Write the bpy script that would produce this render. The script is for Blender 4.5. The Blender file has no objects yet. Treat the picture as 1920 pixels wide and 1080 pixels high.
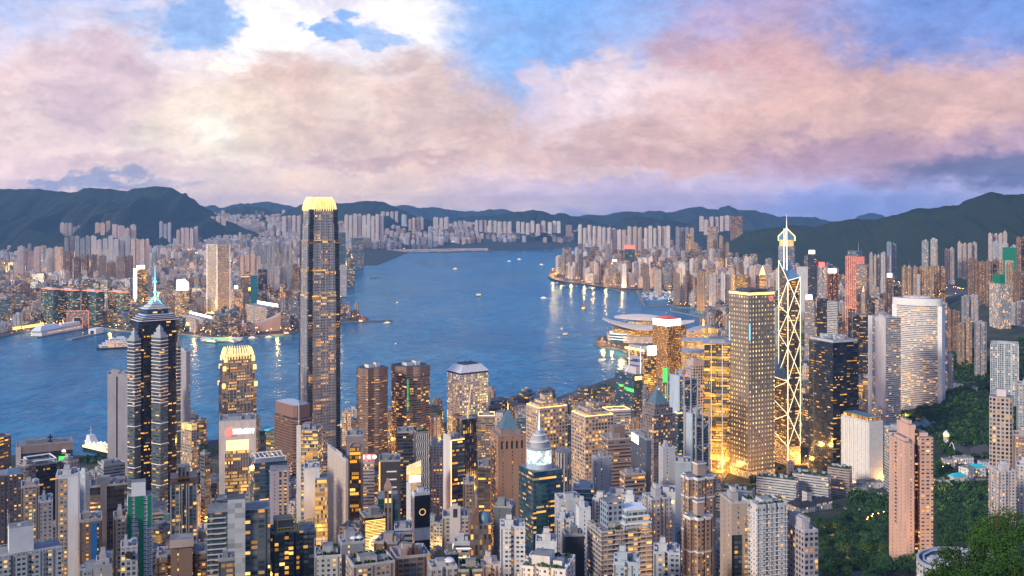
import bpy, math, random
import numpy as np
from mathutils import Vector, Matrix, noise
R = random.Random(11)
sc = bpy.context.scene
COL = sc.collection
PI = math.pi
# the camera stands on a hill lookout 400 m above the harbour; 1 unit = 1 m, +Y looks across the harbour
F, CX, CY, H = 1900.0, 960.0, 396.0, 400.0

# ------------------------------------------------------------------ camera, sky, sun, exposure
cd = bpy.data.cameras.new("camera"); cam = bpy.data.objects.new("camera", cd); COL.objects.link(cam)
cam.location = (0, 0, H); cam.rotation_euler = (PI / 2, 0, 0)
cd.sensor_width = 36; cd.lens = 36 * F / 1920; cd.shift_y = -(540 - CY) / 1920
cd.clip_start = 2; cd.clip_end = 120000
sc.camera = cam
sc.view_settings.view_transform = 'Standard'; sc.view_settings.look = 'None'
sc.view_settings.exposure = 0.36; sc.view_settings.gamma = 1.0
cy = sc.cycles
cy.max_bounces = 5; cy.diffuse_bounces = 2; cy.glossy_bounces = 3; cy.transmission_bounces = 2
cy.volume_bounces = 0; cy.transparent_max_bounces = 8
cy.use_denoising = True; cy.sample_clamp_indirect = 3.0
cy.caustics_reflective = False; cy.caustics_refractive = False

class NT:
    """small helper around a node tree"""
    def __init__(s, tree): s.t = tree; s.n = tree.nodes; s.l = tree.links
    def put(s, sock, v):
        if v is None: return
        if hasattr(v, 'links'): s.l.new(v, sock)
        elif isinstance(v, (tuple, list)):
            d = sock.default_value
            sock.default_value = tuple(v) + (1.0,) if len(d) == 4 and len(v) == 3 else tuple(v)
        else: sock.default_value = v
    def new(s, kind, **kw):
        n = s.n.new(kind)
        for k, v in kw.items(): setattr(n, k, v)
        return n
    def math(s, op, a, b=None, c=None, clamp=False):
        n = s.new('ShaderNodeMath', operation=op, use_clamp=clamp)
        s.put(n.inputs[0], a); s.put(n.inputs[1], b); s.put(n.inputs[2], c)
        return n.outputs[0]
    def vmath(s, op, a, b=None):
        n = s.new('ShaderNodeVectorMath', operation=op)
        s.put(n.inputs[0], a)
        if op == 'SCALE': s.put(n.inputs['Scale'], b)
        else: s.put(n.inputs[1], b)
        return n.outputs['Value'] if op in ('LENGTH', 'DOT_PRODUCT') else n.outputs[0]
    def mix(s, f, a, b, blend='MIX'):
        n = s.new('ShaderNodeMix', data_type='RGBA', blend_type=blend)
        s.put(n.inputs[0], f); s.put(n.inputs[6], a); s.put(n.inputs[7], b)
        return n.outputs[2]
    def ramp(s, f, a, b, c=0.0, d=1.0, smooth=True):
        n = s.new('ShaderNodeMapRange', interpolation_type='SMOOTHSTEP' if smooth else 'LINEAR')
        for i, v in enumerate((f, a, b, c, d)): s.put(n.inputs[i], v)
        return n.outputs[0]
    def xyz(s, x, y, z):
        n = s.new('ShaderNodeCombineXYZ'); s.put(n.inputs[0], x); s.put(n.inputs[1], y); s.put(n.inputs[2], z)
        return n.outputs[0]
    def sep(s, v):
        n = s.new('ShaderNodeSeparateXYZ'); s.put(n.inputs[0], v); return n.outputs
    def noise(s, v, scale, detail=3, rough=.55, dist=0.0, col=False):
        n = s.new('ShaderNodeTexNoise', noise_dimensions='3D')
        s.put(n.inputs['Vector'], v); n.inputs['Scale'].default_value = scale; n.inputs['Detail'].default_value = detail
        n.inputs['Roughness'].default_value = rough; n.inputs['Distortion'].default_value = dist
        return n.outputs['Color'] if col else n.outputs['Fac']
    def white(s, v):
        n = s.new('ShaderNodeTexWhiteNoise', noise_dimensions='3D'); s.put(n.inputs['Vector'], v)
        return n.outputs['Value'], n.outputs['Color']

def lin(r, g, b):
    f = lambda c: (c / 255 / 12.92) if c / 255 <= .04045 else ((c / 255 + .055) / 1.055) ** 2.4
    return (f(r), f(g), f(b))

SUN_AZ, SUN_EL = math.radians(-130), math.radians(24)      # from the left, a little behind the lookout

def make_world():
    w = bpy.data.worlds.new("World"); sc.world = w; w.use_nodes = True
    T = NT(w.node_tree); T.n.clear()
    out = T.new('ShaderNodeOutputWorld'); bg = T.new('ShaderNodeBackground')
    T.l.new(bg.outputs[0], out.inputs[0])
    tc = T.new('ShaderNodeTexCoord')
    d = T.vmath('NORMALIZE', tc.outputs['Generated'])
    x, y, z = T.sep(d)[:3]
    az = T.math('ARCTAN2', x, y)                                   # azimuth, 0 = straight across the harbour
    el = T.math('ARCTAN2', z, T.math('SQRT', T.math('ADD', T.math('MULTIPLY', x, x), T.math('MULTIPLY', y, y))))
    A = T.math('MULTIPLY', az, 57.2958); E = T.math('MULTIPLY', el, 57.2958)
    # cloud coordinates: noise that gets flatter towards the horizon
    q = T.xyz(T.math('MULTIPLY', A, .1), T.math('MULTIPLY', E, .17), 3.7)
    warp = T.noise(q, 1.6, 6, .62, col=True)
    warp2 = T.noise(q, 7.0, 6, .6, col=True)
    wv = T.vmath('ADD', T.vmath('SCALE', T.vmath('SUBTRACT', warp, (.5, .5, .5)), 5.0),
                 T.vmath('SCALE', T.vmath('SUBTRACT', warp2, (.5, .5, .5)), 1.7))
    Pw = T.vmath('ADD', T.xyz(A, E, 0.0), T.vmath('MULTIPLY', wv, (1.5, 1.0, 0.0)))
    n1 = T.noise(q, 2.6, 9, .62, .6)
    n2 = T.noise(T.xyz(T.math('MULTIPLY', A, .05), T.math('MULTIPLY', E, .3), 9.1), 4.0, 8, .6, .5)
    n3 = T.noise(q, 9.0, 7, .65, .3)
    # clear sky
    sky = T.new('ShaderNodeTexSky', sky_type='NISHITA', sun_disc=False)
    sky.sun_elevation = SUN_EL; sky.sun_rotation = -SUN_AZ; sky.altitude = 400; sky.dust_density = 2.0
    nish = T.vmath('SCALE', sky.outputs[0], 0.10)
    grad = T.new('ShaderNodeValToRGB'); cr = grad.color_ramp
    stops = [(-2, lin(150, 165, 212)), (1.2, lin(168, 170, 216)), (3.5, lin(186, 178, 212)), (8, lin(140, 175, 230)),
             (12, lin(118, 168, 236)), (22, lin(92, 140, 214)), (60, lin(80, 120, 200)), (90, lin(80, 118, 195))]
    while len(cr.elements) < len(stops): cr.elements.new(.5)
    for e, (p, c) in zip(cr.elements, stops): e.position = (p + 2) / 92; e.color = (*c, 1)
    T.l.new(T.math('DIVIDE', T.math('ADD', E, 2.0), 92.0, clamp=True), grad.inputs[0])
    c = T.mix(.82, nish, grad.outputs[0])
    pa = lambda px: math.degrees(math.atan((px - CX) / F))
    pe = lambda px, py: math.degrees(math.atan((CY - py) / F * math.cos(math.atan((px - CX) / F))))
    def blob(c, px, py, rx, ry, colr, strength=1.0, soft=.75, k=.75, n=None, w=True):
        """one cloud: an ellipse on the sky with an edge broken up by noise"""
        off = T.vmath('SUBTRACT', Pw if w else T.xyz(A, E, 0.0), (pa(px), pe(px, py), 0))
        L = T.vmath('LENGTH', T.vmath('MULTIPLY', off, (F / rx / 57.3, F / ry / 57.3, 0)))
        L = T.math('ADD', L, T.math('MULTIPLY', T.math('SUBTRACT', n or n1, .5), k))
        m = T.ramp(L, 1.0 + soft * .5, 1.0 - soft * .5)
        if strength != 1.0: m = T.math('MULTIPLY', m, strength)
        return T.mix(m, c, colr)
    # low warm band over the hills
    c = blob(c, 380, 330, 900, 95, lin(232, 206, 196), .95, 1.0, .5, n2)
    c = blob(c, 800, 335, 560, 60, lin(226, 198, 180), .9, 1.0, .4, n2)
    c = blob(c, 1300, 345, 420, 55, lin(190, 176, 208), .75, 1.2, .4, n2)
    c = blob(c, 1560, 385, 160, 40, lin(128, 150, 212), .7, 1.2, .3, n2)
    # left bank
    c = blob(c, 30, 60, 260, 90, lin(140, 182, 238), .85, 1.0, .8)
    c = blob(c, 300, 120, 380, 130, lin(222, 214, 230), .85, 1.0, .9)
    c = blob(c, 620, 90, 330, 150, lin(228, 224, 234), .95, .8, .9)
    c = blob(c, 520, 45, 90, 75, lin(250, 249, 249), 1, .5, .8, n3)
    c = blob(c, 800, 30, 110, 60, lin(250, 246, 246), .9, .8, .9)
    c = blob(c, 385, 40, 66, 50, lin(150, 186, 236), .95, .5, .9)
    c = blob(c, 640, 45, 48, 34, lin(140, 182, 238), .95, .4, 1.1)
    c = blob(c, 250, 40, 60, 26, lin(165, 190, 232), .7, .8, 1.0)
    c = blob(c, 715, 70, 60, 22, lin(160, 190, 236), .9, .6, 1.0)
    c = blob(c, 95, 215, 240, 120, lin(226, 202, 204), .95, .8, .9)
    c = blob(c, 420, 225, 330, 110, lin(230, 214, 210), .9, .9, .9)
    c = blob(c, 200, 165, 110, 80, lin(212, 190, 202), .85, .8, 1.0)
    c = blob(c, 545, 205, 130, 90, lin(220, 192, 184), .95, .6, 1.0)
    c = blob(c, 790, 210, 170, 100, lin(222, 196, 190), .95, .6, 1.0)
    c = blob(c, 450, 130, 26, 14, lin(250, 240, 228), .9, .8, .8)
    c = blob(c, 655, 180, 60, 60, lin(244, 226, 214), .6, 1.0, 1.2, n3)
    # right: blue gap, cumulus, rosy bank
    c = blob(c, 1010, 60, 150, 120, lin(128, 178, 240), .8, 1.0, .7)
    c = blob(c, 1200, 90, 140, 80, lin(160, 184, 234), .7, 1.2, 1.0)
    c = blob(c, 1000, 180, 40, 70, lin(222, 204, 216), .8, .9, 1.1, n3)
    c = blob(c, 1450, 70, 190, 110, lin(184, 164, 200), .85, 1.0, .8)
    c = blob(c, 1640, 150, 420, 110, lin(216, 180, 182), .95, .9, .8)
    c = blob(c, 1800, 40, 220, 75, lin(112, 148, 216), .9, 1.0, .7)
    c = blob(c, 1400, 150, 150, 80, lin(214, 174, 176), .8, 1.0, .9)
    c = blob(c, 1180, 210, 190, 95, lin(228, 208, 214), .97, .45, .95, n3)
    c = blob(c, 1110, 165, 55, 40, lin(234, 216, 224), .9, .5, 1.0, n3)
    c = blob(c, 1330, 215, 150, 80, lin(224, 198, 200), .9, .7, 1.0, n3)
    c = blob(c, 1150, 265, 260, 45, lin(214, 184, 180), .9, .9, .8)
    c = blob(c, 1600, 225, 330, 70, lin(218, 182, 176), .9, .9, .8)
    c = blob(c, 1330, 287, 230, 22, lin(206, 172, 170), .9, .8, .6, n2)
    c = blob(c, 1700, 290, 310, 42, lin(172, 144, 168), .8, .9, .7, n2)
    c = blob(c, 1880, 320, 190, 34, lin(92, 104, 142), .85, .9, .7, n2)
    c = blob(c, 700, 305, 180, 12, lin(196, 164, 170), .6, 1.0, .8, n2)
    c = blob(c, 330, 318, 260, 14, lin(206, 176, 186), .5, 1.0, .8, n2)
    c = blob(c, 90, 346, 220, 12, lin(120, 140, 180), .75, 1.0, .7, n2)
    c = blob(c, 1120, 318, 130, 12, lin(224, 196, 186), .6, 1.0, .9, n2)
    # the low sun behind thin cloud
    c = blob(c, 405, 240, 130, 70, lin(248, 232, 212), .75, 1.6, .3)
    c = blob(c, 403, 244, 34, 26, lin(255, 250, 235), .95, 1.6, .1, None, False)
    # fine texture
    c = T.mix(.8, c, T.mix(T.ramp(n1, .32, .68), (.86, .87, .92), (1.18, 1.15, 1.12)), 'MULTIPLY')
    c = T.mix(.8, c, T.mix(T.ramp(n3, .32, .68), (.90, .90, .93), (1.12, 1.11, 1.09)), 'MULTIPLY')
    n4 = T.noise(q, 26.0, 6, .7, .2)
    c = T.mix(.6, c, T.mix(T.ramp(n4, .3, .7), (.94, .94, .96), (1.06, 1.06, 1.05)), 'MULTIPLY')
    c = T.vmath('SCALE', c, T.ramp(E, .3, 4.5, 1.32, 1.0))
    c = T.vmath('SCALE', c, .88)
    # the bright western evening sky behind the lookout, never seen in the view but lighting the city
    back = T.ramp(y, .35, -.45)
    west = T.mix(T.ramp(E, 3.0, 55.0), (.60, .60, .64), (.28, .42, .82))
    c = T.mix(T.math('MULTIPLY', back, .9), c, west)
    # below the horizon
    c = T.mix(T.ramp(E, -.4, -3.0), c, lin(120, 135, 165))
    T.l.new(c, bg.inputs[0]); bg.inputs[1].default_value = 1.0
    w.cycles.sampling_method = 'MANUAL'; w.cycles.sample_map_resolution = 512
make_world()

sl = bpy.data.lights.new("sun", 'SUN'); sl.energy = 2.8; sl.angle = math.radians(10); sl.color = (1, .88, .72)
so = bpy.data.objects.new("sun", sl); COL.objects.link(so)
sd = Vector((math.sin(SUN_AZ) * math.cos(SUN_EL), math.cos(SUN_AZ) * math.cos(SUN_EL), math.sin(SUN_EL)))
so.rotation_euler = sd.to_track_quat('Z', 'Y').to_euler()

# ------------------------------------------------------------------ materials
def mat(name, col, rough=.7, metal=0.0, em=None, es=0.0, var=0.0, vs=.08, spec=.4):
    m = bpy.data.materials.new(name); m.use_nodes = True
    T = NT(m.node_tree); b = T.n['Principled BSDF']
    b.inputs['Roughness'].default_value = rough; b.inputs['Metallic'].default_value = metal
    b.inputs['Specular IOR Level'].default_value = spec
    if var:
        g = T.new('ShaderNodeNewGeometry'); n = T.noise(g.outputs['Position'], vs, 5, .6)
        f = T.ramp(n, .3, .7, 1 - var, 1 + var, False)
        T.put(b.inputs['Base Color'], T.vmath('SCALE', tuple(col), f))
    else: b.inputs['Base Color'].default_value = (*col, 1)
    if em: b.inputs['Emission Color'].default_value = (*em, 1); b.inputs['Emission Strength'].default_value = es
    m.cycles.emission_sampling = 'NONE'
    return m

def tint(name, rough=.75, var=.15, vs=.15, metal=0.0):
    """takes its colour from the object's own colour, with streaks of wear"""
    m = bpy.data.materials.new(name); m.use_nodes = True
    T = NT(m.node_tree); b = T.n['Principled BSDF']
    oi = T.new('ShaderNodeObjectInfo'); g = T.new('ShaderNodeNewGeometry')
    x, y, z = T.sep(g.outputs['Position'])[:3]
    n = T.noise(T.xyz(x, y, T.math('MULTIPLY', z, .25)), vs, 5, .6)
    T.put(b.inputs['Base Color'], T.vmath('SCALE', oi.outputs['Color'], T.ramp(n, .3, .7, 1 - var, 1 + var, False)))
    b.inputs['Roughness'].default_value = rough; b.inputs['Metallic'].default_value = metal
    return m

WARM = (1.0, .40, .045); PALE = (1.0, .62, .20)
def facade(name, cw, ch, wx, wy, glass=(.03, .04, .055), es=1.6, run=1, bay=0, bayw=.12, grough=.14, wrough=.7,
           warm=WARM, pale=PALE, cluster=.8, lith=0.5, mull=0.0, round_=False, wallmetal=0.0, sx=1, blind=1.0, spand=None):
    """walls with windows: cell cw x ch metres, window wx x wy of it; colour and lit share come from the object"""
    m = bpy.data.materials.new(name); m.use_nodes = True
    T = NT(m.node_tree); b = T.n['Principled BSDF']
    uv = T.new('ShaderNodeUVMap'); oi = T.new('ShaderNodeObjectInfo')
    at_ = T.new('ShaderNodeAttribute', attribute_type='GEOMETRY', attribute_name='wallcol')      # only the far mass carries it
    has = T.math('GREATER_THAN', at_.outputs['Fac'], .001)
    ocol = T.mix(has, oi.outputs['Color'], at_.outputs['Color']); olit = T.ramp(has, 0, 1, oi.outputs['Alpha'], at_.outputs['Alpha'], False)
    u, v = T.sep(uv.outputs[0])[:2]
    cu = T.math('DIVIDE', u, cw); cv = T.math('DIVIDE', v, ch)
    fu = T.math('ABSOLUTE', T.math('SUBTRACT', T.math('FRACT', cu), .5)); fv = T.math('ABSOLUTE', T.math('SUBTRACT', T.math('FRACT', cv), .5))
    iu = T.math('FLOOR', cu); iv = T.math('FLOOR', cv)
    seed = T.math('MULTIPLY', oi.outputs['Random'], 91.7)
    if round_:
        r2 = T.math('ADD', T.math('POWER', T.math('MULTIPLY', fu, cw), 2), T.math('POWER', T.math('MULTIPLY', fv, ch), 2))
        mask = T.math('LESS_THAN', r2, (wx * cw / 2) ** 2)
    else:
        mask = T.math('MULTIPLY', T.math('LESS_THAN', fu, wx / 2), T.math('LESS_THAN', fv, wy / 2))
    if bay:
        bm_ = T.math('FRACT', T.math('DIVIDE', u, bay))
        mask = T.math('MULTIPLY', mask, T.math('GREATER_THAN', bm_, bayw))
    lu = T.math('FLOOR', T.math('DIVIDE', iu, float(run))) if run > 1 else iu
    rv, rc = T.white(T.xyz(lu, iv, seed))
    r2v, _ = T.white(T.xyz(iu, T.math('ADD', iv, 37.0), seed))
    cl = T.noise(T.xyz(T.math('MULTIPLY', u, .022), T.math('MULTIPLY', iv, .23), seed), 1.0, 2, .5)
    thr = T.math('MULTIPLY', olit, T.ramp(cl, .32, .68, 1 - cluster, 1 + cluster, False))
    lit = T.math('LESS_THAN', rv, thr)
    if run > 1: lit = T.math('MULTIPLY', lit, T.math('LESS_THAN', r2v, .82))
    if lith < .5: lit = T.math('MULTIPLY', lit, T.math('LESS_THAN', fv, lith))
    gx, gy, gz = T.sep(rc)[:3]
    bright = T.math('ADD', .22, T.math('MULTIPLY', T.math('POWER', gy, 2.0), 1.0))
    em = T.math('MULTIPLY', T.math('MULTIPLY', lit, mask), T.math('MULTIPLY', bright, es))
    ecol = T.mix(T.math('POWER', gz, 2.2), warm, pale)
    # blinds and interiors make dark panes differ
    gl = T.vmath('SCALE', T.mix(T.math('MULTIPLY', T.math('POWER', gx, 3), blind), glass, (.16, .17, .19)), T.math('ADD', .6, T.math('MULTIPLY', gx, .9)))
    g = T.new('ShaderNodeNewGeometry'); px, py, pz = T.sep(g.outputs['Position'])[:3]
    st = T.noise(T.xyz(T.math('MULTIPLY', px, 1.0), T.math('MULTIPLY', py, 1.0), T.math('MULTIPLY', pz, .12)), .22, 5, .6)
    wall = T.vmath('SCALE', ocol, T.ramp(st, .3, .72, .84, 1.1, False))
    line = T.math('LESS_THAN', T.math('FRACT', T.math('ADD', cv, .02)), .07)
    wall = T.mix(T.math('MULTIPLY', line, .35), wall, T.vmath('SCALE', wall, .5))
    if spand:      # a second colour for the panel under each window row
        wall = T.mix(T.math('MULTIPLY', T.math('LESS_THAN', fu, wx / 2), T.math('GREATER_THAN', fv, wy / 2)), wall, spand)
    if bay: wall = T.mix(T.math('LESS_THAN', T.math('ABSOLUTE', T.math('SUBTRACT', bm_, bayw / 2)), bayw * .28), wall, T.vmath('SCALE', wall, .35))  # dark strip painted into the flat wall as the shade of a service recess
    if mull:
        mm = T.math('GREATER_THAN', fu, .5 - mull)
        mask = T.math('MULTIPLY', mask, T.math('SUBTRACT', 1.0, mm))
    T.put(b.inputs['Base Color'], T.mix(mask, wall, gl))
    T.put(b.inputs['Roughness'], T.ramp(mask, 0, 1, wrough, grough, False))
    T.put(b.inputs['Metallic'], T.math('MULTIPLY', T.math('SUBTRACT', 1.0, mask), wallmetal))
    T.put(b.inputs['Specular IOR Level'], T.ramp(mask, 0, 1, .3, .8, False))
    T.put(b.inputs['Emission Color'], ecol); T.put(b.inputs['Emission Strength'], em)
    bp = T.new('ShaderNodeBump'); bp.inputs['Strength'].default_value = .6; bp.inputs['Distance'].default_value = .35; bp.invert = True
    T.put(bp.inputs['Height'], mask); T.l.new(bp.outputs[0], b.inputs['Normal'])
    m.cycles.emission_sampling = 'NONE'
    return m

M = {}
M['apt'] = facade('apartment_wall', 3.3, 2.95, .48, .46, es=1.5, bay=13.2, bayw=.13)
M['apt2'] = facade('bay_window_wall', 2.7, 3.0, .66, .46, es=1.5, bay=10.8, bayw=.2)
M['aptg'] = facade('balcony_glass_wall', 4.2, 3.1, .84, .60, glass=(.04, .075, .085), es=1.4, bay=16.8, bayw=.1)
M['band'] = facade('ribbon_window_wall', 1.6, 3.7, .96, .46, es=1.7, run=4)
M['bandw'] = facade('slim_ribbon_wall', 1.8, 3.4, .97, .36, es=1.6, run=3)
M['glass'] = facade('curtain_wall', 1.6, 3.8, .9, .82, lith=.2, glass=(.008, .014, .026), es=1.35, run=4, blind=.15, grough=.08, wrough=.35)
M['glassb'] = facade('blue_curtain_wall', 1.7, 3.8, .92, .84, lith=.22, glass=(.012, .06, .10), es=1.4, run=3, blind=.15, grough=.08, wrough=.35)
M['glasst'] = facade('teal_curtain_wall', 1.7, 3.9, .93, .72, lith=.2, glass=(.01, .06, .075), es=1.5, run=5, blind=.15, grough=.1, wrough=.4, pale=(.9, .85, .4))
M['gold'] = facade('lit_gold_curtain_wall', 1.7, 3.9, .86, .70, glass=(.06, .04, .02), es=1.5, run=5, grough=.15, warm=(1, .42, .035), pale=(1, .58, .12))
M['grid'] = facade('square_window_wall', 3.4, 3.6, .62, .58, es=1.5, glass=(.03, .03, .04))
M['gridf'] = facade('deep_window_grid_wall', 2.6, 3.3, .58, .60, es=1.0, glass=(.10, .10, .12), warm=(1, .62, .3))
M['port'] = facade('round_window_wall', 4.4, 4.3, .60, .60, es=1.7, glass=(.05, .05, .07), round_=True, cluster=.3, warm=(1, .6, .14), pale=(1, .78, .34))
M['gridbig'] = facade('deep_square_window_wall', 4.3, 4.5, .62, .60, es=1.5, glass=(.02, .02, .03))
M['goldgrid'] = facade('gold_grid_wall', 2.8, 3.7, .66, .52, es=1.7, glass=(.07, .04, .02), cluster=.5, warm=(1, .42, .035), pale=(1, .6, .14))
M['dots'] = facade('lattice_light_wall', 5.6, 6.6, .26, .46, es=2.3, glass=(.08, .07, .06), cluster=.25, warm=(1, .56, .12), pale=(1, .72, .3), grough=.2, wrough=.28, wallmetal=.35)
M['ifc'] = facade('silver_mullion_wall', 2.4, 4.2, .60, .52, glass=(.035, .04, .055), es=1.45, run=5, grough=.12, wrough=.42, wallmetal=.3, cluster=.9)
M['vert'] = facade('vertical_fin_wall', 3.0, 3.6, .55, .94, es=1.5, glass=(.03, .035, .05))
M['slit'] = facade('blank_slit_wall', 9.0, 3.2, .10, .42, es=1.4)
M['blank'] = tint('plain_render_wall', .8, .14)
M['roof'] = mat('roof_concrete', (.23, .22, .22), .9, var=.4, vs=.12)
M['roofd'] = mat('dark_roof_felt', (.09, .09, .10), .9, var=.4, vs=.12)
M['plant'] = tint('roof_plant_room', .75, .2, .3)
M['steel'] = mat('pale_steel', (.55, .57, .62), .35, .6)
M['dark'] = mat('dark_metal', (.035, .04, .05), .45, .3)
M['white'] = mat('white_paint', (.78, .77, .76), .55, var=.08, vs=.2)
M['tank'] = mat('grey_tank', (.42, .43, .45), .6)
M['asph'] = mat('asphalt', (.06, .058, .056), .8, var=.3, vs=.05)
M['stone'] = mat('granite_quay', (.24, .22, .20), .85, var=.2, vs=.05)
M['lampw'] = mat('warm_lamp_glow', (.5, .3, .1), .5, em=(1, .52, .12), es=9)
M['lampl'] = mat('amber_strip_glow', (.5, .3, .1), .5, em=(1, .58, .15), es=3.2)
M['neon'] = mat('cream_tube_glow', (.6, .55, .4), .5, em=(1, .82, .46), es=1.7)
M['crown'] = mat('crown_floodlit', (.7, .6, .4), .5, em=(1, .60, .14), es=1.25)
M['pinkline'] = mat('pink_white_tube', (.8, .75, .75), .5, em=(1, .72, .70), es=.24)
M['signw'] = mat('white_lightbox', (.8, .8, .8), .5, em=(1, .97, .95), es=3)
M['signr'] = mat('red_lightbox', (.6, .1, .1), .5, em=(1, .10, .07), es=2.2)
M['signp'] = mat('rose_glow', (.6, .2, .2), .5, em=(1, .22, .16), es=1.1)
M['signg'] = mat('green_led', (.1, .5, .1), .5, em=(.06, .85, .12), es=1.0)
M['signc'] = mat('cyan_glow', (.3, .6, .7), .5, em=(.10, .66, .86), es=1.3)
M['signcw'] = mat('ice_white_glow', (.6, .7, .8), .5, em=(.5, .82, 1), es=1.4)
M['signb'] = mat('blue_led', (.1, .3, .6), .5, em=(.08, .34, .95), es=1.3)
M['net'] = mat('green_scaffold_net', (.01, .20, .11), .85, var=.25, vs=.3)
M['turq'] = mat('turquoise_sheet_roof', (.03, .50, .56), .5, var=.12, vs=.2)
M['slate'] = mat('dark_tile_roof', (.045, .045, .055), .8, var=.3, vs=.3)
M['bluepan'] = mat('blue_panel', (.02, .15, .38), .6, var=.1, vs=.2)
M['yellow'] = mat('yellow_gantry_paint', (.68, .46, .03), .5)
M['bronze'] = mat('bronze_cladding', (.22, .11, .06), .35, .5, var=.2, vs=.3)
M['copper'] = mat('blue_green_copper', (.13, .22, .26), .5, .3, var=.15, vs=.2)
def screen_mat():
    m = bpy.data.materials.new('video_screen'); m.use_nodes = True; T = NT(m.node_tree); b = T.n['Principled BSDF']; g = T.new('ShaderNodeNewGeometry')
    n = T.noise(g.outputs['Position'], .22, 3, .6); c = T.noise(g.outputs['Position'], .5, 2, .5, col=True)
    col = T.mix(T.ramp(n, .5, .58), (.85, .95, 1.0), T.mix(T.ramp(n, .58, .66), (.1, .35, .4), T.vmath('MULTIPLY', c, (1.2, .7, .6))))
    T.put(b.inputs['Emission Color'], col); b.inputs['Emission Strength'].default_value = 1.3; b.inputs['Base Color'].default_value = (.05, .05, .05, 1); m.cycles.emission_sampling = 'NONE'
    return m
M['vscreen'] = screen_mat()
M['glassroof'] = mat('blue_skylight', (.16, .28, .42), .12, .2)
M['redroof'] = mat('red_lit_roof', (.42, .10, .09), .7, em=(1, .16, .1), es=.25)
# ------------------------------------------------------------------ mesh helpers
class MB:
    """collects prisms, bars and sheets and links them as ONE mesh object; u runs along a wall in metres, v is height"""
    def __init__(s): s.v = []; s.f = []; s.m = []; s.uv = []; s.fc = None
    def quad(s, pts, m=0, uv=None):
        i = len(s.v); s.v += [tuple(p) for p in pts]; s.f.append(tuple(range(i, i + len(pts)))); s.m.append(m)
        s.uv.append(uv or [(p[0], p[1]) for p in pts])
    def prism(s, pts, z0, z1, wm=0, rm=1, top=None, bottom=False, u0=0.0, cap=True):
        """pts counter-clockwise; z1 one height or one per corner"""
        n = len(pts); top = top or pts
        zt = z1 if isinstance(z1, (list, tuple)) else [z1] * n
        u = u0
        for i in range(n):
            j = (i + 1) % n
            a, b = pts[i], pts[j]; L = math.hypot(b[0] - a[0], b[1] - a[1])
            s.quad([(a[0], a[1], z0), (b[0], b[1], z0), (top[j][0], top[j][1], zt[j]), (top[i][0], top[i][1], zt[i])], wm,
                   [(u, z0), (u + L, z0), (u + L, zt[j]), (u, zt[i])])
            u += L
        if cap: s.quad([(p[0], p[1], z) for p, z in zip(top, zt)], rm)
        if bottom: s.quad([(p[0], p[1], z0) for p in reversed(pts)], wm)
    def box(s, c, sx, sy, z0, z1, rot=0.0, wm=0, rm=None):
        s.prism(rect(c, sx, sy, rot), z0, z1, wm, wm if rm is None else rm, bottom=True)
    def bar(s, p, q, r, m=0, n=5, r2=None):
        p = Vector(p); q = Vector(q); d = (q - p)
        if d.length < 1e-6: return
        d.normalize(); a = d.cross(Vector((0, 0, 1)) if abs(d.z) < .9 else Vector((1, 0, 0))).normalized(); b = d.cross(a)
        r2 = r if r2 is None else r2
        P0 = [p + (a * math.cos(2 * PI * k / n) + b * math.sin(2 * PI * k / n)) * r for k in range(n)]
        P1 = [q + (a * math.cos(2 * PI * k / n) + b * math.sin(2 * PI * k / n)) * r2 for k in range(n)]
        for k in range(n): s.quad([P0[k], P0[(k + 1) % n], P1[(k + 1) % n], P1[k]], m)
        s.quad(P1, m); s.quad(P0[::-1], m)
    def dome(s, c, rx, ry, rz, m=0, nu=12, nv=5):
        g = [[(c[0] + rx * math.cos(2 * PI * i / nu) * math.cos(PI / 2 * j / nv), c[1] + ry * math.sin(2 * PI * i / nu) * math.cos(PI / 2 * j / nv),
               c[2] + rz * math.sin(PI / 2 * j / nv)) for i in range(nu)] for j in range(nv)]
        for j in range(nv - 1):
            for i in range(nu): s.quad([g[j][i], g[j][(i + 1) % nu], g[j + 1][(i + 1) % nu], g[j + 1][i]], m)
        t = (c[0], c[1], c[2] + rz)
        for i in range(nu): s.quad([g[-1][i], g[-1][(i + 1) % nu], t], m)
    def build(s, name, mats, parent=None, col=None, lit=.2, smooth=False, loc=None):
        me = bpy.data.meshes.new(name)
        off = Vector(parent.location) if parent else Vector(loc or (0, 0, 0))
        me.from_pydata([(a - off.x, b - off.y, c - off.z) for a, b, c in s.v], [], s.f)
        ul = me.uv_layers.new(name='UVMap')
        ul.data.foreach_set('uv', np.array([c for f in s.uv for p in f for c in p], dtype=np.float32))
        if isinstance(mats, (str,)): mats = [mats]
        for k in mats: me.materials.append(M[k] if isinstance(k, str) else k)
        me.polygons.foreach_set('material_index', np.minimum(np.array(s.m, dtype=np.int32), len(mats) - 1))
        if s.fc:
            ca = me.attributes.new('wallcol', 'FLOAT_COLOR', 'CORNER'); ca.data.foreach_set('color', np.array([c for f, k in zip(s.f, s.fc) for _ in f for c in k], dtype=np.float32))
        if smooth: me.polygons.foreach_set('use_smooth', [True] * len(s.f))
        me.update()
        o = bpy.data.objects.new(name, me); COL.objects.link(o)
        if col: o.color = (*col, lit)
        if parent: o.parent = parent
        else: o.location = off
        return o

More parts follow.
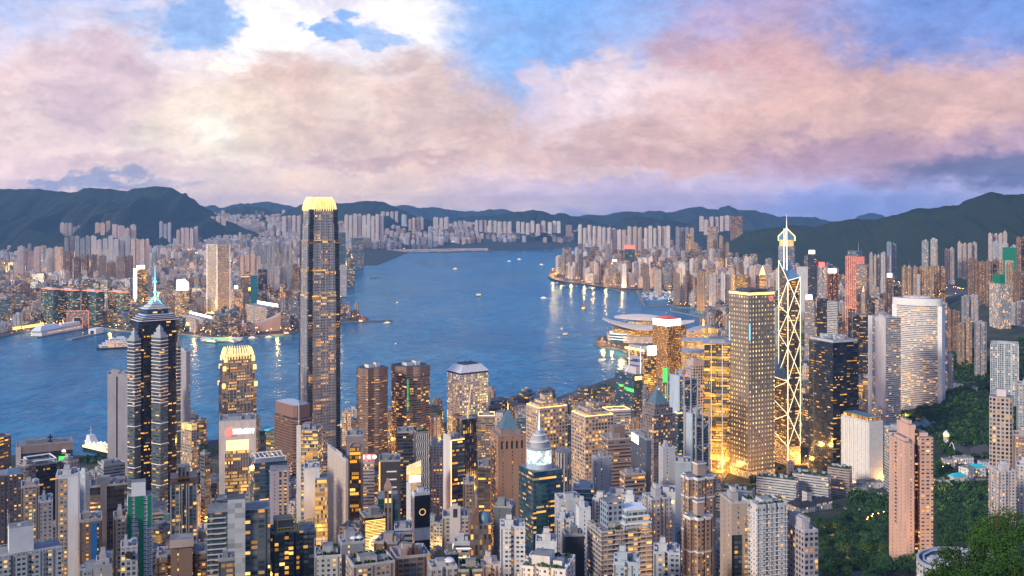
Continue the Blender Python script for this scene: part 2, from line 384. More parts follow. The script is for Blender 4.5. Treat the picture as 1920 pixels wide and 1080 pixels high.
def rect(c, sx, sy, rot=0.0):
    ca, sa = math.cos(rot), math.sin(rot)
    return [(c[0] + x * ca - y * sa, c[1] + x * sa + y * ca) for x, y in ((-sx / 2, -sy / 2), (sx / 2, -sy / 2), (sx / 2, sy / 2), (-sx / 2, sy / 2))]
def cen(pts): return (sum(p[0] for p in pts) / len(pts), sum(p[1] for p in pts) / len(pts))
def scale(pts, k, c=None):
    c = c or cen(pts); return [(c[0] + (p[0] - c[0]) * k, c[1] + (p[1] - c[1]) * k) for p in pts]
def lerp(a, b, t): return tuple(x + (y - x) * t for x, y in zip(a, b))
def ellipse(c, rx, ry, rot, n=28):
    return [(c[0] + rx * math.cos(t) * math.cos(rot) - ry * math.sin(t) * math.sin(rot), c[1] + rx * math.cos(t) * math.sin(rot) + ry * math.sin(t) * math.cos(rot))
            for t in (2 * PI * k / n for k in range(n))]
def notched(pts, bay=9.0, d=1.6, w=.28):
    """recesses cut into every side, as on a block of flats"""
    out = []
    n = len(pts)
    for i in range(n):
        a, b = Vector(pts[i]), Vector(pts[(i + 1) % n]); L = (b - a).length
        if L < bay * 1.1: out.append(tuple(a)); continue
        t = (b - a) / L; nrm = Vector((-t.y, t.x)); k = max(1, round(L / bay) - 1); step = L / (k + 1)
        out.append(tuple(a))
        for j in range(1, k + 1):
            s0, s1 = step * j - step * w / 2, step * j + step * w / 2
            dd = min(d, L * .15)
            out += [tuple(a + t * s0), tuple(a + t * s0 + nrm * dd), tuple(a + t * s1 + nrm * dd), tuple(a + t * s1)]
    return out
def chamfer(pts, d):
    out = []; n = len(pts)
    for i in range(n):
        p, a, b = Vector(pts[i]), Vector(pts[i - 1]), Vector(pts[(i + 1) % n])
        out += [tuple(p + (a - p).normalized() * d), tuple(p + (b - p).normalized() * d)]
    return out
def cornercut(pts, d):
    out = []; n = len(pts)
    for i in range(n):
        p, a, b = Vector(pts[i]), Vector(pts[i - 1]), Vector(pts[(i + 1) % n])
        ea, eb = (a - p).normalized() * d, (b - p).normalized() * d
        out += [tuple(p + ea), tuple(p + ea + eb), tuple(p + eb)]
    return out
def along(pts, k, t0, t1, off):
    """a strip on side k between fractions t0..t1, standing OFF metres proud, as (p,q) on its outer line"""
    a, b = Vector(pts[k]), Vector(pts[(k + 1) % len(pts)]); d = (b - a).normalized(); nrm = Vector((d.y, -d.x)) * off
    return tuple(a.lerp(b, t0) + nrm), tuple(a.lerp(b, t1) + nrm)

def at(px, py, Y): return Vector(((px - CX) / F * Y, Y, H - (py - CY) / F * Y))
def zat(py, Y): return H - (py - CY) / F * Y
def sea(px, py, z=0.0):
    Y = (H - z) * F / (py - CY); return ((px - CX) / F * Y, Y)

def thing(name, label, cat, loc, group=None):
    o = bpy.data.objects.new(name, None); COL.objects.link(o); o.location = loc; o.empty_display_size = 5
    o['label'] = label; o['category'] = cat
    if group: o['group'] = group
    return o
def tag(o, label, cat, group=None):
    o['label'] = label; o['category'] = cat
    if group: o['group'] = group
    return o
def kind(o, k): o['kind'] = k; return o
def copy_tree(root, loc, rz=0.0, label=None, sc_=None):
    def cp(o, par):
        c = o.copy(); COL.objects.link(c)
        if par: c.parent = par
        for ch in o.children: cp(ch, c)
        return c
    c = cp(root, None); c.location = loc; c.rotation_euler = (0, 0, rz)
    if sc_: c.scale = (sc_,) * 3
    if label: c['label'] = label
    return c

# ------------------------------------------------------------------ ground, sea, hills
GP = [(0, 398), (150, 342), (300, 287), (500, 213), (650, 158), (800, 110), (950, 74), (1100, 46), (1300, 21), (1500, 8), (1650, 4.2), (9e9, 4.2)]
def gz(x, y):
    """height of the island's ground"""
    z = 4.2
    for (a, za), (b, zb) in zip(GP, GP[1:]):
        if y <= b: z = za + (zb - za) * (y - a) / (b - a); break
    def bump(cx, cyy, h, sx, sy): return h * math.exp(-((x - cx) / sx) ** 2 - ((y - cyy) / sy) ** 2)
    z += bump(640, 1560, 26, 120, 150) + bump(860, 1800, 62, 170, 260) + bump(1200, 2500, 110, 240, 420) + bump(1750, 3300, 150, 420, 600)
    return z
def gzk(x, y):
    """height of the far shore's ground"""
    return 4.0 + 90 * max(0, min(1, (y - 7200) / 2600)) ** 1.5 * max(0, min(1, (-1000 - x) / 600)) + max(0, min(220, (y - max(9900, 10900 - max(0, 500 - x) * .8)) / 1900 * 220))

ISL = [sea(*p) for p in ((-200, 885), (0, 878), (135, 872), (210, 866), (372, 832), (470, 822), (520, 812), (640, 806), (705, 800), (830, 795), (915, 781), (1000, 764),
                         (1100, 728), (1150, 711), (1185, 692), (1195, 672), (1160, 656), (1125, 652), (1114, 645), (1122, 637), (1160, 630), (1290, 622), (1345, 606), (1376, 595),
                         (1383, 588), (1372, 582), (1330, 580), (1270, 577), (1252, 571), (1256, 563), (1350, 565), (1360, 556), (1330, 546), (1200, 543), (1160, 545),
                         (1100, 533), (1045, 524), (1029, 515), (1034, 507), (1055, 504), (1062, 494), (1074, 485), (1110, 472))]
ISL += [(900, 12500), (9000, 12500), (9000, -600), (-1600, -600)]
KOW = [sea(*p) for p in ((-250, 662), (0, 634), (72, 616), (155, 612), (245, 623), (345, 628), (420, 637), (470, 632), (545, 628), (562, 622), (630, 607),
                         (692, 600), (684, 596), (640, 592), (640, 560), (660, 527), (668, 520), (650, 500), (655, 482), (672, 477), (790, 472), (925, 466), (1000, 464.5), (1110, 462.5))]
KOW += [(1400, 13200), (4200, 13200), (4200, 26000), (-14000, 26000), (-14000, 5200)]
def inside(x, y, poly):
    c = False; j = len(poly) - 1
    for i in range(len(poly)):
        xi, yi = poly[i]; xj, yj = poly[j]
        if (yi > y) != (yj > y) and x < (xj - xi) * (y - yi) / (yj - yi) + xi: c = not c
        j = i
    return c
def coast_gap(x, y, poly, n):
    d = 1e9
    for i in range(n):
        a, b = Vector(poly[i]), Vector(poly[(i + 1) % len(poly)]); p = Vector((x, y)); ab = b - a
        t = max(0, min(1, (p - a).dot(ab) / max(ab.length_squared, 1e-6))); d = min(d, (a + ab * t - p).length)
    return d

def make_setting():
    # sea: one sheet to the horizon
    m = bpy.data.materials.new('sea_water'); m.use_nodes = True
    T = NT(m.node_tree); b = T.n['Principled BSDF']; g = T.new('ShaderNodeNewGeometry')
    x, y, z = T.sep(g.outputs['Position'])[:3]
    pos = T.xyz(x, T.math('MULTIPLY', y, .55), 0.0)
    big = T.noise(T.xyz(T.math('MULTIPLY', x, .6), T.math('MULTIPLY', y, .22), 5.0), .004, 5, .6, 1.2)
    tur = T.noise(T.xyz(x, T.math('MULTIPLY', y, .5), 2.0), .010, 6, .65, 2.5)
    lane = T.noise(T.xyz(T.math('ADD', T.math('MULTIPLY', x, .35), T.math('MULTIPLY', y, .10)), T.math('MULTIPLY', y, .16), 7.0), .006, 6, .62, 1.6)
    w1 = T.noise(pos, .045, 4, .6, .4); w2 = T.noise(pos, .011, 3, .5, .6)
    h = T.math('ADD', T.math('MULTIPLY', w1, 5.0), T.math('MULTIPLY', w2, 9.0))
    bp = T.new('ShaderNodeBump'); bp.inputs['Distance'].default_value = 1.0
    T.put(bp.inputs['Strength'], T.ramp(big, .3, .7, .35, .8)); T.put(bp.inputs['Height'], h); T.n.remove(b); o = T.n['Material Output']
    df = T.new('ShaderNodeBsdfDiffuse'); gl = T.new('ShaderNodeBsdfGlossy'); fr = T.new('ShaderNodeFresnel'); mx = T.new('ShaderNodeMixShader')
    T.l.new(bp.outputs[0], gl.inputs['Normal']); T.l.new(bp.outputs[0], fr.inputs['Normal']); fr.inputs['IOR'].default_value = 1.33
    T.put(df.inputs['Color'], T.mix(T.ramp(lane, .50, .62, 0, .55), T.mix(T.ramp(tur, .42, .64, 0, .9), (.004, .125, .232), (.026, .22, .34)), (.004, .07, .16)))
    T.put(gl.inputs['Roughness'], T.ramp(big, .3, .7, .14, .26)); T.put(gl.inputs['Color'], (.66, .88, 1.0))
    T.put(mx.inputs[0], T.math('MINIMUM', T.math('MULTIPLY', fr.outputs[0], .8), .42)); T.l.new(df.outputs[0], mx.inputs[1]); T.l.new(gl.outputs[0], mx.inputs[2]); T.l.new(mx.outputs[0], o.inputs[0])
    M['sea'] = m
    s = MB(); s.quad([(-30000, -2000, 0), (30000, -2000, 0), (30000, 42000, 0), (-30000, 42000, 0)])
    kind(s.build('sea', ['sea']), 'structure')
    # flat shores with a stone quay edge
    M['land'] = mat('city_ground', (.085, .08, .075), .85, var=.4, vs=.02)
    for nm, poly, zt in (('island_ground', ISL, 4.0), ('peninsula_ground', KOW, 4.0)):
        s = MB(); s.prism(poly if area(poly) > 0 else poly[::-1], -2, zt, 0, 1); kind(s.build(nm, ['stone', 'land']), 'structure')
    # the slope between the lookout and the harbour front
    M['slope'] = mat('hillside_ground', (.05, .06, .035), .9, var=.5, vs=.03)
    xs = list(range(-900, 3001, 30)); ys = list(range(-30, 4201, 30)); v = []; f = []
    for yy in ys:
        for xx in xs:
            zz = gz(xx, yy)
            v.append((xx, yy, zz if zz > 4.6 else 3.0))
    nx = len(xs)
    for j in range(len(ys) - 1):
        for i in range(nx - 1):
            k = j * nx + i; q = (k, k + 1, k + nx + 1, k + nx)
            if max(v[t][2] for t in q) > 4.5: f.append(q)
    v2 = []; f2 = []; xs2 = list(range(-7000, 3001, 120)); ys2 = list(range(7000, 13601, 120)); n2 = len(xs2)
    for yy in ys2:
        for xx in xs2: zz = gzk(xx, yy); v2.append((xx, yy, zz if zz > 5 else 2.5))
    for j in range(len(ys2) - 1):
        for i in range(n2 - 1):
            k = j * n2 + i; q = (k, k + 1, k + n2 + 1, k + n2)
            if max(v2[t][2] for t in q) > 4.8: f2.append(q)
    me = bpy.data.meshes.new('foothill_terrain'); me.from_pydata(v2, [], f2); me.materials.append(M['slope']); me.update()
    o = bpy.data.objects.new('foothill_terrain', me); COL.objects.link(o); kind(o, 'structure')
    me = bpy.data.meshes.new('hillside_terrain'); me.from_pydata(v, [], f); me.materials.append(M['slope']); me.update()
    kind(bpy.data.objects.new('hillside_terrain', me), 'structure'); COL.objects.link(bpy.data.objects['hillside_terrain'])
def area(p): return sum(p[i][0] * p[(i + 1) % len(p)][1] - p[(i + 1) % len(p)][0] * p[i][1] for i in range(len(p))) / 2

def make_hills():
    m = bpy.data.materials.new('wooded_slope'); m.use_nodes = True
    T = NT(m.node_tree); b = T.n['Principled BSDF']; g = T.new('ShaderNodeNewGeometry')
    n = T.noise(g.outputs['Position'], .006, 8, .7, .5); n2 = T.noise(g.outputs['Position'], .05, 6, .7)
    T.put(b.inputs['Base Color'], T.mix(n, T.mix(n2, (.003, .010, .009), (.040, .066, .036)), (.050, .070, .042)))
    b.inputs['Roughness'].default_value = .95; b.inputs['Specular IOR Level'].default_value = .1
    bp = T.new('ShaderNodeBump'); bp.inputs['Distance'].default_value = 30; bp.inputs['Strength'].default_value = .8
    T.put(bp.inputs['Height'], T.math('ADD', n2, n)); T.l.new(bp.outputs[0], b.inputs['Normal'])
    M['wood'] = m
    def ridge(pts, Y, front=2.6, back=3.0, seed=0, rough=1.0):
        fy = Y if callable(Y) else (lambda x: Y)
        X = []; x = pts[0][0]
        step = 3.0
        while x <= pts[-1][0]: X.append(x); x += step
        ts = [-1, -.7, -.45, -.25, -.1, 0, .06, .14, .24, .36, .5, .66, .84, 1.0]
        v = []; f = []
        for px in X:
            for (a, ya), (b_, yb) in zip(pts, pts[1:]):
                if a <= px <= b_:
                    t = (px - a) / (b_ - a); t = t * t * (3 - 2 * t) * .6 + t * .4; py = ya + (yb - ya) * t; break
            YY = fy(px); zr = max(4, zat(py, YY)); scl = YY / 9000
            zr += (noise.noise((px * .09, seed, 1)) * 10 + noise.noise((px * .3, seed, 4)) * 5) * scl * rough
            for t in ts:
                if t <= 0: yy = YY - t * zr * back; k = 1 - abs(t) ** 1.1
                else: yy = YY - t * zr * front; k = 1 - t ** .85
                xx = (px - CX) / F * YY
                nz = (noise.noise((xx * .004, yy * .0022, seed + 3)) * 1.0 + noise.noise((xx * .011, yy * .007, seed)) * .5) * .52 * zr * (abs(t) * (1 - abs(t))) * 2.6
                v.append((xx, yy, zr * k + nz - (3 if abs(t) == 1 else 0)))
        nt = len(ts)
        for i in range(len(X) - 1):
            for j in range(nt - 1):
                a = i * nt + j; f.append((a, a + 1, a + nt + 1, a + nt))
        me = bpy.data.meshes.new('mountain'); me.from_pydata(v, [], f); me.materials.append(M['wood'])
        me.polygons.foreach_set('use_smooth', [True] * len(f)); me.update()
        o = bpy.data.objects.new('mountain', me); COL.objects.link(o); kind(o, 'structure')
    ridge([(-420, 372), (-200, 350), (-60, 352), (0, 354), (30, 355), (70, 354), (100, 358), (140, 361), (160, 352), (205, 354), (230, 358), (260, 353), (290, 349), (318, 351), (345, 364), (370, 384), (395, 398), (430, 416), (470, 432), (500, 446)], 9900, 3.4, seed=1)
    ridge([(360, 400), (378, 387), (395, 386), (415, 390), (440, 383), (470, 381), (500, 378), (540, 385), (570, 392), (610, 402)], 16500, seed=2)
    ridge([(400, 410), (412, 398), (430, 391), (460, 386), (490, 390), (520, 399), (555, 412), (580, 424)], 12000, seed=3)
    ridge([(505, 418), (520, 407), (545, 392), (575, 380), (600, 376), (625, 381), (650, 381), (690, 376), (720, 379), (745, 390), (775, 404), (800, 411), (840, 424)], 11600, seed=4)
    ridge([(700, 400), (735, 387), (760, 384), (790, 390), (815, 388), (840, 393), (870, 396), (895, 396), (920, 393), (945, 392), (965, 397), (990, 402), (1030, 412)], 18000, seed=5)
    ridge([(810, 424), (840, 413), (870, 407), (900, 405), (925, 405), (950, 399), (975, 397), (1000, 393), (1015, 396), (1035, 402), (1052, 399), (1070, 404), (1095, 409), (1130, 418), (1160, 432)], 12200, seed=6)
    ridge([(1060, 414), (1080, 407), (1100, 402), (1130, 404), (1170, 396), (1200, 398), (1225, 395), (1260, 398), (1290, 390), (1310, 387), (1330, 392), (1350, 393), (1367, 385), (1385, 394), (1410, 394), (1430, 398), (1460, 406), (1500, 406), (1530, 408), (1565, 417)], 15000, seed=7)
    ridge([(1130, 436), (1150, 421), (1170, 411), (1187, 405), (1215, 408), (1260, 415), (1290, 418), (1300, 411), (1330, 416), (1365, 423), (1400, 431), (1450, 446)], 11000, seed=8)
    ridge([(1590, 416), (1605, 410), (1620, 402), (1635, 399), (1650, 402), (1668, 407), (1700, 416)], 19000, seed=9)
    ridge([(1300, 500), (1340, 474), (1370, 452), (1400, 435), (1440, 428), (1490, 422), (1530, 426), (1570, 415), (1600, 411), (1640, 412), (1670, 405), (1690, 400), (1720, 390), (1745, 391), (1775, 386), (1800, 384), (1830, 370), (1855, 360), (1890, 365), (1925, 364), (1990, 350), (2200, 340)],
          lambda x: 7600 - (x - 1300) * 3.4, 3.0, seed=10)
make_setting(); make_hills()
# ------------------------------------------------------------------ buildings
OCC = []                                # (x0, x1, ytop, ybase, Y, name) of everything built by hand, in reference pixels
FOOT = []                               # footprints already taken
LAND = []                               # landmarks that labels of their neighbours refer to: (px, py, words)
class Frame:
    """a rectangular plan whose near corner stands at xs (reference pixels) and whose far corners show at x0 and x1"""
    def __init__(s, x0, xs, x1, yt, Y, phi=35, depth=None, zb=None):
        s.Y = Y; s.z1 = zat(yt, Y)
        if xs is None:
            c = (x0 + x1) / 2; tc = (c - CX) / F; al = math.atan(tc) + math.radians(phi if phi != 35 else 0)
            r = Vector((math.cos(al), -math.sin(al))); fw = Vector((math.sin(al), math.cos(al)))
            w = (x1 - x0) / F * Y; D = depth or w * .9
            mid = Vector((tc * Y, Y)); a = mid - r * w / 2; b = mid + r * w / 2
            s.pts = [tuple(a), tuple(b), tuple(b + fw * D), tuple(a + fw * D)]; s.a, s.b = w, D
        else:
            tc = (xs - CX) / F; C = Vector((tc * Y, Y)); al = math.atan(tc); p = math.radians(phi)
            r = Vector((math.cos(al), -math.sin(al))); fw = Vector((math.sin(al), math.cos(al)))
            dR = r * math.cos(p) + fw * math.sin(p); dL = -r * math.sin(p) + fw * math.cos(p)
            t1 = (x1 - CX) / F; t0 = (x0 - CX) / F
            s.a = (t1 * C.y - C.x) / (dR.x - t1 * dR.y); s.b = (t0 * C.y - C.x) / (dL.x - t0 * dL.y)
            if depth: s.b = depth
            s.pts = [tuple(C), tuple(C + dR * s.a), tuple(C + dR * s.a + dL * s.b), tuple(C + dL * s.b)]
        s.c = cen(s.pts)
        s.rot = math.atan2(s.pts[1][1] - s.pts[0][1], s.pts[1][0] - s.pts[0][0])
        g = [gz(*p) if Y < 3100 or s.c[0] > 300 else gzk(*p) for p in s.pts]
        s.zb = (min(g) - 2) if zb is None else zb
        s.base = (s.c[0], s.c[1], max(s.zb, 0))
        s.rect = (x0, x1, yt)
        OCC.append((x0, x1, yt, CY + (H - s.zb) * F / Y, Y)); FOOT.append((s.c[0], s.c[1], math.hypot(s.a, s.b) / 2, s.pts))
    def uv(s, u, v):
        """a point on the plan, u along the first side and v along the second, 0..1"""
        p, q, t = Vector(s.pts[0]), Vector(s.pts[1]), Vector(s.pts[3]); return tuple(p + (q - p) * u + (t - p) * v)
    def sub(s, u0, u1, v0, v1): return [s.uv(u0, v0), s.uv(u1, v0), s.uv(u1, v1), s.uv(u0, v1)]

C_ = dict(W=(.72, .70, .71), P=(.62, .55, .54), B=(.48, .37, .29), T=(.40, .27, .19), BR=(.22, .13, .095), G=(.36, .37, .40), LG=(.52, .53, .56), DG=(.14, .145, .16),
          N=(.05, .065, .10), K=(.025, .028, .035), BL=(.24, .33, .44), LB=(.44, .53, .62), L=(.40, .38, .47), PK=(.66, .42, .36), GN=(.08, .16, .14), TE=(.05, .14, .17), GO=(.24, .16, .08), SV=(.34, .34, .37))

def roof_kit(root, fr, z, style, col, rnd, pts=None):
    """parapet, plant rooms, tanks, masts: each a part"""
    pts = pts or fr.pts
    sz = min(fr.a, fr.b)
    if style in ('none',): return
    def part(u0, u1, v0, v1, h, nm='plant_room', c=None, zz=None):
        s = MB(); q = fr.sub(u0, u1, v0, v1); s.prism(q, (zz or z), (zz or z) + h, 0, 1); return s.build(nm, ['plant', 'roof'], root, c or col)
    if style != 'nopar':
        s = MB(); n = len(pts); inn = scale(pts, 1 - 1.4 / max(sz, 6))
        hp = rnd.uniform(1.0, 1.8)
        for i in range(n):
            j = (i + 1) % n
            s.quad([(*pts[i], z), (*pts[j], z), (*pts[j], z + hp), (*pts[i], z + hp)], 0)
            s.quad([(*pts[i], z + hp), (*pts[j], z + hp), (*inn[j], z + hp), (*inn[i], z + hp)], 0)
            s.quad([(*inn[j], z), (*inn[i], z), (*inn[i], z + hp), (*inn[j], z + hp)], 0)
        par = s.build('parapet', ['plant'], root, lerp(col, (.6, .6, .6), .25))
    if style in ('plant', 'flats', 'mast', 'tanks', 'garden', 'lit'):
        u = rnd.uniform(.12, .35); v = rnd.uniform(.15, .3)
        w = rnd.uniform(.28, .42); d = rnd.uniform(.3, .5); h = rnd.uniform(3.5, 6.5)
        pr = part(u, u + w, v, v + d, h)
        if style == 'flats':
            part(u + .06, u + w - .06, v + .06, v + d - .08, 3.2, 'lift_house', lerp(col, (.65, .65, .66), .4), z + h).parent = pr
        else: part(min(.66, u + w + .08), min(.66, u + w + .08) + .2, v + .05, v + .3, h * .6)
        s = MB()
        for k in range(rnd.randint(3, 7)):
            c = fr.uv(rnd.uniform(.1, .9), rnd.uniform(.08, .9)); s.box(c, rnd.uniform(1, 2.4), rnd.uniform(1, 2), z, z + rnd.uniform(1, 2.2), fr.rot)
        s.build('roof_units', ['tank'], root)
    if style in ('tanks', 'flats'):
        s = MB(); c = fr.uv(.78, .68); s.bar((*c, z), (*c, z + 3.4), 2.0, 0, 10); s.build('water_tank', ['tank'], root)
    if style == 'mast':
        s = MB(); c = fr.uv(.5, .5); s.bar((*c, z), (*c, z + 5), .8, 0, 6); s.bar((*c, z + 5), (*c, z + 26), .45, 0, 5, .15); s.build('mast', ['steel'], root)
    if style == 'garden':
        s = MB()
        for k in range(60):
            c = fr.uv(rnd.uniform(.08, .92), rnd.choice((rnd.uniform(.06, .16), rnd.uniform(.84, .94)))); blob_leaf(s, (c[0], c[1], z + rnd.uniform(.5, 2.2)), .9, rnd, 5)
        s.build('roof_plants', ['leaf'], root)
    if style == 'lit':
        s = MB()
        for i in range(len(pts)):
            a, b = inn[i], inn[(i + 1) % len(pts)]
            s.bar((*a, z + 1.9), (*b, z + 1.9), .35, 0, 4)
        s.build('roof_edge_lights', ['lampl'], root).parent = par

def blob_leaf(s, c, r, rnd, n=6):
    for _ in range(n):
        d = Vector((rnd.gauss(0, 1), rnd.gauss(0, 1), rnd.gauss(0, 1))).normalized(); e = d.orthogonal().normalized() * r * .8; f2 = d.cross(e)
        p = Vector(c) + d * r * rnd.uniform(.2, .8)
        s.quad([p - e - f2, p + e - f2 * .6, p + e * .7 + f2, p - e + f2])

def leafmat(name, a, b):
    m = bpy.data.materials.new(name); m.use_nodes = True; T = NT(m.node_tree); bs = T.n['Principled BSDF']
    g = T.new('ShaderNodeNewGeometry'); oi = T.new('ShaderNodeObjectInfo'); n = T.noise(g.outputs['Position'], .35, 3, .6)
    k = T.math('ADD', T.math('MULTIPLY', n, .7), T.math('MULTIPLY', g.outputs['Random Per Island'], .5))
    T.put(bs.inputs['Base Color'], T.vmath('SCALE', T.mix(k, a, b), T.math('ADD', .7, T.math('MULTIPLY', oi.outputs['Random'], .6))))
    bs.inputs['Roughness'].default_value = .6; bs.inputs['Specular IOR Level'].default_value = .25
    return m
M['leaf'] = leafmat('tree_leaves', (.018, .052, .014), (.07, .15, .03))
M['leafd'] = leafmat('dark_tree_leaves', (.013, .044, .016), (.042, .105, .030))
M['bark'] = mat('tree_bark', (.10, .07, .05), .9, var=.3, vs=.5)

def slabs(root, pts, z0, z1, step, proud, th, mats, name='floor_bands', col=None, lit=.2, sides=None):
    """projecting floor edges all round (surface pattern of one facade)"""
    s = MB(); z = z0; out = scale(pts, 1 + 2 * proud / max(1, min(math.dist(pts[0], pts[1]), math.dist(pts[1], pts[2]))))
    while z < z1:
        s.prism(out, z, z + th, 0, 0, bottom=True); z += step
    return s.build(name, mats, root, col, lit)

def tower(name, label, cat, x0, xs, x1, yt, Y, m='apt', col='P', lit=.2, roof='plant', phi=35, depth=None, zb=None, group=None, plan='rect', seed=None, podium=0, steps=None, land=None):
    fr = Frame(x0, xs, x1, yt, Y, phi, depth, zb); rnd = random.Random(seed or int(x0 * 7 + yt * 13 + Y))
    col = C_[col] if isinstance(col, str) else col
    root = thing(name, label, cat, fr.base, group)
    pts = fr.pts
    if plan == 'notch': pts = notched(pts, 8.5, 1.8)
    elif plan == 'chamfer': pts = chamfer(pts, min(fr.a, fr.b) * .18)
    elif plan == 'cut': pts = cornercut(pts, min(fr.a, fr.b) * .2)
    elif plan == 'cross': pts = cornercut(notched(pts, 9, 1.5), min(fr.a, fr.b) * .22) if False else notched(cornercut(pts, min(fr.a, fr.b) * .24), 9, 1.4)
    elif plan == 'round': pts = ellipse(fr.c, fr.a * .5, fr.b * .5, fr.rot)
    s = MB()
    if steps:      # list of (fraction of height, scale)
        z = fr.zb; k = 1.0
        for fz, kk in steps + [(1.0, None)]:
            zz = fr.zb + (fr.z1 - fr.zb) * fz
            s.prism(scale(pts, k, fr.c), z, zz, 0, 1); z = zz
            if kk: k = kk
        pts = scale(pts, k, fr.c)
    else: s.prism(pts, fr.zb, fr.z1, 0, 1)
    w = s.build('wall', [m, 'roof'], root, col, lit)
    if podium:
        s = MB(); s.prism(scale(fr.pts, 1.35), fr.zb - 2, fr.zb + podium, 0, 1); s.build('podium', ['band', 'roofd'], root, lerp(col, (.2, .2, .2), .4), .55)
    if plan == 'round': roof = 'none' if roof == 'plant' else roof
    roof_kit(root, fr, fr.z1, roof, lerp(col, (.45, .45, .47), .35), rnd, pts if plan != 'rect' or steps else None)
    fr.root = root; fr.col = col; fr.top = pts
    if land: LAND.append(((x0 + x1) / 2, yt, land))
    return fr

def sidebox(fr, root, side, t0, t1, z0, z1, proud, mats, name, col=None, lit=.2, thick=.6):
    """a flat piece fixed on a wall: sign, pier, screen"""
    p, q = along(fr.pts, side, t0, t1, proud); p2, q2 = along(fr.pts, side, t0, t1, proud - thick)
    s = MB(); s.prism([p, q, q2, p2], z0, z1, 0, 0, bottom=True); return s.build(name, mats, root, col, lit)

def fins(fr, root, side, n, z0, z1, mats, name='wall_fins', proud=.5, w=.5, t0=0.0, t1=1.0, col=None):
    s = MB(); L = math.dist(fr.pts[side], fr.pts[(side + 1) % 4])
    for k in range(n + 1):
        t = t0 + (t1 - t0) * k / n; d = w / 2 / L
        p, q = along(fr.pts, side, t - d, t + d, proud); p2, q2 = along(fr.pts, side, t - d, t + d, -.1); s.prism([p, q, q2, p2], z0, z1, 0, 0)
    return s.build(name, mats, root, col)

def letters(txt, size, fr, side, t, z, proud, m, name='sign_lettering', parent=None, ext=.15):
    """raised lettering on a wall, its middle at fraction t of that side"""
    cu = bpy.data.curves.new(name, 'FONT'); cu.body = txt; cu.size = size; cu.extrude = ext; cu.align_x = 'CENTER'; cu.align_y = 'CENTER'
    tmp = bpy.data.objects.new('tmp', cu); COL.objects.link(tmp)
    dg = bpy.context.evaluated_depsgraph_get(); me = bpy.data.meshes.new_from_object(tmp.evaluated_get(dg)); me.name = name
    bpy.data.objects.remove(tmp); me.materials.clear(); me.materials.append(M[m])
    for p in me.polygons: p.material_index = 0
    o = bpy.data.objects.new(name, me); COL.objects.link(o)
    a, b = Vector(fr.pts[side]), Vector(fr.pts[(side + 1) % 4]); d = (b - a).normalized(); nrm = Vector((d.y, -d.x))
    pos = a.lerp(b, t) + nrm * proud
    o.parent = parent; L = Vector(parent.location)
    mw = Matrix(((d.x, 0, nrm.x, 0), (d.y, 0, nrm.y, 0), (0, 1, 0, 0), (0, 0, 0, 1)))
    o.matrix_local = Matrix.Translation(Vector((pos.x, pos.y, z)) - L) @ mw
    return o
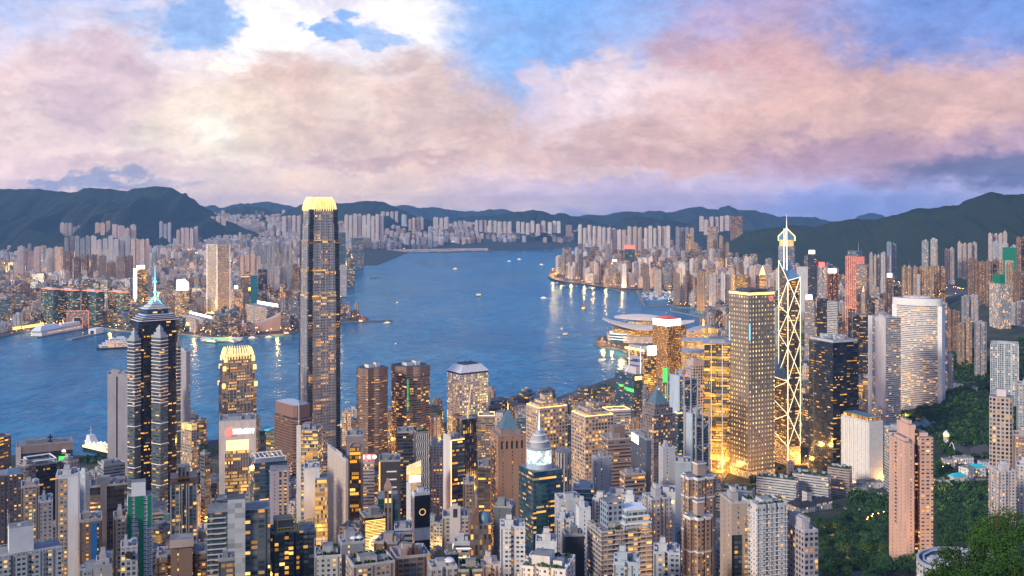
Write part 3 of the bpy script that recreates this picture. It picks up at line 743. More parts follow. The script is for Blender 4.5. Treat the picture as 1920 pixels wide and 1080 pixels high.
# ------------------------------------------------------------------ the tall landmarks
def tallest_tower():
    Y = 1540; fr = Frame(561, 579, 637, 392, Y, 16.5); zb = fr.zb; zc = fr.z1
    root = thing('skyscraper', 'tallest silver skyscraper by the water with a glowing gold claw crown', 'skyscraper', fr.base)
    LAND.append((598, 480, 'the tallest gold-crowned skyscraper'))
    secs = [(zat(870, Y), zat(560, Y), 1.0), (zat(560, Y), zat(507, Y), .975), (zat(507, Y), zat(452, Y), .945), (zat(452, Y), zat(420, Y), .90), (zat(420, Y), zat(392, Y), .86)]
    s = MB(); s2 = MB()
    for i, (z0, z1, k) in enumerate(secs):
        base = scale(fr.pts, k); p = cornercut(base, 5.2)
        top = cornercut(scale(fr.pts, k * (.965 if i == 4 else .995)), 5.2)
        s.prism(p, z0 if i else zb, z1, 0, 1, top)
        # dark glass in the cut corners and mid-side piers
        for c in range(4):
            q = base[c]; cc = Vector(q).lerp(Vector(fr.c), .10)
            s2.prism(rect(cc, 6.5, 6.5, fr.rot), z0 if i else zb, z1 - .5, 0, 1)
    s.build('shaft', ['ifc', 'roofd'], root, (.58, .53, .52), .30)
    s2.build('corner_glazing', ['glass', 'roofd'], root, C_['DG'], .10)
    # bright refuge floors
    for z, k in ((zat(507, Y), .985), (zat(452, Y), .955), (zat(556, Y), 1.004)):
        s = MB(); s.prism(cornercut(scale(fr.pts, k), 5.4), z - 5, z + .6, 0, 0); s.build('lit_floor_band', ['gold'], root, (.6, .5, .35), .85)
    # vertical silver ribs down each face
    s = MB()
    for side in range(4):
        for t in (.16, .22, .38, .44, .56, .62, .78, .84):
            for (z0, z1, k) in secs:
                pp = scale(fr.pts, k); a, b = along(pp, side, t - .006, t + .006, .7); a2, b2 = along(pp, side, t - .006, t + .006, -.2)
                s.prism([a, b, b2, a2], z0, z1 + .5, 0, 0)
    s.build('vertical_ribs', ['steel'], root)
    # claw crown: curved glowing fins
    z0, z1 = zat(392, Y), zat(369, Y)
    s = MB(); core = scale(fr.pts, .80)
    for j in range(4):
        t0, t1 = j / 4, (j + 1) / 4; k0, k1 = .80 - .22 * t0 ** 2, .80 - .22 * t1 ** 2
        s.prism(chamfer(scale(fr.pts, k0), 7), z0 + (z1 - z0) * t0 * .86, z0 + (z1 - z0) * t1 * .86, 0, 0, chamfer(scale(fr.pts, k1), 7), cap=j == 3)
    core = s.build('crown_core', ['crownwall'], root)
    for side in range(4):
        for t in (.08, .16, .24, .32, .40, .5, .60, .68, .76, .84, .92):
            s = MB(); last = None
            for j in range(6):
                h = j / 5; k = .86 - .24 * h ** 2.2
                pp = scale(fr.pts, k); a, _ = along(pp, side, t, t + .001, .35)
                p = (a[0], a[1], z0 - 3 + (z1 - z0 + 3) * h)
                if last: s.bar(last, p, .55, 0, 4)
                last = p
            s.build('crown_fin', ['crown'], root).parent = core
    s = MB(); s.bar((*fr.c, z1 - 5), (*fr.c, z1 + 6), .4, 0, 4); s.build('mast', ['steel'], root)
    # low shopping podium round the foot
    s = MB(); s.prism(scale(fr.pts, 1.7), 3, 24, 0, 1); s.build('podium', ['band', 'roofd'], root, C_['B'], .45)
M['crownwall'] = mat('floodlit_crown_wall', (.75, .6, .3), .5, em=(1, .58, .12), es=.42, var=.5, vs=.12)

def short_claw_tower():
    Y = 1450; fr = Frame(409, 418, 482, 672, Y, 12); zb = fr.zb
    root = thing('skyscraper', 'smaller gold-lit skyscraper with a spiked claw crown behind the white bank tower', 'skyscraper', fr.base)
    LAND.append((446, 690, 'the smaller spiked gold tower'))
    secs = [(zb, zat(722, Y), 1.0), (zat(722, Y), zat(690, Y), .94), (zat(690, Y), zat(672, Y), .86)]
    s = MB()
    for i, (z0, z1, k) in enumerate(secs): s.prism(cornercut(scale(fr.pts, k), 5), z0, z1, 0, 1, cornercut(scale(fr.pts, k * (.985 if i else 1)), 5))
    s.build('shaft', ['ifc', 'roofd'], root, (.36, .33, .30), .55)
    for k, z in ((1.01, zat(722, Y)), (.95, zat(690, Y)), (.87, zat(674, Y))):
        for c in range(4):
            s = MB(); q = Vector(scale(fr.pts, k * .93)[c]); s.prism(rect(q, 4, 4, fr.rot), z - 5, z + 1.5, 0, 0); s.build('corner_light', ['crown'], root)
    s = MB()
    for side in range(4):
        for t in (.2, .3, .4, .5, .6, .7, .8):
            a, b = along(fr.pts, side, t - .006, t + .006, .6); a2, b2 = along(fr.pts, side, t - .006, t + .006, -.2); s.prism([a, b, b2, a2], zb, zat(722, Y), 0, 0)
            pp = scale(fr.pts, .94); a, b = along(pp, side, t - .006, t + .006, .6); a2, b2 = along(pp, side, t - .006, t + .006, -.2); s.prism([a, b, b2, a2], zat(722, Y), zat(690, Y), 0, 0)
    s.build('vertical_ribs', ['steel'], root)
    z0, z1 = zat(676, Y), zat(655, Y)
    s = MB(); s.prism(chamfer(scale(fr.pts, .66), 5), z0 - 2, z0 + 5, 0, 0); core = s.build('crown_core', ['crownwall'], root)
    for side in range(4):
        for t in (.06, .15, .24, .34, .44, .54, .64, .74, .84, .94):
            s = MB(); last = None
            for j in range(5):
                h = j / 4; k = .86 - .16 * h ** 1.8; a, _ = along(scale(fr.pts, k), side, t, t + .001, .3); p = (a[0], a[1], z0 + (z1 - z0) * h)
                if last: s.bar(last, p, .5, 0, 4)
                last = p
            s.build('crown_fin', ['crown'], root).parent = core

def dark_spire_tower():
    Y = 1155; fr = Frame(246, 262, 335, 603, Y, 17); zb = fr.zb
    root = thing('skyscraper', 'dark glass skyscraper with pink-lined columns, stepped top and glowing cyan spire', 'skyscraper', fr.base)
    LAND.append((288, 590, 'the dark tower with the cyan spire'))
    s = MB(); s.prism(chamfer(fr.pts, 4), zb, fr.z1, 0, 1); s.build('shaft', ['glass', 'roofd'], root, (.05, .045, .055), .16)
    # stepped top
    z = fr.z1
    for k, h, mm in ((1.05, 1.2, 'pinkline'), (1.0, 3.2, 'dark'), (.97, .8, 'pinkline'), (.92, 2.4, 'dark'), (.86, .8, 'pinkline'), (.82, 3.4, 'bluepan'), (.76, .8, 'pinkline'), (.66, 12.5, 'glassb'), (.68, .8, 'pinkline'), (.60, 3, 'tank'), (.50, 3, 'white'), (.40, 3, 'tank'), (.30, 3, 'white'), (.2, 2, 'tank')):
        h *= .52; s = MB(); s.prism(chamfer(scale(fr.pts, k), 3), z, z + h, 0, 0, bottom=True); s.build('roof_tier', [mm], root, C_['DG'], .1); z += h
    ztop = z
    # corner columns with pyramid caps and lit floor lines
    for (x0, xs, x1, yt, ap) in ((239, 252, 264, 640, 620), (284, 301, 315, 634, 612), (331, 333, 339, 650, 634)):
        g = Frame(x0, xs, x1, yt, Y - (8 if x0 < 330 else -4), 42); zz = g.z1
        s = MB(); s.prism(g.pts, zb, zz, 0, 1); c = s.build('corner_column', ['bandw', 'roofd'], root, (.10, .13, .14), .12)
        s = MB(); P_ = g.pts; ctr = g.c; k = 1.0; z = zz
        for j in range(3):
            s.prism(scale(P_, 1.02 - .3 * j), z, z + 3.0, 0, 0); z += 3.0
        s.prism(scale(P_, .5), z, z + zat(ap, Y) - zz - 7, 0, 0, scale(P_, .04)); s.build('pyramid_cap', ['tank'], root)
        s = MB(); zf = zz - 3.6; n = 0
        while zf > zb + 6:
            near = zf > zat(760, Y)
            if near or n % 6 == 0: s.prism(scale(P_, 1.035), zf, zf + (.55 if n % 6 else .8), 0, 0, bottom=True)
            zf -= 3.9; n += 1
        s.build('lit_floor_lines', ['pinkline'], root)
    # spire
    z0 = ztop - 3; c = fr.c
    s = MB()
    for k in range(4): s.bar((*fr.sub(.34, .66, .34, .66)[k], z0 - 1), (*c, z0 + 10), .55, 0, 5)
    s.build('spire_legs', ['signc'], root)
    s = MB(); s.bar((*c, z0 - 2), (*c, z0 + 15), .8, 0, 6, 1.1); s.bar((*c, z0 + 15), (*c, z0 + 26), 1.3, 0, 6, .6); core = s.build('spire_core', ['signcw'], root)
    for h, r0 in ((13, 2.4), (25, 2.7)): s = MB(); s.bar((*c, z0 + h), (*c, z0 + h + 2.2), r0, 0, 8, r0 * .72); s.build('spire_ring', ['signc'], root).parent = core
    s = MB(); s.bar((*c, z0 + 27), (*c, zat(500, Y)), .8, 0, 5, .2); s.build('spire_needle', ['signc'], root).parent = core

def braced_tower():
    Y = 1560; zb = 6
    lo = Frame(1422, 1477, 1500, 700, Y, 33); up = Frame(1460, 1477.5, 1500, 525, Y + 3, 33)
    root = thing('skyscraper', 'prism skyscraper with glowing white zigzag bracing and two rooftop masts', 'skyscraper', lo.base)
    LAND.append((1478, 560, 'the zigzag-braced prism tower'))
    L, C, Rr, B = lo.pts[3], lo.pts[0], lo.pts[1], lo.pts[2]
    s = MB(); o = up.pts[3]
    s.prism([C, up.uv(.25, .25), up.uv(0, 1.0), L], zb, [zat(712, Y), zat(690, Y), zat(672, Y), zat(712, Y)], 0, 1)
    s.build('low_prism', ['band', 'glassroof'], root, (.22, .15, .12), .42)
    s = MB(); s.prism(up.pts, zb, [zat(526, Y), zat(520, Y + 14), zat(497, Y + 40), zat(488, Y + 30)], 0, 1)
    s.build('high_prism', ['band', 'glassroof'], root, (.16, .12, .11), .30)
    s = MB(); s.prism(scale(lo.pts, 1.02), zb - 3, zat(838, Y), 0, 0); s.build('stone_base', ['grid'], root, C_['P'], .5)
    zC = [zat(y, Y) for y in (838, 777, 715, 652, 588, 526)]
    zR = [zat(y, Y + 14) for y in (826, 765, 703, 641, 578, 519)]
    def line(p, z0, q, z1, nm='glowing_brace', r=.46):
        d = Vector(p) - Vector(lo.c); d2 = Vector(q) - Vector(lo.c); off = .8
        p = Vector(p) + d.normalized() * off; q = Vector(q) + d2.normalized() * off
        s = MB(); s.bar((p.x, p.y, z0), (q.x, q.y, z1), r, 0, 5); s.build(nm, ['neon'], root)
    line(C, zb, C, zC[-1], 'glowing_edge', .7); line(up.pts[1], zat(838, Y), up.pts[1], zR[-1], 'glowing_edge'); line(up.pts[3], zat(690, Y), up.pts[3], zat(488, Y + 30), 'glowing_edge')
    for i in range(5):
        line(C, zC[i], up.pts[1], zR[i + 1]); line(C, zC[i + 1], up.pts[1], zR[i])
        if i > 1: line(C, zC[i + 1], up.pts[3], zat((838, 777, 715, 640, 588, 540)[i] - 15, Y + 30)); line(C, zC[i], up.pts[3], zat((838, 777, 715, 640, 588, 540)[i] - 15, Y + 30))
        else: line(C, zC[i + 1], lerp(L, C, .28), (zC[i] + zC[i + 1]) / 2); line(C, zC[i], lerp(L, C, .28), (zC[i] + zC[i + 1]) / 2)
    line(C, zC[-1], up.pts[1], zR[-1], 'glowing_edge'); line(C, zC[-1], up.pts[3], zat(488, Y + 30), 'glowing_edge'); line(C, zC[2], L, zat(712, Y), 'glowing_edge')
    for u, px, yt in ((.15, 1468, 428), (.4, 1475, 427)):
        c = up.uv(u, .62); s = MB(); s.bar((*c, zat(520, Y)), (*c, zat(yt, Y + 20)), .9, 0, 6, .5); s.build('mast', ['neonp'], root)
M['neonp'] = mat('floodlit_mast', (.8, .75, .7), .5, em=(1, .85, .72), es=.9)

def lattice_tower():
    fr = tower('skyscraper', 'square gold-dotted skyscraper with lattice facade beside the zigzag-braced tower', 'skyscraper', 1367, 1404, 1452, 549, 1480, 'dots', (.38, .26, .17), .92, 'none', 40, land='the square gold-dotted tower')
    r = fr.root; z = fr.z1
    s = MB(); s.prism(scale(fr.pts, 1.004), z - 3.5, z - .4, 0, 0); s.build('roof_light_band', ['lampl'], r)
    s = MB(); s.prism(scale(fr.pts, .96), z, z + .5, 0, 0); s.build('roof_deck', ['copper'], r)
    s = MB(); s.prism(scale(fr.pts, .7), z + .5, z + 4, 0, 0); s.build('plant_room', ['roofd'], r)
    for sd in (0, 3): fins(fr, r, sd, 16, fr.zb, z - 4, ['steel'], 'wall_fins', .35, .35)
    s = MB(); zz = fr.zb + 10
    while zz < z - 6: s.prism(scale(fr.pts, 1.012), zz, zz + .5, 0, 0, bottom=True); zz += 6.6
    s.build('floor_rails', ['steel'], r)
    s = MB(); s.prism(scale(fr.pts, 1.03), fr.zb - 2, fr.zb + 14, 0, 1); s.build('stone_base', ['vert', 'roof'], r, C_['P'], .8)
    letters('\u00d8', 10, fr, 0, .86, z - 10, .8, 'signp', 'roof_logo', r)
    for k, zz in ((0, .32), (3, .55)): sidebox(fr, r, k, .02, .05, z - 70, z - 45, .7, ['signc'], 'light_strip')

def twin_brown_towers():
    for i, (x0, x1, a, yt, lab) in enumerate(((669, 727, 690, 694, 'brown twin tower with rounded bay, closer to the tallest skyscraper'), (734, 806, 762, 691, 'brown twin tower with rounded bay, closer to the round-windowed white tower'))):
        Y = 1560 + i * 50; fr = Frame(x0, a, x1, yt, Y, 33 if i == 0 else 30); zb = fr.zb
        root = thing('office_tower', lab, 'office tower', fr.base, 'twin brown harbour towers')
        col = (.24, .145, .11)
        p = []
        base = fr.pts
        # two rounded bays on the near sides
        for k in range(4):
            A, Bp = Vector(base[k]), Vector(base[(k + 1) % 4]); d = (Bp - A); n_ = Vector((d.y, -d.x)).normalized(); L = d.length
            p.append(tuple(A))
            if L > 18:
                for j in range(9):
                    t = .28 + .5 * j / 8; p.append(tuple(A + d * t + n_ * L * .13 * math.sin(PI * j / 8)))
        p = chamfer(base, 5) if len(p) < 6 else p
        s = MB(); s.prism(p, zb, fr.z1, 0, 1); s.build('wall', ['band', 'roofd'], root, col, .22)
        s = MB(); zf = zb + 5
        while zf < fr.z1 - 9: s.prism(scale(p, 1.012), zf, zf + 1.1, 0, 0, bottom=True); zf += 3.7
        s.build('floor_bands', ['blank'], root, (.36, .23, .17))
        s = MB(); s.prism(scale(p, 1.01), fr.z1 - 9, fr.z1 + 1.5, 0, 1); s.build('parapet_band', ['blank', 'roofd'], root, (.26, .165, .13))
        for u0, u1, v0, v1, h in ((.2, .5, .3, .6, 5), (.55, .75, .25, .5, 7), (.3, .7, .65, .85, 4)):
            s = MB(); s.prism(fr.sub(u0, u1, v0, v1), fr.z1 + 1.5, fr.z1 + 1.5 + h, 0, 1); s.build('plant_room', ['white', 'roof'], root)
        if i == 1: sidebox(fr, root, 0, .04, .055, zat(770, Y), zat(712, Y), fr.a * .02 + .5, ['signg'], 'light_strip')
    LAND.append((737, 720, 'the brown twin towers'))

def porthole_tower():
    Y = 1700; fr = Frame(837, 863, 917, 698, Y, 32); zb = fr.zb; zt = fr.z1
    root = thing('office_tower', 'white office tower covered in round lit windows with a sloped white roof', 'office tower', fr.base)
    LAND.append((877, 740, 'the white tower with round windows'))
    s = MB(); s.prism(chamfer(fr.pts, 2.5), zb, zt - 5, 0, 1); s.build('wall', ['port', 'roof'], root, (.74, .68, .64), .62)
    s = MB(); s.prism(scale(fr.pts, .95), zt - 5, zt - 2, 0, 0); s.build('shadow_gap', ['dark'], root)
    s = MB(); s.prism(scale(fr.pts, 1.0), zt - 2, zt + 9.5, 0, 0, scale(fr.pts, .64)); s.build('mansard_roof', ['white'], root)
    s = MB(); s.prism(scale(fr.pts, .5), zt + 9.5, zt + 11.5, 0, 0); s.build('plant_room', ['roofd'], root)
    for u in (.4, .6):
        s = MB(); c = fr.uv(u, .5); s.bar((*c, zt + 11), (*c, zt + 16), .4, 0, 4); s.build('mast', ['dark'], root)

def red_top_tower():
    fr = tower('office_tower', 'gold-lit square tower with white lightbox band and red roof near the wing-roofed hall', 'office tower', 1224, 1251, 1277, 612, 2300, 'goldgrid', (.30, .15, .08), .85, 'none', 42, land='the gold tower with red roof')
    r = fr.root; z = fr.z1
    s = MB(); s.prism(scale(fr.pts, .985), z, z + 15, 0, 0); s.build('lightbox_band', ['signw'], r)
    s = MB(); s.prism(scale(fr.pts, 1.0), z + 15, z + 16.5, 0, 0); s.prism(scale(fr.pts, .5), z + 16.5, z + 20, 0, 0); s.build('red_roof', ['redroof'], r)
    for sd in (0, 3): fins(fr, r, sd, 14, fr.zb, z, ['bronze'], 'wall_fins', .5, .45)

def dark_block():
    fr = tower('office_tower', 'near-black square office tower with scattered lit strips in front of the white slab tower', 'office tower', 1517, 1562, 1610, 643, 1500, 'glass', (.010, .012, .02), .17, 'none', 40, land='the near-black square tower')
    r = fr.root; z = fr.z1; rn = random.Random(4)
    s = MB(); s.prism(scale(fr.pts, .96), z, z + 3.5, 0, 1); s.build('roof_screen', ['blank', 'roof'], r, C_['LG'])
    for k in range(10):
        s = MB(); c = fr.uv(rn.uniform(.12, .88), rn.uniform(.12, .85)); s.box(c, rn.uniform(3, 9), rn.uniform(3, 7), z + 3.5, z + 3.5 + rn.uniform(2, 6), fr.rot, 0, 1); s.build('plant_room', ['plant', 'roof'], r, C_['LG'])
    s = MB(); zz = fr.zb + 8
    while zz < z - 4: s.prism(scale(fr.pts, 1.006), zz, zz + .5, 0, 0, bottom=True); zz += 3.8
    s.build('floor_edges', ['dark'], r)

def curved_hotel():
    Y = 1850; x0, x1 = 1690, 1757; fr = Frame(1672, None, 1757, 572, Y, 12, 44); zb = fr.zb - 30; z = fr.z1
    root = thing('hotel_tower', 'curved white hotel tower with bright floor bands and a white ring crown', 'hotel tower', fr.base)
    LAND.append((1715, 620, 'the curved white hotel'))
    e = ellipse(fr.c, fr.a * .5, fr.b * .5, fr.rot, 40)
    s = MB(); s.prism(e, zb, z, 0, 1); s.build('wall', ['bandw', 'roof'], root, (.45, .42, .42), .42)
    s = MB(); zz = zb + 34
    while zz < z - 3: s.prism(scale(e, 1.012), zz, zz + 1.5, 0, 0, bottom=True); zz += 3.4
    s.build('floor_bands', ['white'], root)
    s = MB(); s.prism(scale(e, 1.05), z - 1, z + 12, 0, 1); s.build('ring_crown', ['white', 'roof'], root)
    s = MB(); s.prism(fr.sub(0, .12, .2, .8), zb, z, 0, 1); s.prism(fr.sub(.96, 1.05, .2, .9), zb, z - 1, 0, 1); s.build('side_pier', ['white', 'roof'], root)
    s = MB(); s.prism(scale(e, .6), z + 12, z + 15, 0, 0); s.build('plant_room', ['plant'], root, C_['P'])
    s = MB(); s.prism(scale(e, 1.08), zb, zb + 30, 0, 1); s.build('white_base', ['white', 'roof'], root)

def white_slabs():
    fr = tower('hotel_tower', 'white slab tower with one blank side in front of the curved white hotel', 'hotel tower', 1628, 1661, 1689, 597, 1700, 'bandw', (.60, .56, .55), .28, 'plant', 40, depth=None, land='the white slab tower')
    r = fr.root
    p = fr.pts
    s = MB(); q = [fr.uv(-.012, -.0), fr.uv(.0, 0), fr.uv(0, 1), fr.uv(-.012, 1)]
    sidebox(fr, r, 3, 0, .24, fr.zb, fr.z1 + 1, .5, ['white'], 'blank_wall'); sidebox(fr, r, 3, .42, 1, fr.zb, fr.z1 + 1, .5, ['blank'], 'blank_wall', (.62, .56, .55))
    sidebox(fr, r, 3, .24, .42, fr.zb, fr.z1 - 3, .15, ['slitd'], 'stair_windows', C_['LG'], .2)
    s = MB(); z = fr.z1
    for k in range(6): s.bar((*fr.uv(.2 + .1 * k, .3), z + 3), (*fr.uv(.2 + .1 * k, .75), z + 9), .4, 0, 4)
    s.build('roof_lattice', ['steel'], r)
    fr = tower('hotel_tower', 'narrow white slab tower with a slit of lit windows behind the curved white hotel', 'hotel tower', 1752, 1758, 1776, 570, 1960, 'vert', (.62, .58, .58), .3, 'plant', 40)
    fr = tower('office_tower', 'white arcaded office block with deep square windows below the near-black tower', 'office tower', 1578, 1629, 1655, 790, 1400, 'gridf', (.72, .69, .69), .34, 'none', 42, land='the white arcaded block')
    r = fr.root; z = fr.z1
    s = MB(); s.prism(scale(fr.pts, .9), z, z + 4.5, 0, 1); s.build('roof_bar', ['gold', 'copper'], r, C_['GO'], .9)
    s = MB()
    for sd in (0, 3):
        n = 14
        for k in range(n + 1):
            t = k / n; a, b = along(fr.pts, sd, max(0, t - .02), min(1, t + .02), .9); a2, b2 = along(fr.pts, sd, max(0, t - .02), min(1, t + .02), -.1); s.prism([a, b, b2, a2], fr.zb, z - 2, 0, 0)
    s.build('wall_piers', ['white'], r)
    s = MB(); zz = fr.zb + 14
    while zz < z - 3: s.prism(scale(fr.pts, 1.018), zz, zz + .8, 0, 0, bottom=True); zz += 3.3
    s.build('floor_bands', ['white'], r)
    for sd in (0, 3):
        for k in range(7):
            t = (k + .5) / 7; a, b = along(fr.pts, sd, t - .045, t + .045, .35); a2, b2 = along(fr.pts, sd, t - .045, t + .045, -.3)
            s = MB(); s.prism([a, b, b2, a2], fr.zb, fr.zb + 9, 0, 0); s.build('lit_arch', ['lampl'], r)
M['slitd'] = facade('stair_window_wall', 3.0, 3.4, .9, .5, es=1.2, glass=(.02, .025, .03))

def spire_tower_far():
    Y = 2900; fr = Frame(1457, 1472, 1493, 462, Y, 30); zb = fr.zb
    root = thing('skyscraper', 'gold-topped tower with pyramid roof and tall spire behind the zigzag-braced tower', 'skyscraper', fr.base)
    LAND.append((1476, 445, 'the gold pyramid-topped spire tower'))
    s = MB(); s.prism(chamfer(fr.pts, 7), zb, fr.z1, 0, 1); s.build('shaft', ['bandw', 'roof'], root, C_['BL'], .35)
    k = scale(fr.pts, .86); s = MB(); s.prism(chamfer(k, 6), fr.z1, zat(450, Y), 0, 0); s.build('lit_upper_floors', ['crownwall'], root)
    s = MB(); s.prism(k, zat(450, Y), zat(443, Y), 0, 0, scale(k, .9)); s.prism(scale(k, .84), zat(443, Y), zat(430, Y), 0, 0, scale(k, .12)); s.build('pyramid_roof', ['glassroof'], root)
    s = MB()
    for i in range(4): s.bar((*k[i], zat(452, Y)), (*k[i], zat(443, Y)), 1.2, 0, 4); s.bar((*k[i], zat(443, Y)), (*fr.c, zat(428, Y)), 1.1, 0, 4)
    s.build('gold_edge_lights', ['lampl'], root)
    s = MB(); s.bar((*fr.c, zat(432, Y)), (*fr.c, zat(424, Y)), 2.2, 0, 6, 1.6); s.bar((*fr.c, zat(424, Y)), (*fr.c, zat(402, Y)), 1.2, 0, 5, .3); s.build('spire', ['neonp'], root)

def golden_floors():
    fr = tower('office_tower', 'dark glass tower with broad golden lit floors left of the gold-dotted tower', 'office tower', 1321, None, 1367, 645, 1520, 'gold', (.10, .07, .05), .55, 'none', 0, 40, land='the tower with golden floors')
    r = fr.root; z = fr.z1
    for t in (.28, .72): sidebox(fr, r, 0, t - .012, t + .012, fr.zb, z + 4, .9, ['pinkline'], 'light_strip')
    z0 = fr.zb + 60
    for k, (y, h) in enumerate(((668, 4), (690, 9), (708, 5), (738, 5), (758, 12), (774, 6), (802, 5), (830, 26), (880, 30))):
        s = MB(); s.prism(scale(fr.pts, 1.006), zat(y, 1520) - h, zat(y, 1520), 0, 0); s.build('lit_floor_band', ['gold'], r, (.8, .5, .1), 1.9)
    s = MB(); s.prism(scale(fr.pts, 1.1), z, z + 2, 0, 0); s.prism(scale(fr.pts, .7), z + 2, z + 7, 0, 1); s.build('roof_screen', ['steel', 'roof'], r)

def masts_tower():
    fr = tower('office_tower', 'blue-grey glass tower with two white roof masts and green lit floors by the waterfront garden', 'office tower', 1153, 1189, 1205, 703, 1700, 'glassb', (.10, .13, .17), .22, 'nopar', 35, land='the tower with two white masts')
    r = fr.root; z = fr.z1
    s = MB(); s.prism(fr.sub(.45, 1, .1, .7), z, z + 12, 0, 1); s.build('plant_room', ['blank', 'roof'], r, C_['P'])
    for u in (.55, .98):
        s = MB(); c = fr.uv(u, .1 if u > .9 else .5); s.bar((*c, z), (*c, zat(651, 1700)), .9, 0, 6, .6); s.bar(c + (z + 12,), (c[0] - 6, c[1], z), .5, 0, 4); s.build('mast', ['neonw'], r)
    s = MB(); p, q = fr.uv(.55, .5), fr.uv(.98, .1)
    for h in (14, 24): s.prism([p, q, (q[0], q[1] + 1), (p[0], p[1] + 1)], z + h, z + h + 5, 0, 0, bottom=True)
    s.build('mast_panel', ['bluelav'], r)
    for t0, t1, y in ((.02, .5, 730), (.55, .8, 727), (.02, .4, 733)): sidebox(fr, r, 3, 1 - t1, 1 - t0, zat(y + 3, 1700), zat(y, 1700), .3, ['signg'], 'green_light_strip')
    sidebox(fr, r, 0, .1, .9, z - 9, z - 3, .5, ['lampl'], 'lit_sign')
    fr = tower('office_tower', 'tower with stacked golden floors and a blazing white corner screen', 'office tower', 1172, 1208, 1230, 658, 2000, 'gold', (.10, .11, .13), .75, 'nopar', 38, land='the gold-floored tower with white screen')
    r = fr.root; z = fr.z1
    sidebox(fr, r, 0, .25, 1.0, z - 10, z + 9, .8, ['signw'], 'white_screen'); sidebox(fr, r, 3, 0, 1, z - 2, z + 2, .6, ['lampl'], 'roof_light_band')
    s = MB(); s.prism(scale(fr.pts, .7), z, z + 8, 0, 1); s.build('plant_room', ['blank', 'roof'], r, C_['G'])
M['neonw'] = mat('violet_white_mast', (.8, .8, .85), .5, em=(.8, .8, 1), es=.6)
M['bluelav'] = mat('lavender_panel', (.35, .36, .55), .5)

def steel_bank():
    for i, (x0, xs, x1, yt, Y, lab) in enumerate(((1252, 1283, 1308, 714, 1400, 'grey steel-framed bank tower with hanging trusses and a red roof light'), (1285, 1305, 1330, 785, 1340, 'lower steel-framed bank wing with criss-cross trusses and pale blue core'))):
        fr = tower('office_tower', lab, 'office tower', x0, xs, x1, yt, Y, 'glassb', (.30, .34, .40), .22, 'nopar', 38)
        r = fr.root; z = fr.z1
        for k, (u, v) in enumerate(((0, 0), (1, 0), (0, 1), (.5, 0), (0, .5))):
            s = MB(); c = fr.uv(u, v); s.bar((*c, fr.zb), (*c, z + (8 if k < 2 else 14)), 1.3, 0, 6); s.build('steel_column', ['steel'], r)
        zz = z - 6
        while zz > fr.zb + 40:
            s = MB()
            for a, b, c in (((0, 0), (.5, 0), (1, 0)), ((0, 0), (0, .5), (0, 1))):
                A, B_, Cc = fr.uv(*a), fr.uv(*b), fr.uv(*c); dz = 9
                off = 1.0
                s.bar((*A, zz), (*B_, zz - dz), .7, 0, 5); s.bar((*B_, zz - dz), (*Cc, zz), .7, 0, 5); s.bar((*A, zz), (*Cc, zz), .5, 0, 4)
            s.build('hanging_truss', ['steel'], r); zz -= 30
        s = MB(); s.prism(ellipse(fr.uv(-.08, .5), fr.a * .14, fr.b * .3, fr.rot, 16), fr.zb, z + 6, 0, 0); s.build('service_core', ['blank'], r, C_['LB'])
        s = MB(); c = fr.uv(.4, .5); s.bar((*c, z), (*c, z + 9), 5, 0, 14); s.bar((*c, z + 9), (*c, z + 11), 6.5, 0, 14); s.build('round_plant_room', ['tank'], r)
        if i == 0:
            s = MB(); s.dome((c[0] + 6, c[1] - 5, z + 4), 2.4, 2.4, 2.4, 0, 8, 4); s.build('red_roof_light', ['signr'], r)
            s = MB(); s.bar((c[0], c[1], z + 11), (c[0] + 16, c[1] - 6, z + 20), .6, 0, 4); s.build('roof_crane', ['steel'], r)
    LAND.append((1290, 740, 'the steel-framed bank tower'))
    fr = tower('hotel_tower', 'white hotel tower with small square windows behind the steel-framed bank tower', 'hotel tower', 1287, 1300, 1321, 678, 1620, 'gridbig', (.62, .50, .46), .12, 'plant', 30)
    s = MB(); s.prism(scale(fr.pts, 1.02), fr.z1 - 8, fr.z1 + 1, 0, 1); s.build('parapet_band', ['blank', 'roof'], fr.root, (.56, .42, .38))
    fr = tower('office_tower', 'brown tower wearing a tall green lit screen and green outline strips', 'office tower', 1234, 1243, 1258, 712, 1500, 'band', (.30, .2, .17), .2, 'nopar', 34, land='the green-screen tower')
    sidebox(fr, fr.root, 0, .0, .7, fr.z1 - 4, fr.z1 + 17, .6, ['signg'], 'green_screen')
    for t in (.3, .9): sidebox(fr, fr.root, 0, t, t + .06, fr.zb, fr.z1 - 8, .5, ['signg'], 'green_strip')
    tower('office_tower', 'dark blue-glass block with amber top floors between the grey pyramid roof and the steel-framed bank', 'office tower', 1264, 1272, 1281, 778, 1280, 'glassb', (.05, .09, .12), .4, 'lit', 34)

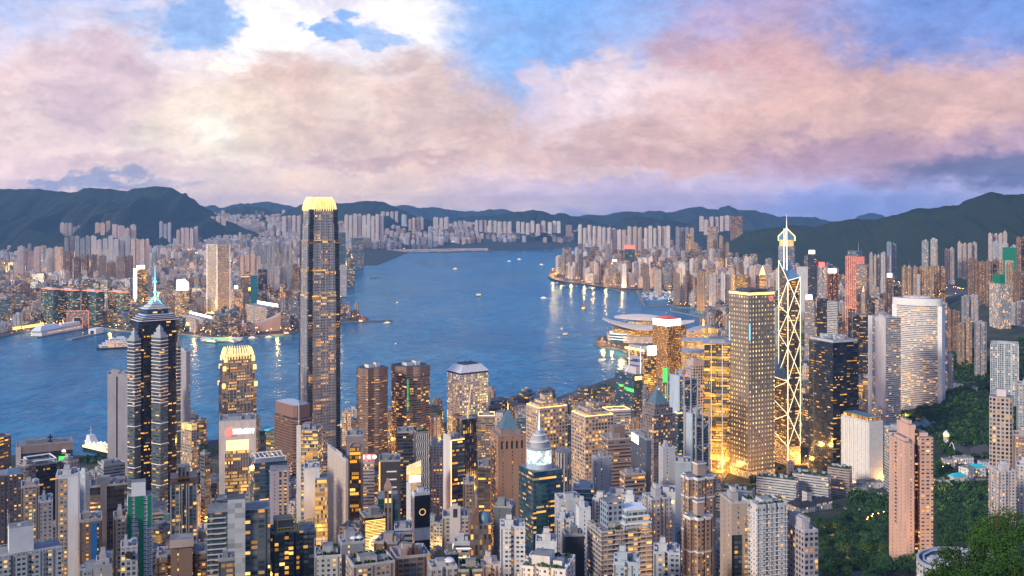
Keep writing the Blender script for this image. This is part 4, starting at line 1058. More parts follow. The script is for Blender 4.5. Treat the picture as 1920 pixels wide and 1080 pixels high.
def winged_hall():
    """convention hall on its own point: podium, glazed hall, three gull-wing roofs"""
    c0 = sea(1205, 640); Y = c0[1]
    root = thing('convention_hall', 'waterfront convention hall with sweeping pale gull-wing roofs and gold-lit glass', 'convention hall', (c0[0], c0[1], 4))
    LAND.append((1195, 615, 'the wing-roofed waterfront hall'))
    px = lambda x, yv, dy=0: ((x - CX) / F * (Y + dy), Y + dy)
    OCC.append((1130, 1300, 600, 645, Y - 60)); FOOT.append((c0[0] + 60, Y + 60, 170, None))
    s = MB(); e = [px(1142, 0, -40), px(1180, 0, -75), px(1250, 0, -80), px(1290, 0, -20), px(1290, 0, 190), px(1160, 0, 190), px(1138, 0, 60)]
    s.prism(e, 3, 24, 0, 1); s.build('podium', ['bandw', 'roof'], root, C_['P'], .6)
    s = MB(); e2 = [px(1150, 0, -28), px(1182, 0, -58), px(1250, 0, -62), px(1284, 0, 0), px(1284, 0, 170), px(1166, 0, 170), px(1148, 0, 60)]
    s.prism(e2, 24, 42, 0, 1); s.build('glazed_hall', ['gold', 'roof'], root, C_['GO'], 1.2)
    for zz in (12, 20, 28):
        s = MB(); s.prism(scale([px(1143, 0, -45), px(1166, 0, -70), px(1176, 0, -70), px(1176, 0, -20), px(1143, 0, 20)], 1.0), zz, zz + 2, 0, 0, bottom=True); s.build('terrace_band', ['signwd'], root)
    s = MB(); s.prism([px(1143, 0, -42), px(1166, 0, -66), px(1176, 0, -60), px(1150, 0, 20)], 3, 30, 0, 0); s.build('corner_glazing', ['glasst'], root, C_['TE'], .4)
    def wing(xa, xb, ya, yb, dy0, dy1, za, zmid, zb_, sweep):
        s = MB(); n, mcount = 18, 6; g = []
        for i in range(n + 1):
            t = i / n; row = []
            for j in range(mcount + 1):
                q = j / mcount
                x = xa + (xb - xa) * t; dy = dy0 + (dy1 - dy0) * q
                z = za * (1 - t) ** 2 + zb_ * t ** 2 + 2 * t * (1 - t) * zmid + sweep * math.sin(PI * q) * (.3 + .7 * math.sin(PI * t)) - 5 * q * (1 - t)
                nar = .35 + .65 * math.sin(PI * min(1, .12 + t * .85)); mid = (dy0 + dy1) / 2
                p = px(x, 0, mid + (dy - mid) * nar); row.append((p[0], p[1], z))
            g.append(row)
        for th in (0, -1.2):
            for i in range(n):
                for j in range(mcount):
                    q = [g[i][j], g[i + 1][j], g[i + 1][j + 1], g[i][j + 1]]; q = [(a, b, c + th) for a, b, c in q]
                    s.quad(q if th == 0 else q[::-1])
        for i in range(n):
            for j in (0, mcount): a, b = g[i][j], g[i + 1][j]; s.quad([(a[0], a[1], a[2] - 1.2), (b[0], b[1], b[2] - 1.2), b, a])
        s.build('wing_roof', ['wingroof'], root, smooth=True)
    wing(1130, 1262, 0, 0, -92, 40, 76, 30, 50, 9)
    wing(1152, 1262, 0, 0, -10, 110, 72, 66, 60, 14)
    wing(1225, 1302, 0, 0, -20, 120, 52, 46, 58, 8)
    s = MB(); s.prism([px(1178, 0, 8), px(1262, 0, 0), px(1262, 0, 30), px(1190, 0, 30)], 42, 60, 0, 1); s.build('clerestory', ['vert', 'roof'], root, C_['P'], .8)
M['wingroof'] = mat('pale_metal_roof', (.88, .70, .54), .55, 0, var=.1, vs=.05)
M['signwd'] = mat('lit_white_terrace', (.8, .8, .8), .5, em=(.8, .92, 1), es=.7)

tallest_tower(); short_claw_tower(); dark_spire_tower(); braced_tower(); lattice_tower(); twin_brown_towers(); porthole_tower(); red_top_tower()
dark_block(); curved_hotel(); white_slabs(); spire_tower_far(); golden_floors(); masts_tower(); steel_bank(); winged_hall()
# ------------------------------------------------------------------ the near districts, one row per building
def T(*a, **k): return tower(*a, **k)
OT, AT = 'office_tower', 'apartment_tower'; oc, ac = 'office tower', 'apartment tower'

def near_left():
    # waterfront and the dark tower's neighbours
    T(OT, 'dark stepped office tower with pale roof spire by the water at the picture edge', oc, -40, -2, 21, 822, 1180, 'band', 'BR', .35, 'mast', 40)
    f = T(OT, 'wide dark waterfront office block with green lit sign and round roof logo', oc, 35, None, 132, 834, 1560, 'glass', (.10, .08, .09), .14, 'tanks', 0, 40, land='the wide dark block with a green sign')
    r = f.root; z = f.z1
    s = MB(); s.prism(scale(f.pts, 1.004), z - 11, z + .6, 0, 1); s.build('parapet_band', ['blank', 'roof'], r, (.27, .21, .20))
    sidebox(f, r, 0, 0, .09, f.zb, z, .6, ['blank'], 'end_pier', C_['P'])
    sidebox(f, r, 0, .75, .96, z - 27, z - 20, .8, ['signg'], 'green_sign'); 
    s = MB(); c = Vector(along(f.pts, 0, .84, .85, 1)[0]); s.dome((c.x, c.y, z - 13), 3, 1, 3, 0, 8, 4); s.build('round_logo', ['signw'], r)
    s = MB(); c = f.uv(.6, .4); s.bar((*c, z), (*c, z + 12), 1.2, 0, 5); s.bar((*c, z + 7), (*c, z + 9), 4, 0, 6); s.build('radar_mast', ['dark'], r)
    f = T(OT, 'pale concrete slab with a dark vertical seam left of the dark cyan-spired tower', oc, 203, None, 243, 703, 1340, 'blank', (.60, .54, .53), .1, 'plant', 0, 30)
    sidebox(f, f.root, 0, .38, .44, f.zb, f.z1 - 2, .1, ['dark'], 'seam'); 
    T(OT, 'grey slab tower just behind the dark cyan-spired tower, lit logo near its top', oc, 334, 349, 357, 660, 1420, 'slit', (.42, .38, .38), .3, 'plant', 20)
    f = T(AT, 'slim cream tower with warm corner lights behind the dark cyan-spired tower', ac, 338, 360, 372, 802, 1250, 'grid', (.5, .4, .33), .3, 'plant', 35, steps=[(.78, .82)])
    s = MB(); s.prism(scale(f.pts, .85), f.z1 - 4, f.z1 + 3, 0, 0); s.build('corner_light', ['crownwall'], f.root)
    T(OT, 'grey terraced office block with ribbon windows, standing by the flyover', oc, 193, None, 238, 872, 1240, 'band', 'G', .2, 'tanks', -16, 30, steps=[(.75, .86)])
    T(OT, 'brown slim office tower behind the green-netted tower', oc, 375, 384, 395, 853, 1120, 'band', 'DG', .12, 'plant')
    # white bank tower in front of the spiked gold tower
    f = T(OT, 'pale bank tower with gold lit glass front, red disc and white characters', oc, 412, None, 479, 789, 1150, 'blank', (.66, .58, .54), 0, 'none', 0, 36, land='the pale bank tower with the red disc')
    r = f.root; z = f.z1
    sidebox(f, r, 0, .16, .84, f.zb, z - 34, .25, ['gold'], 'glass_front', C_['GO'], 1.0)
    sidebox(f, r, 0, .20, .80, z - 33, z - 22, .3, ['lampl'], 'lit_band')
    fins(f, r, 0, 16, f.zb, z - 34, ['white'], 'wall_fins', .9, .28, .16, .84)
    s = MB(); c = Vector(along(f.pts, 0, .27, .28, .8)[0]); n_ = 14
    s.prism([(c.x, c.y), (c.x + 9, c.y), (c.x + 9, c.y + .5), (c.x, c.y + .5)], z - 17, z - 8, 0, 0, bottom=True)
    s = MB(); ring = [(c.x + 4.5 * math.cos(2 * PI * k / 16), c.y - .4, z - 12.5 + 4.5 * math.sin(2 * PI * k / 16)) for k in range(16)]
    s.quad(ring); s.quad([(a, b + .8, d) for a, b, d in ring][::-1])
    for k in range(16): a, b = ring[k], ring[(k + 1) % 16]; s.quad([a, (a[0], a[1] + .8, a[2]), (b[0], b[1] + .8, b[2]), b])
    s.build('sign_disc', ['signr'], r)
    letters('\u6052\u751f\u9280\u884c', 6.2, f, 0, .66, z - 12.5, .5, 'signw', 'sign_lettering', r)
    roof_kit(r, f, z, 'tanks', C_['G'], random.Random(3))
    f = T(OT, 'dark brown banded hexagonal office block at the foot of the tallest skyscraper', oc, 514, 552, 584, 764, 1400, 'band', (.15, .085, .07), .2, 'none', 30, plan='chamfer')
    r = f.root; z = f.z1
    s = MB(); s.prism(scale(f.top, 1.01), z - 15, z + 2, 0, 1); s.build('parapet_band', ['blank', 'glassroof'], r, (.27, .15, .12))
    slabs(r, f.top, f.zb + 6, z - 18, 3.8, .5, 1.2, ['blank'], 'floor_bands', (.26, .15, .12))

def near_mid():
    f = T(OT, 'white-sided tower with gold lit floors and rooftop flagpole before the tallest skyscraper', oc, 556, None, 595, 808, 1060, 'gold', (.22, .2, .2), .6, 'plant', 14, 26)
    r = f.root; sidebox(f, r, 0, 0, .22, f.zb, f.z1 + 6, .5, ['blank'], 'white_side', (.66, .6, .57)); slabs(r, f.pts, f.zb + 5, f.z1 - 5, 4.2, .35, .5, ['white'])
    s = MB(); c = f.uv(.05, .2); s.bar((*c, f.z1), (*c, f.z1 + 28), .4, 0, 4); s.build('flagpole', ['white'], r)
    f = T(OT, 'glassy grey block with a white pergola roof below the brown banded block', oc, 477, None, 538, 866, 960, 'glassb', (.16, .17, .19), .30, 'nopar', -10, 26)
    s = MB()
    for k in range(7): a, b = f.uv(.08 + .14 * k, .08), f.uv(.08 + .14 * k, .92); s.bar((*a, f.z1 + 4), (*b, f.z1 + 4), .4, 0, 4)
    for v in (.06, .94): a, b = f.uv(.02, v), f.uv(.98, v); s.bar((*a, f.z1 + 4), (*b, f.z1 + 4), .6, 0, 4)
    for u in (.03, .97):
        for v in (.06, .94): c = f.uv(u, v); s.bar((*c, f.z1), (*c, f.z1 + 4.3), .4, 0, 4)
    s.build('roof_pergola', ['white'], f.root)
    f = T(AT, 'lavender slab with twin columns of yellow windows below the glassy pergola block', ac, 506, None, 541, 883, 930, 'slit', (.37, .34, .42), .1, 'nopar', 0, 22)
    for t in (.50, .76): sidebox(f, f.root, 0, t, t + .12, f.zb, f.z1, .1, ['slitd'], 'window_column', C_['K'], .8)
    f = T(OT, 'plain white tower with sharply lit striped side wing', oc, 570, None, 599, 880, 900, 'blank', (.72, .70, .70), .05, 'plant', 0, 22)
    T(OT, 'low wing of bright horizontal light strips beside the plain white tower', oc, 591, None, 614, 900, 894, 'gold', (.55, .5, .42), .95, 'nopar', 0, 20)
    T(AT, 'blank cream tower with notched roof, lit warm along one edge', ac, 614, 648, 653, 866, 960, 'slit', (.58, .49, .44), .2, 'plant', 15)
    f = T(OT, 'grey-framed tower with an arched amber glass front', oc, 650, None, 681, 818, 980, 'blank', (.25, .23, .25), .1, 'plant', 0, 24, land='the amber arched glass tower')
    sidebox(f, f.root, 0, .2, .84, f.zb, f.z1 - 10, .2, ['gold'], 'glass_front', (.16, .09, .05), .45)
    s = MB(); p, q = along(f.pts, 0, .2, .84, .5); pp, qq = Vector(p), Vector(q); n_ = 10
    arc = [(pp.lerp(qq, .5 - .5 * math.cos(PI * k / n_)), f.z1 - 10 + 4.5 * math.sin(PI * k / n_)) for k in range(n_ + 1)]
    for (a, za), (b, zb) in zip(arc, arc[1:]): s.bar((a.x, a.y, za), (b.x, b.y, zb), .6, 0, 4)
    s.build('arch_trim', ['blank'], f.root, C_['T'])
    f = T(OT, 'white gridded tower topped by a red lit sign', oc, 681, None, 702, 868, 1060, 'bandw', (.56, .48, .46), .3, 'plant', 0, 24)
    s = MB(); sidebox(f, f.root, 0, .02, .98, f.z1 + 3, f.z1 + 9, .2, ['signr'], 'red_sign'); letters('\u25cf \u25cf \u25cf', 5.0, f, 0, .5, f.z1 + 6, .5, 'signw', 'sign_lettering', f.root)
    f = T(OT, 'black office tower with short white louvres and a gold-lit edge', oc, 711, None, 751, 866, 900, 'blank', (.045, .045, .055), .1, 'tanks', 0, 24, land='the black louvred tower')
    for z in range(7):
        for t0 in (.35,): sidebox(f, f.root, 0, t0, .82, f.z1 - 8 - 7 * z - 1.2, f.z1 - 8 - 7 * z, .3, ['white'], 'louvre_row')
    sidebox(f, f.root, 0, 0, .04, f.zb, f.z1, .3, ['lampl'], 'light_strip')
    f = T(OT, 'white-gold floodlit tower with open lit roof frame', oc, 762, None, 790, 890, 860, 'gold', (.55, .5, .45), .5, 'nopar', 0, 22, land='the white-gold floodlit tower')
    s = MB(); q = f.pts; z = f.z1
    s.prism(q, z, [z + 2, z + 7, z + 7, z + 2], 0, 0); s.build('lit_roof_wedge', ['crownwall'], f.root); sidebox(f, f.root, 0, .2, .95, z - 6, z - 1, .6, ['signw'], 'white_screen'); sidebox(f, f.root, 0, 0, .3, f.zb, z - 6, .4, ['white'], 'white_side')
    f = T(OT, 'white block carrying a tall black billboard with a round amber picture', oc, 772, 777, 806, 928, 790, 'blank', (.70, .69, .70), .05, 'tanks', 12, land='the black billboard block')
    sidebox(f, f.root, 0, .0, 1.0, zat(990, 790), zat(930, 790), .5, ['dark'], 'billboard'); sidebox(f, f.root, 0, 0, 1, f.zb, zat(1014, 790), .4, ['dark'], 'lower_screen')
    s = MB(); a, b = along(f.pts, 0, .32, .7, .7); zc = zat(961, 790); A, B_ = Vector(a), Vector(b); m = (A + B_) / 2; rad = (B_ - A).length / 2
    ring = [(m.x + (B_ - A).normalized().x * rad * math.cos(2 * PI * k / 18), m.y + (B_ - A).normalized().y * rad * math.cos(2 * PI * k / 18), zc + rad * math.sin(2 * PI * k / 18)) for k in range(18)]
    for k in range(18): s.bar(ring[k], ring[(k + 1) % 18], .35, 0, 4)
    s.build('billboard_picture', ['amberpic'], f.root)
    f = T(AT, 'brown tower with gabled stone top between green glass sides', ac, 709, None, 746, 935, 765, 'glassb', (.05, .10, .085), .06, 'nopar', 0, 22)
    q = f.sub(.3, .72, -.06, .3); s = MB(); s.prism(q, f.zb, f.z1 + 6, 0, 1); s.build('stone_front', ['vert', 'roof'], f.root, (.30, .19, .14), .1)
    s = MB(); s.prism(q, f.z1 + 6, f.z1 + 8, 0, 0); mid = f.uv(.51, .1); s.prism(q, f.z1 + 8, f.z1 + 15, 0, 0, scale(q, .1)); s.build('gable_top', ['blank'], f.root, (.34, .21, .16))
    f = T(OT, 'dark block wrapped in gold light lines forming a round coin picture', oc, 674, 684, 723, 972, 700, 'glass', (.10, .07, .05), .1, 'tanks', 15, land='the gold coin-picture block')
    r = f.root
    s = MB(); a, b = along(f.pts, 0, .02, .98, .5); A, B_ = Vector(a), Vector(b)
    z = f.z1 - 2; k = 0
    while z > f.z1 - 29: s.bar((A.x, A.y, z), (B_.x, B_.y, z), .10 if k % 3 else .16, 0, 4); z -= 1.05; k += 1
    s.build('light_lines', ['lampl'], r)
    m = A.lerp(B_, .52); d = (B_ - A).normalized(); zc = f.z1 - 18
    for rr in (5.0, 4.2):
        s = MB(); ring = [(m.x + d.x * rr * .95 * math.cos(2 * PI * k / 22), m.y + d.y * rr * .95 * math.cos(2 * PI * k / 22) - .2, zc + rr * math.sin(2 * PI * k / 22)) for k in range(22)]
        for k in range(22): s.bar(ring[k], ring[(k + 1) % 22], .22, 0, 4)
        s.build('coin_ring', ['neon'], r)
    letters('\u00a5', 5.5, f, 0, .52, zc, .9, 'neon', 'coin_mark', r)
    # towers in the second row
    f = T(AT, 'tower clad in white zigzag lattice below the brown twin towers', ac, 775, 780, 805, 812, 1020, 'blank', (.10, .10, .12), .1, 'garden', 14)
    s = MB()
    for c in range(7):
        t = (c + .5) / 7; z = f.zb; k = 0
        while z < f.z1 - 2:
            a = along(f.pts, 0, max(0, t - .035 * (1 if k % 2 else -1)), 1, .35)[0]; b = along(f.pts, 0, max(0, t + .035 * (1 if k % 2 else -1)), 1, .35)[0]
            s.bar((*a, z), (*b, z + 4), .32, 0, 4); z += 4; k += 1
    s.build('white_lattice', ['white'], f.root)
    f = T(OT, 'dark tower outlined by yellow light strips with a white slab side', oc, 832, 846, 871, 826, 900, 'band', (.07, .07, .08), .4, 'plant', 26, land='the yellow-edged dark tower')
    sidebox(f, f.root, 3, 0, 1, f.zb, f.z1 + 4, .5, ['blank'], 'white_side', (.60, .55, .55)); s = MB(); c = f.pts[0]; s.bar((*c, f.zb), (*c, f.z1), .35, 0, 4); s.bar((*c, f.z1), (*f.pts[1], f.z1), .35, 0, 4); s.build('light_strip', ['lampl'], f.root)
    f = T(OT, 'black unfinished tower with a gold crane mast against the round-windowed white tower', oc, 855, 868, 894, 787, 1180, 'vert', (.03, .028, .032), .08, 'nopar', 32)
    s = MB(); c = f.uv(.5, .3); s.bar((*c, f.z1), (*c, f.z1 + 8), 1.2, 0, 4); s.bar((*c, f.z1 + 6), (c[0] + 4, c[1], f.z1 + 38), .8, 0, 4, .4); s.build('crane_mast', ['crownwall'], f.root)
    T(OT, 'dark blue banded office with lit roof below the brown twin towers', oc, 745, None, 774, 812, 1120, 'glass', (.12, .13, .15), .25, 'tanks', 0, 26)
    T(OT, 'gold-lit grey tower between the round-windowed white tower and the orange stone tower', oc, 896, None, 928, 782, 1480, 'bandw', (.34, .27, .23), .4, 'lit', 0, 30)
    T(AT, 'pale grey flats behind the yellow-edged dark tower', ac, 806, None, 836, 838, 1040, 'apt', (.42, .40, .42), .25, 'flats', 0, 24)
    f = T(OT, 'tall orange-brown stone tower with a blue pyramid roof', oc, 927, 934, 986, 818, 920, 'slit', (.40, .23, .15), .12, 'none', 14, 30, land='the orange-brown pyramid-roofed tower')
    r = f.root; z = f.z1
    for t in (.1, .28, .46, .64, .82): sidebox(f, r, 0, t, t + .07, z - 12, z - 5, .05, ['dark'], 'top_window')
    sidebox(f, r, 3, .2, .8, f.zb, z - 5, .1, ['slitd'], 'window_column', C_['T'], .2)
    s = MB(); q = scale(f.pts, .72); s.prism(q, z, z + 4.5, 0, 1); s.build('attic', ['blank', 'roof'], r, (.34, .22, .17)); s = MB(); s.prism(scale(f.pts, .62), z + 4.5, z + 21, 0, 0, scale(f.pts, .03)); s.build('pyramid_roof', ['copper'], r)
    s = MB(); s.bar((*f.c, z + 20), (*f.c, z + 27), .5, 0, 4, .1); s.build('finial', ['lampl'], r)
    T(OT, 'dark brown office block with a grey plant deck behind the pointed brown church-like block', oc, 895, None, 927, 877, 960, 'band', (.12, .09, .085), .3, 'tanks', 0, 26, steps=[(.8, .9)])
    T(AT, 'slim brown flats with a lit stair column beside the yellow-edged dark tower', ac, 868, None, 889, 908, 860, 'apt2', (.27, .19, .16), .25, 'flats', 0, 18)
    f = T('office_tower', 'pointed bronze-sided block with a green dome', oc, 881, None, 921, 985, 690, 'vert', (.20, .11, .07), .15, 'none', 0, 18)
    r = f.root; z = f.z1
    s = MB(); q = f.sub(0, .45, 0, 1); s.prism(q, z, z + 13, 0, 0, [f.uv(.38, .5)] * 4); s.build('bronze_point', ['bronze'], r)
    s = MB(); s.dome((*f.uv(.68, .5), z), 5.5, 5.5, 7, 0, 12, 5); s.build('green_dome', ['copper'], r)
    f = T(AT, 'beige flats with pale end piers and a square roof emblem', ac, 829, None, 878, 972, 720, 'apt2', (.45, .38, .33), .22, 'flats', 0, 18)
    sidebox(f, f.root, 0, .3, .7, f.zb, f.z1 + 9, .8, ['blank'], 'stair_tower', C_['P']); sidebox(f, f.root, 0, .42, .58, f.z1 + 1, f.z1 + 7, 1.0, ['slate'], 'roof_emblem')
    T(OT, 'grey ribbon-window block below the billboard block', oc, 739, None, 773, 995, 700, 'band', (.33, .31, .33), .18, 'tanks', 0, 18)
    f = T(AT, 'brown flats with twin gabled roof dormers', ac, 742, None, 808, 1046, 600, 'aptg', (.25, .15, .12), .15, 'flats', -12, 20)
    for u in (.35, .55):
        s = MB(); q = f.sub(u, u + .13, .1, .55); s.prism(q, f.z1, f.z1 + 3, 0, 0); a, b = f.uv(u + .065, .1), f.uv(u + .065, .55); z = f.z1 + 3
        s.quad([(*q[0], z), (*a, z + 3), (*b, z + 3), (*q[3], z)]); s.quad([(*q[1], z), (*q[2], z), (*b, z + 3), (*a, z + 3)]); s.quad([(*q[0], z), (*q[1], z), (*a, z + 3)]); s.quad([(*q[2], z), (*q[3], z), (*b, z + 3)]); s.build('dormer', ['bronze'], f.root)
M['amberpic'] = mat('amber_billboard_picture', (.6, .4, .2), .5, em=(1, .55, .2), es=.7)

def foreground():
    # bottom row, lower edge of the view
    f = T(AT, 'slim white tower with one orange window column and broad blank white flank', ac, 106, None, 145, 894, 730, 'blank', (.74, .72, .72), .1, 'flats', 4, 18, land='the slim white flank tower')
    sidebox(f, f.root, 0, 0, .48, f.zb, f.z1 - 1, .3, ['apt2'], 'window_bay', (.48, .38, .32), .55)
    f = T(AT, 'slim tower half wrapped in green scaffold net with a white cap', ac, 241, None, 283, 932, 745, 'aptg', (.62, .64, .65), .05, 'nopar', 0, 17, plan='notch', land='the green-netted tower')
    for t0, t1, h in ((0, .16, 30), (.46, .66, 999), (.82, 1.0, 22), (.3, .46, 16)): sidebox(f, f.root, 0, t0, t1, max(f.zb, f.z1 - h), f.z1 + .8, .7, ['net'], 'scaffold_net')
    slabs(f.root, f.pts, f.zb + 3, f.z1 - 2, 3.1, .55, .35, ['white'], 'balcony_slabs')
    s = MB(); s.prism(f.sub(.15, .75, .2, .8), f.z1, f.z1 + 10, 0, 1); s.build('white_cap', ['white', 'roof'], f.root)
    f = T(AT, 'dark glassy flats with grey columns, rounded balconies and a timber roof frame', ac, 320, None, 369, 908, 810, 'aptg', (.16, .19, .22), .22, 'none', 0, 20, plan='notch')
    for t in (.02, .33, .42, .58, .67, .96): sidebox(f, f.root, 0, t, t + .03, f.zb, f.z1, 1.0, ['blank'], 'column', C_['G'])
    z = f.z1; s = MB(); s.prism(scale(f.pts, .98), z, z + 1, 0, 0); s.prism(scale(f.pts, .98), z + 4, z + 5, 0, 0, bottom=True); s.build('roof_frame', ['bronze'], f.root)
    s = MB(); s.prism(f.sub(.28, .72, .2, .8), z, z + 13, 0, 1); s.build('roof_tower', ['vert', 'roof'], f.root, C_['DG'], .05)
    f = T(AT, 'brown T-shaped flats with cream-capped central stair tower', ac, 296, None, 385, 1042, 640, 'apt2', (.27, .17, .13), .16, 'flats', 0, 18, plan='notch')
    s = MB(); s.prism(f.sub(.28, .72, -.1, .5), f.zb, f.z1 + 6, 0, 1); s.build('stair_tower', ['slit', 'roof'], f.root, (.29, .185, .14), .3)
    s = MB(); s.prism(f.sub(.26, .74, -.14, .54), f.z1 + 6, f.z1 + 11, 0, 1); s.build('cap_band', ['blank', 'roof'], f.root, (.52, .42, .36)); slabs(f.root, f.pts, f.z1 - 16, f.z1 - 2, 6, .7, .8, ['bronze'], 'floor_bands')
    f = T(AT, 'white gridded flats with a dark round roof emblem', ac, 227, None, 257, 1028, 690, 'grid', (.58, .56, .57), .05, 'flats', 0, 15)
    s = MB(); c = Vector(along(f.pts, 0, .5, .51, .6)[0]); s.bar((c.x, c.y, f.z1 - 4.5), (c.x, c.y - .6, f.z1 - 4.5), 2.6, 0, 16); s.build('round_emblem', ['dark'], f.root)
    T(AT, 'pale stepped stair tower at the lower edge beneath the blue-flanked brown tower', ac, 176, None, 209, 1056, 620, 'slit', (.46, .43, .44), .1, 'flats', 0, 14, steps=[(.94, .7)])
    f = T(AT, 'brown tower with a bright blue billboard flank', ac, 151, None, 190, 978, 715, 'apt', (.25, .16, .12), .3, 'tanks', 0, 18)
    sidebox(f, f.root, 0, .5, .78, f.zb, f.z1 - 1, .6, ['bluepan'], 'blue_billboard')
    T(AT, 'slim beige flats between the blue-flanked tower and the green-netted tower', ac, 213, None, 236, 974, 735, 'apt2', (.48, .35, .27), .2, 'flats', 0, 18)
    f = T(OT, 'navy tower with a grey fin wall, windows almost all dark', oc, 171, None, 231, 912, 860, 'glass', (.035, .04, .05), .08, 'tanks', 0, 24)
    sidebox(f, f.root, 0, .30, .49, f.zb, f.z1 + 3, .6, ['blank'], 'fin_wall', (.14, .15, .18)); sidebox(f, f.root, 0, 0, .30, f.zb, f.z1 - 6, .2, ['band'], 'side_wing', C_['DG'], .3)
    f = T(AT, 'dark purple tower with sea-green roof at the picture edge', ac, -20, None, 40, 892, 870, 'apt', (.12, .10, .12), .16, 'none', 0, 24)
    s = MB(); s.prism(f.sub(.5, .98, .1, .9), f.z1, f.z1 + 2, 0, 0, scale(f.sub(.5, .98, .1, .9), .7)); s.build('green_roof', ['copper'], f.root)
    T(AT, 'cream tower with lit lemon window columns before the dark roof-framed office', ac, 41, None, 72, 914, 800, 'apt2', (.40, .31, .26), .4, 'flats', 0, 20)
    T(AT, 'blue-grey plain tower with few lit windows beside the cream lemon-windowed tower', ac, 73, None, 98, 942, 785, 'apt', (.27, .30, .36), .08, 'flats', 0, 18)
    f = T(OT, 'dark glass office with an open white roof frame above a brown octagonal block', oc, 58, None, 105, 872, 1040, 'glass', (.06, .055, .065), .12, 'plant', -14, 26)
    s = MB(); q = scale(f.pts, .98); z = f.z1
    for k in range(4): s.bar((*q[k], z + 5), (*q[(k + 1) % 4], z + 5), .8, 0, 4); s.bar((*q[k], z), (*q[k], z + 5), .6, 0, 4)
    s.build('roof_frame', ['white'], f.root)
    T(OT, 'brown octagonal office with skylit roof by the dark roof-framed office', oc, 29, 50, 70, 875, 1010, 'band', (.22, .16, .14), .15, 'plant', 36, plan='chamfer')
    T(AT, 'pale blue blank tower in the shade of the dark cyan-spired tower', ac, 146, 160, 170, 890, 910, 'slit', (.40, .46, .52), .1, 'tanks', 30)
    T(AT, 'beige flats with a pointed roof above the flyover', ac, 112, 128, 148, 868, 1060, 'apt', (.34, .28, .27), .12, 'flats', 36)
    # white penthouse block at the lower corner
    f = T(AT, 'white flats with railed roof terraces and a big white tank house in the lower corner', ac, -30, None, 110, 1040, 610, 'apt2', (.58, .57, .57), .14, 'nopar', -4, 22, plan='notch', land='the white terrace flats')
    r = f.root; z = f.z1
    s = MB(); s.prism(f.sub(.36, .66, .25, .8), z, z + 15, 0, 1); s.build('tank_house', ['white', 'roof'], r)
    for u in (.36, .66):
        for v in (.25, .8): s = MB(); c = f.uv(u, v); s.bar((*c, z + 15), (*c, z + 24), .12, 0, 4); s.build('antenna', ['white'], r)
    s = MB(); s.dome((*f.uv(.5, .5), z + 15), 1.6, 1.6, .8, 0, 10, 3); s.build('satellite_dish', ['tank'], r)
    s = MB()
    for k in range(30):
        for v in (.04, .96): c = f.uv(k / 29, v); s.bar((*c, z), (*c, z + 1.3), .06, 0, 3)
    for v in (.04, .96): s.bar((*f.uv(0, v), z + 1.3), (*f.uv(1, v), z + 1.3), .09, 0, 3)
    s.build('roof_railing', ['white'], r)
    # grey balcony tower with white slab
    f = T(AT, 'charcoal balcony tower with a tall tiled white slab up its middle', ac, 391, None, 505, 958, 610, 'aptg', (.13, .14, .16), .12, 'none', 0, 20, land='the charcoal tower with the white slab')
    r = f.root
    s = MB(); s.prism(f.sub(.32, .60, -.12, .5), f.zb, zat(934, 610), 0, 1); s.build('white_slab', ['tiles', 'roofd'], r, (.62, .62, .62))
    for k in range(14):
        z = f.z1 - 3.1 * (k + 1) - .3
        if z < f.zb: break
        for t0, t1 in ((.0, .30),): sidebox(f, r, 0, t0, t1, z, z + .5, 1.2, ['blank'], 'balcony_slab', C_['LG'], thick=1.4)
        sidebox(f, r, 0, .08, .26, z + .8, z + 2.4, .25, ['winglass'], 'window', thick=.3)
    f = T(AT, 'blue-windowed glass flats joined below the lavender slab', ac, 478, None, 506, 958, 640, 'glassb', (.16, .20, .25), .06, 'nopar', 0, 16)
    # green-black terraces with yellow gondolas
    f = T(AT, 'black-green stepped flats with yellow window-cleaning gantries on the roof', ac, 511, None, 592, 998, 630, 'aptg', (.05, .055, .055), .12, 'none', -6, 20, plan='notch', land='the yellow-gantry flats')
    r = f.root; z = f.z1
    for u0, u1, dz in ((.12, .55, 7), (.12, .52, 0), (.60, .98, 3)):
        s = MB(); a, b = f.uv(u0, .05), f.uv(u1, .3 if u0 > .5 else .05)
        for h in (1, 3): s.bar((*a, z + dz + h), (*b, z + dz + h), .28, 0, 4)
        for k in range(6): c = Vector(a).lerp(Vector(b), k / 5); s.bar((c.x, c.y, z + dz + 1), (c.x, c.y, z + dz + 3), .2, 0, 4); 
        for k in (0, 5): c = Vector(a).lerp(Vector(b), k / 5); s.bar((c.x, c.y, z), (c.x, c.y, z + dz + 1), .25, 0, 4)
        s.build('cleaning_gantry', ['yellow'], r)
    s = MB(); s.prism(f.sub(.08, .5, .2, .8), z, z + 7, 0, 1); s.build('plant_room', ['blank', 'roof'], r, C_['DG'])
    f = T(AT, 'white roof-garden flats with a glass pavilion frame', ac, 590, None, 640, 1045, 600, 'apt', (.50, .49, .48), .2, 'garden', 0, 18)
    s = MB(); q = f.sub(0, .3, 0, .5); z = f.z1
    for k in range(4): s.bar((*q[k], z), (*q[k], z + 9), .2, 0, 4); s.bar((*q[k], z + 9), (*q[(k + 1) % 4], z + 9), .2, 0, 4); s.bar((*q[k], z), (*q[(k + 1) % 4], z + 9), .12, 0, 4)
    s.build('glass_pavilion_frame', ['steel'], f.root)
    f = T(AT, 'grey concrete tower with satellite dishes on its roof', ac, 640, None, 685, 1020, 605, 'slit', (.27, .27, .30), .3, 'plant', -8, 16)
    for u in (.55, .8):
        s = MB(); c = f.uv(u, .3); s.bar((*c, f.z1), (*c, f.z1 + 2), .3, 0, 5); s.dome((*c, f.z1 + 2), 2.1, 2.1, 1.2, 0, 12, 3); s.build('satellite_dish', ['white'], f.root)
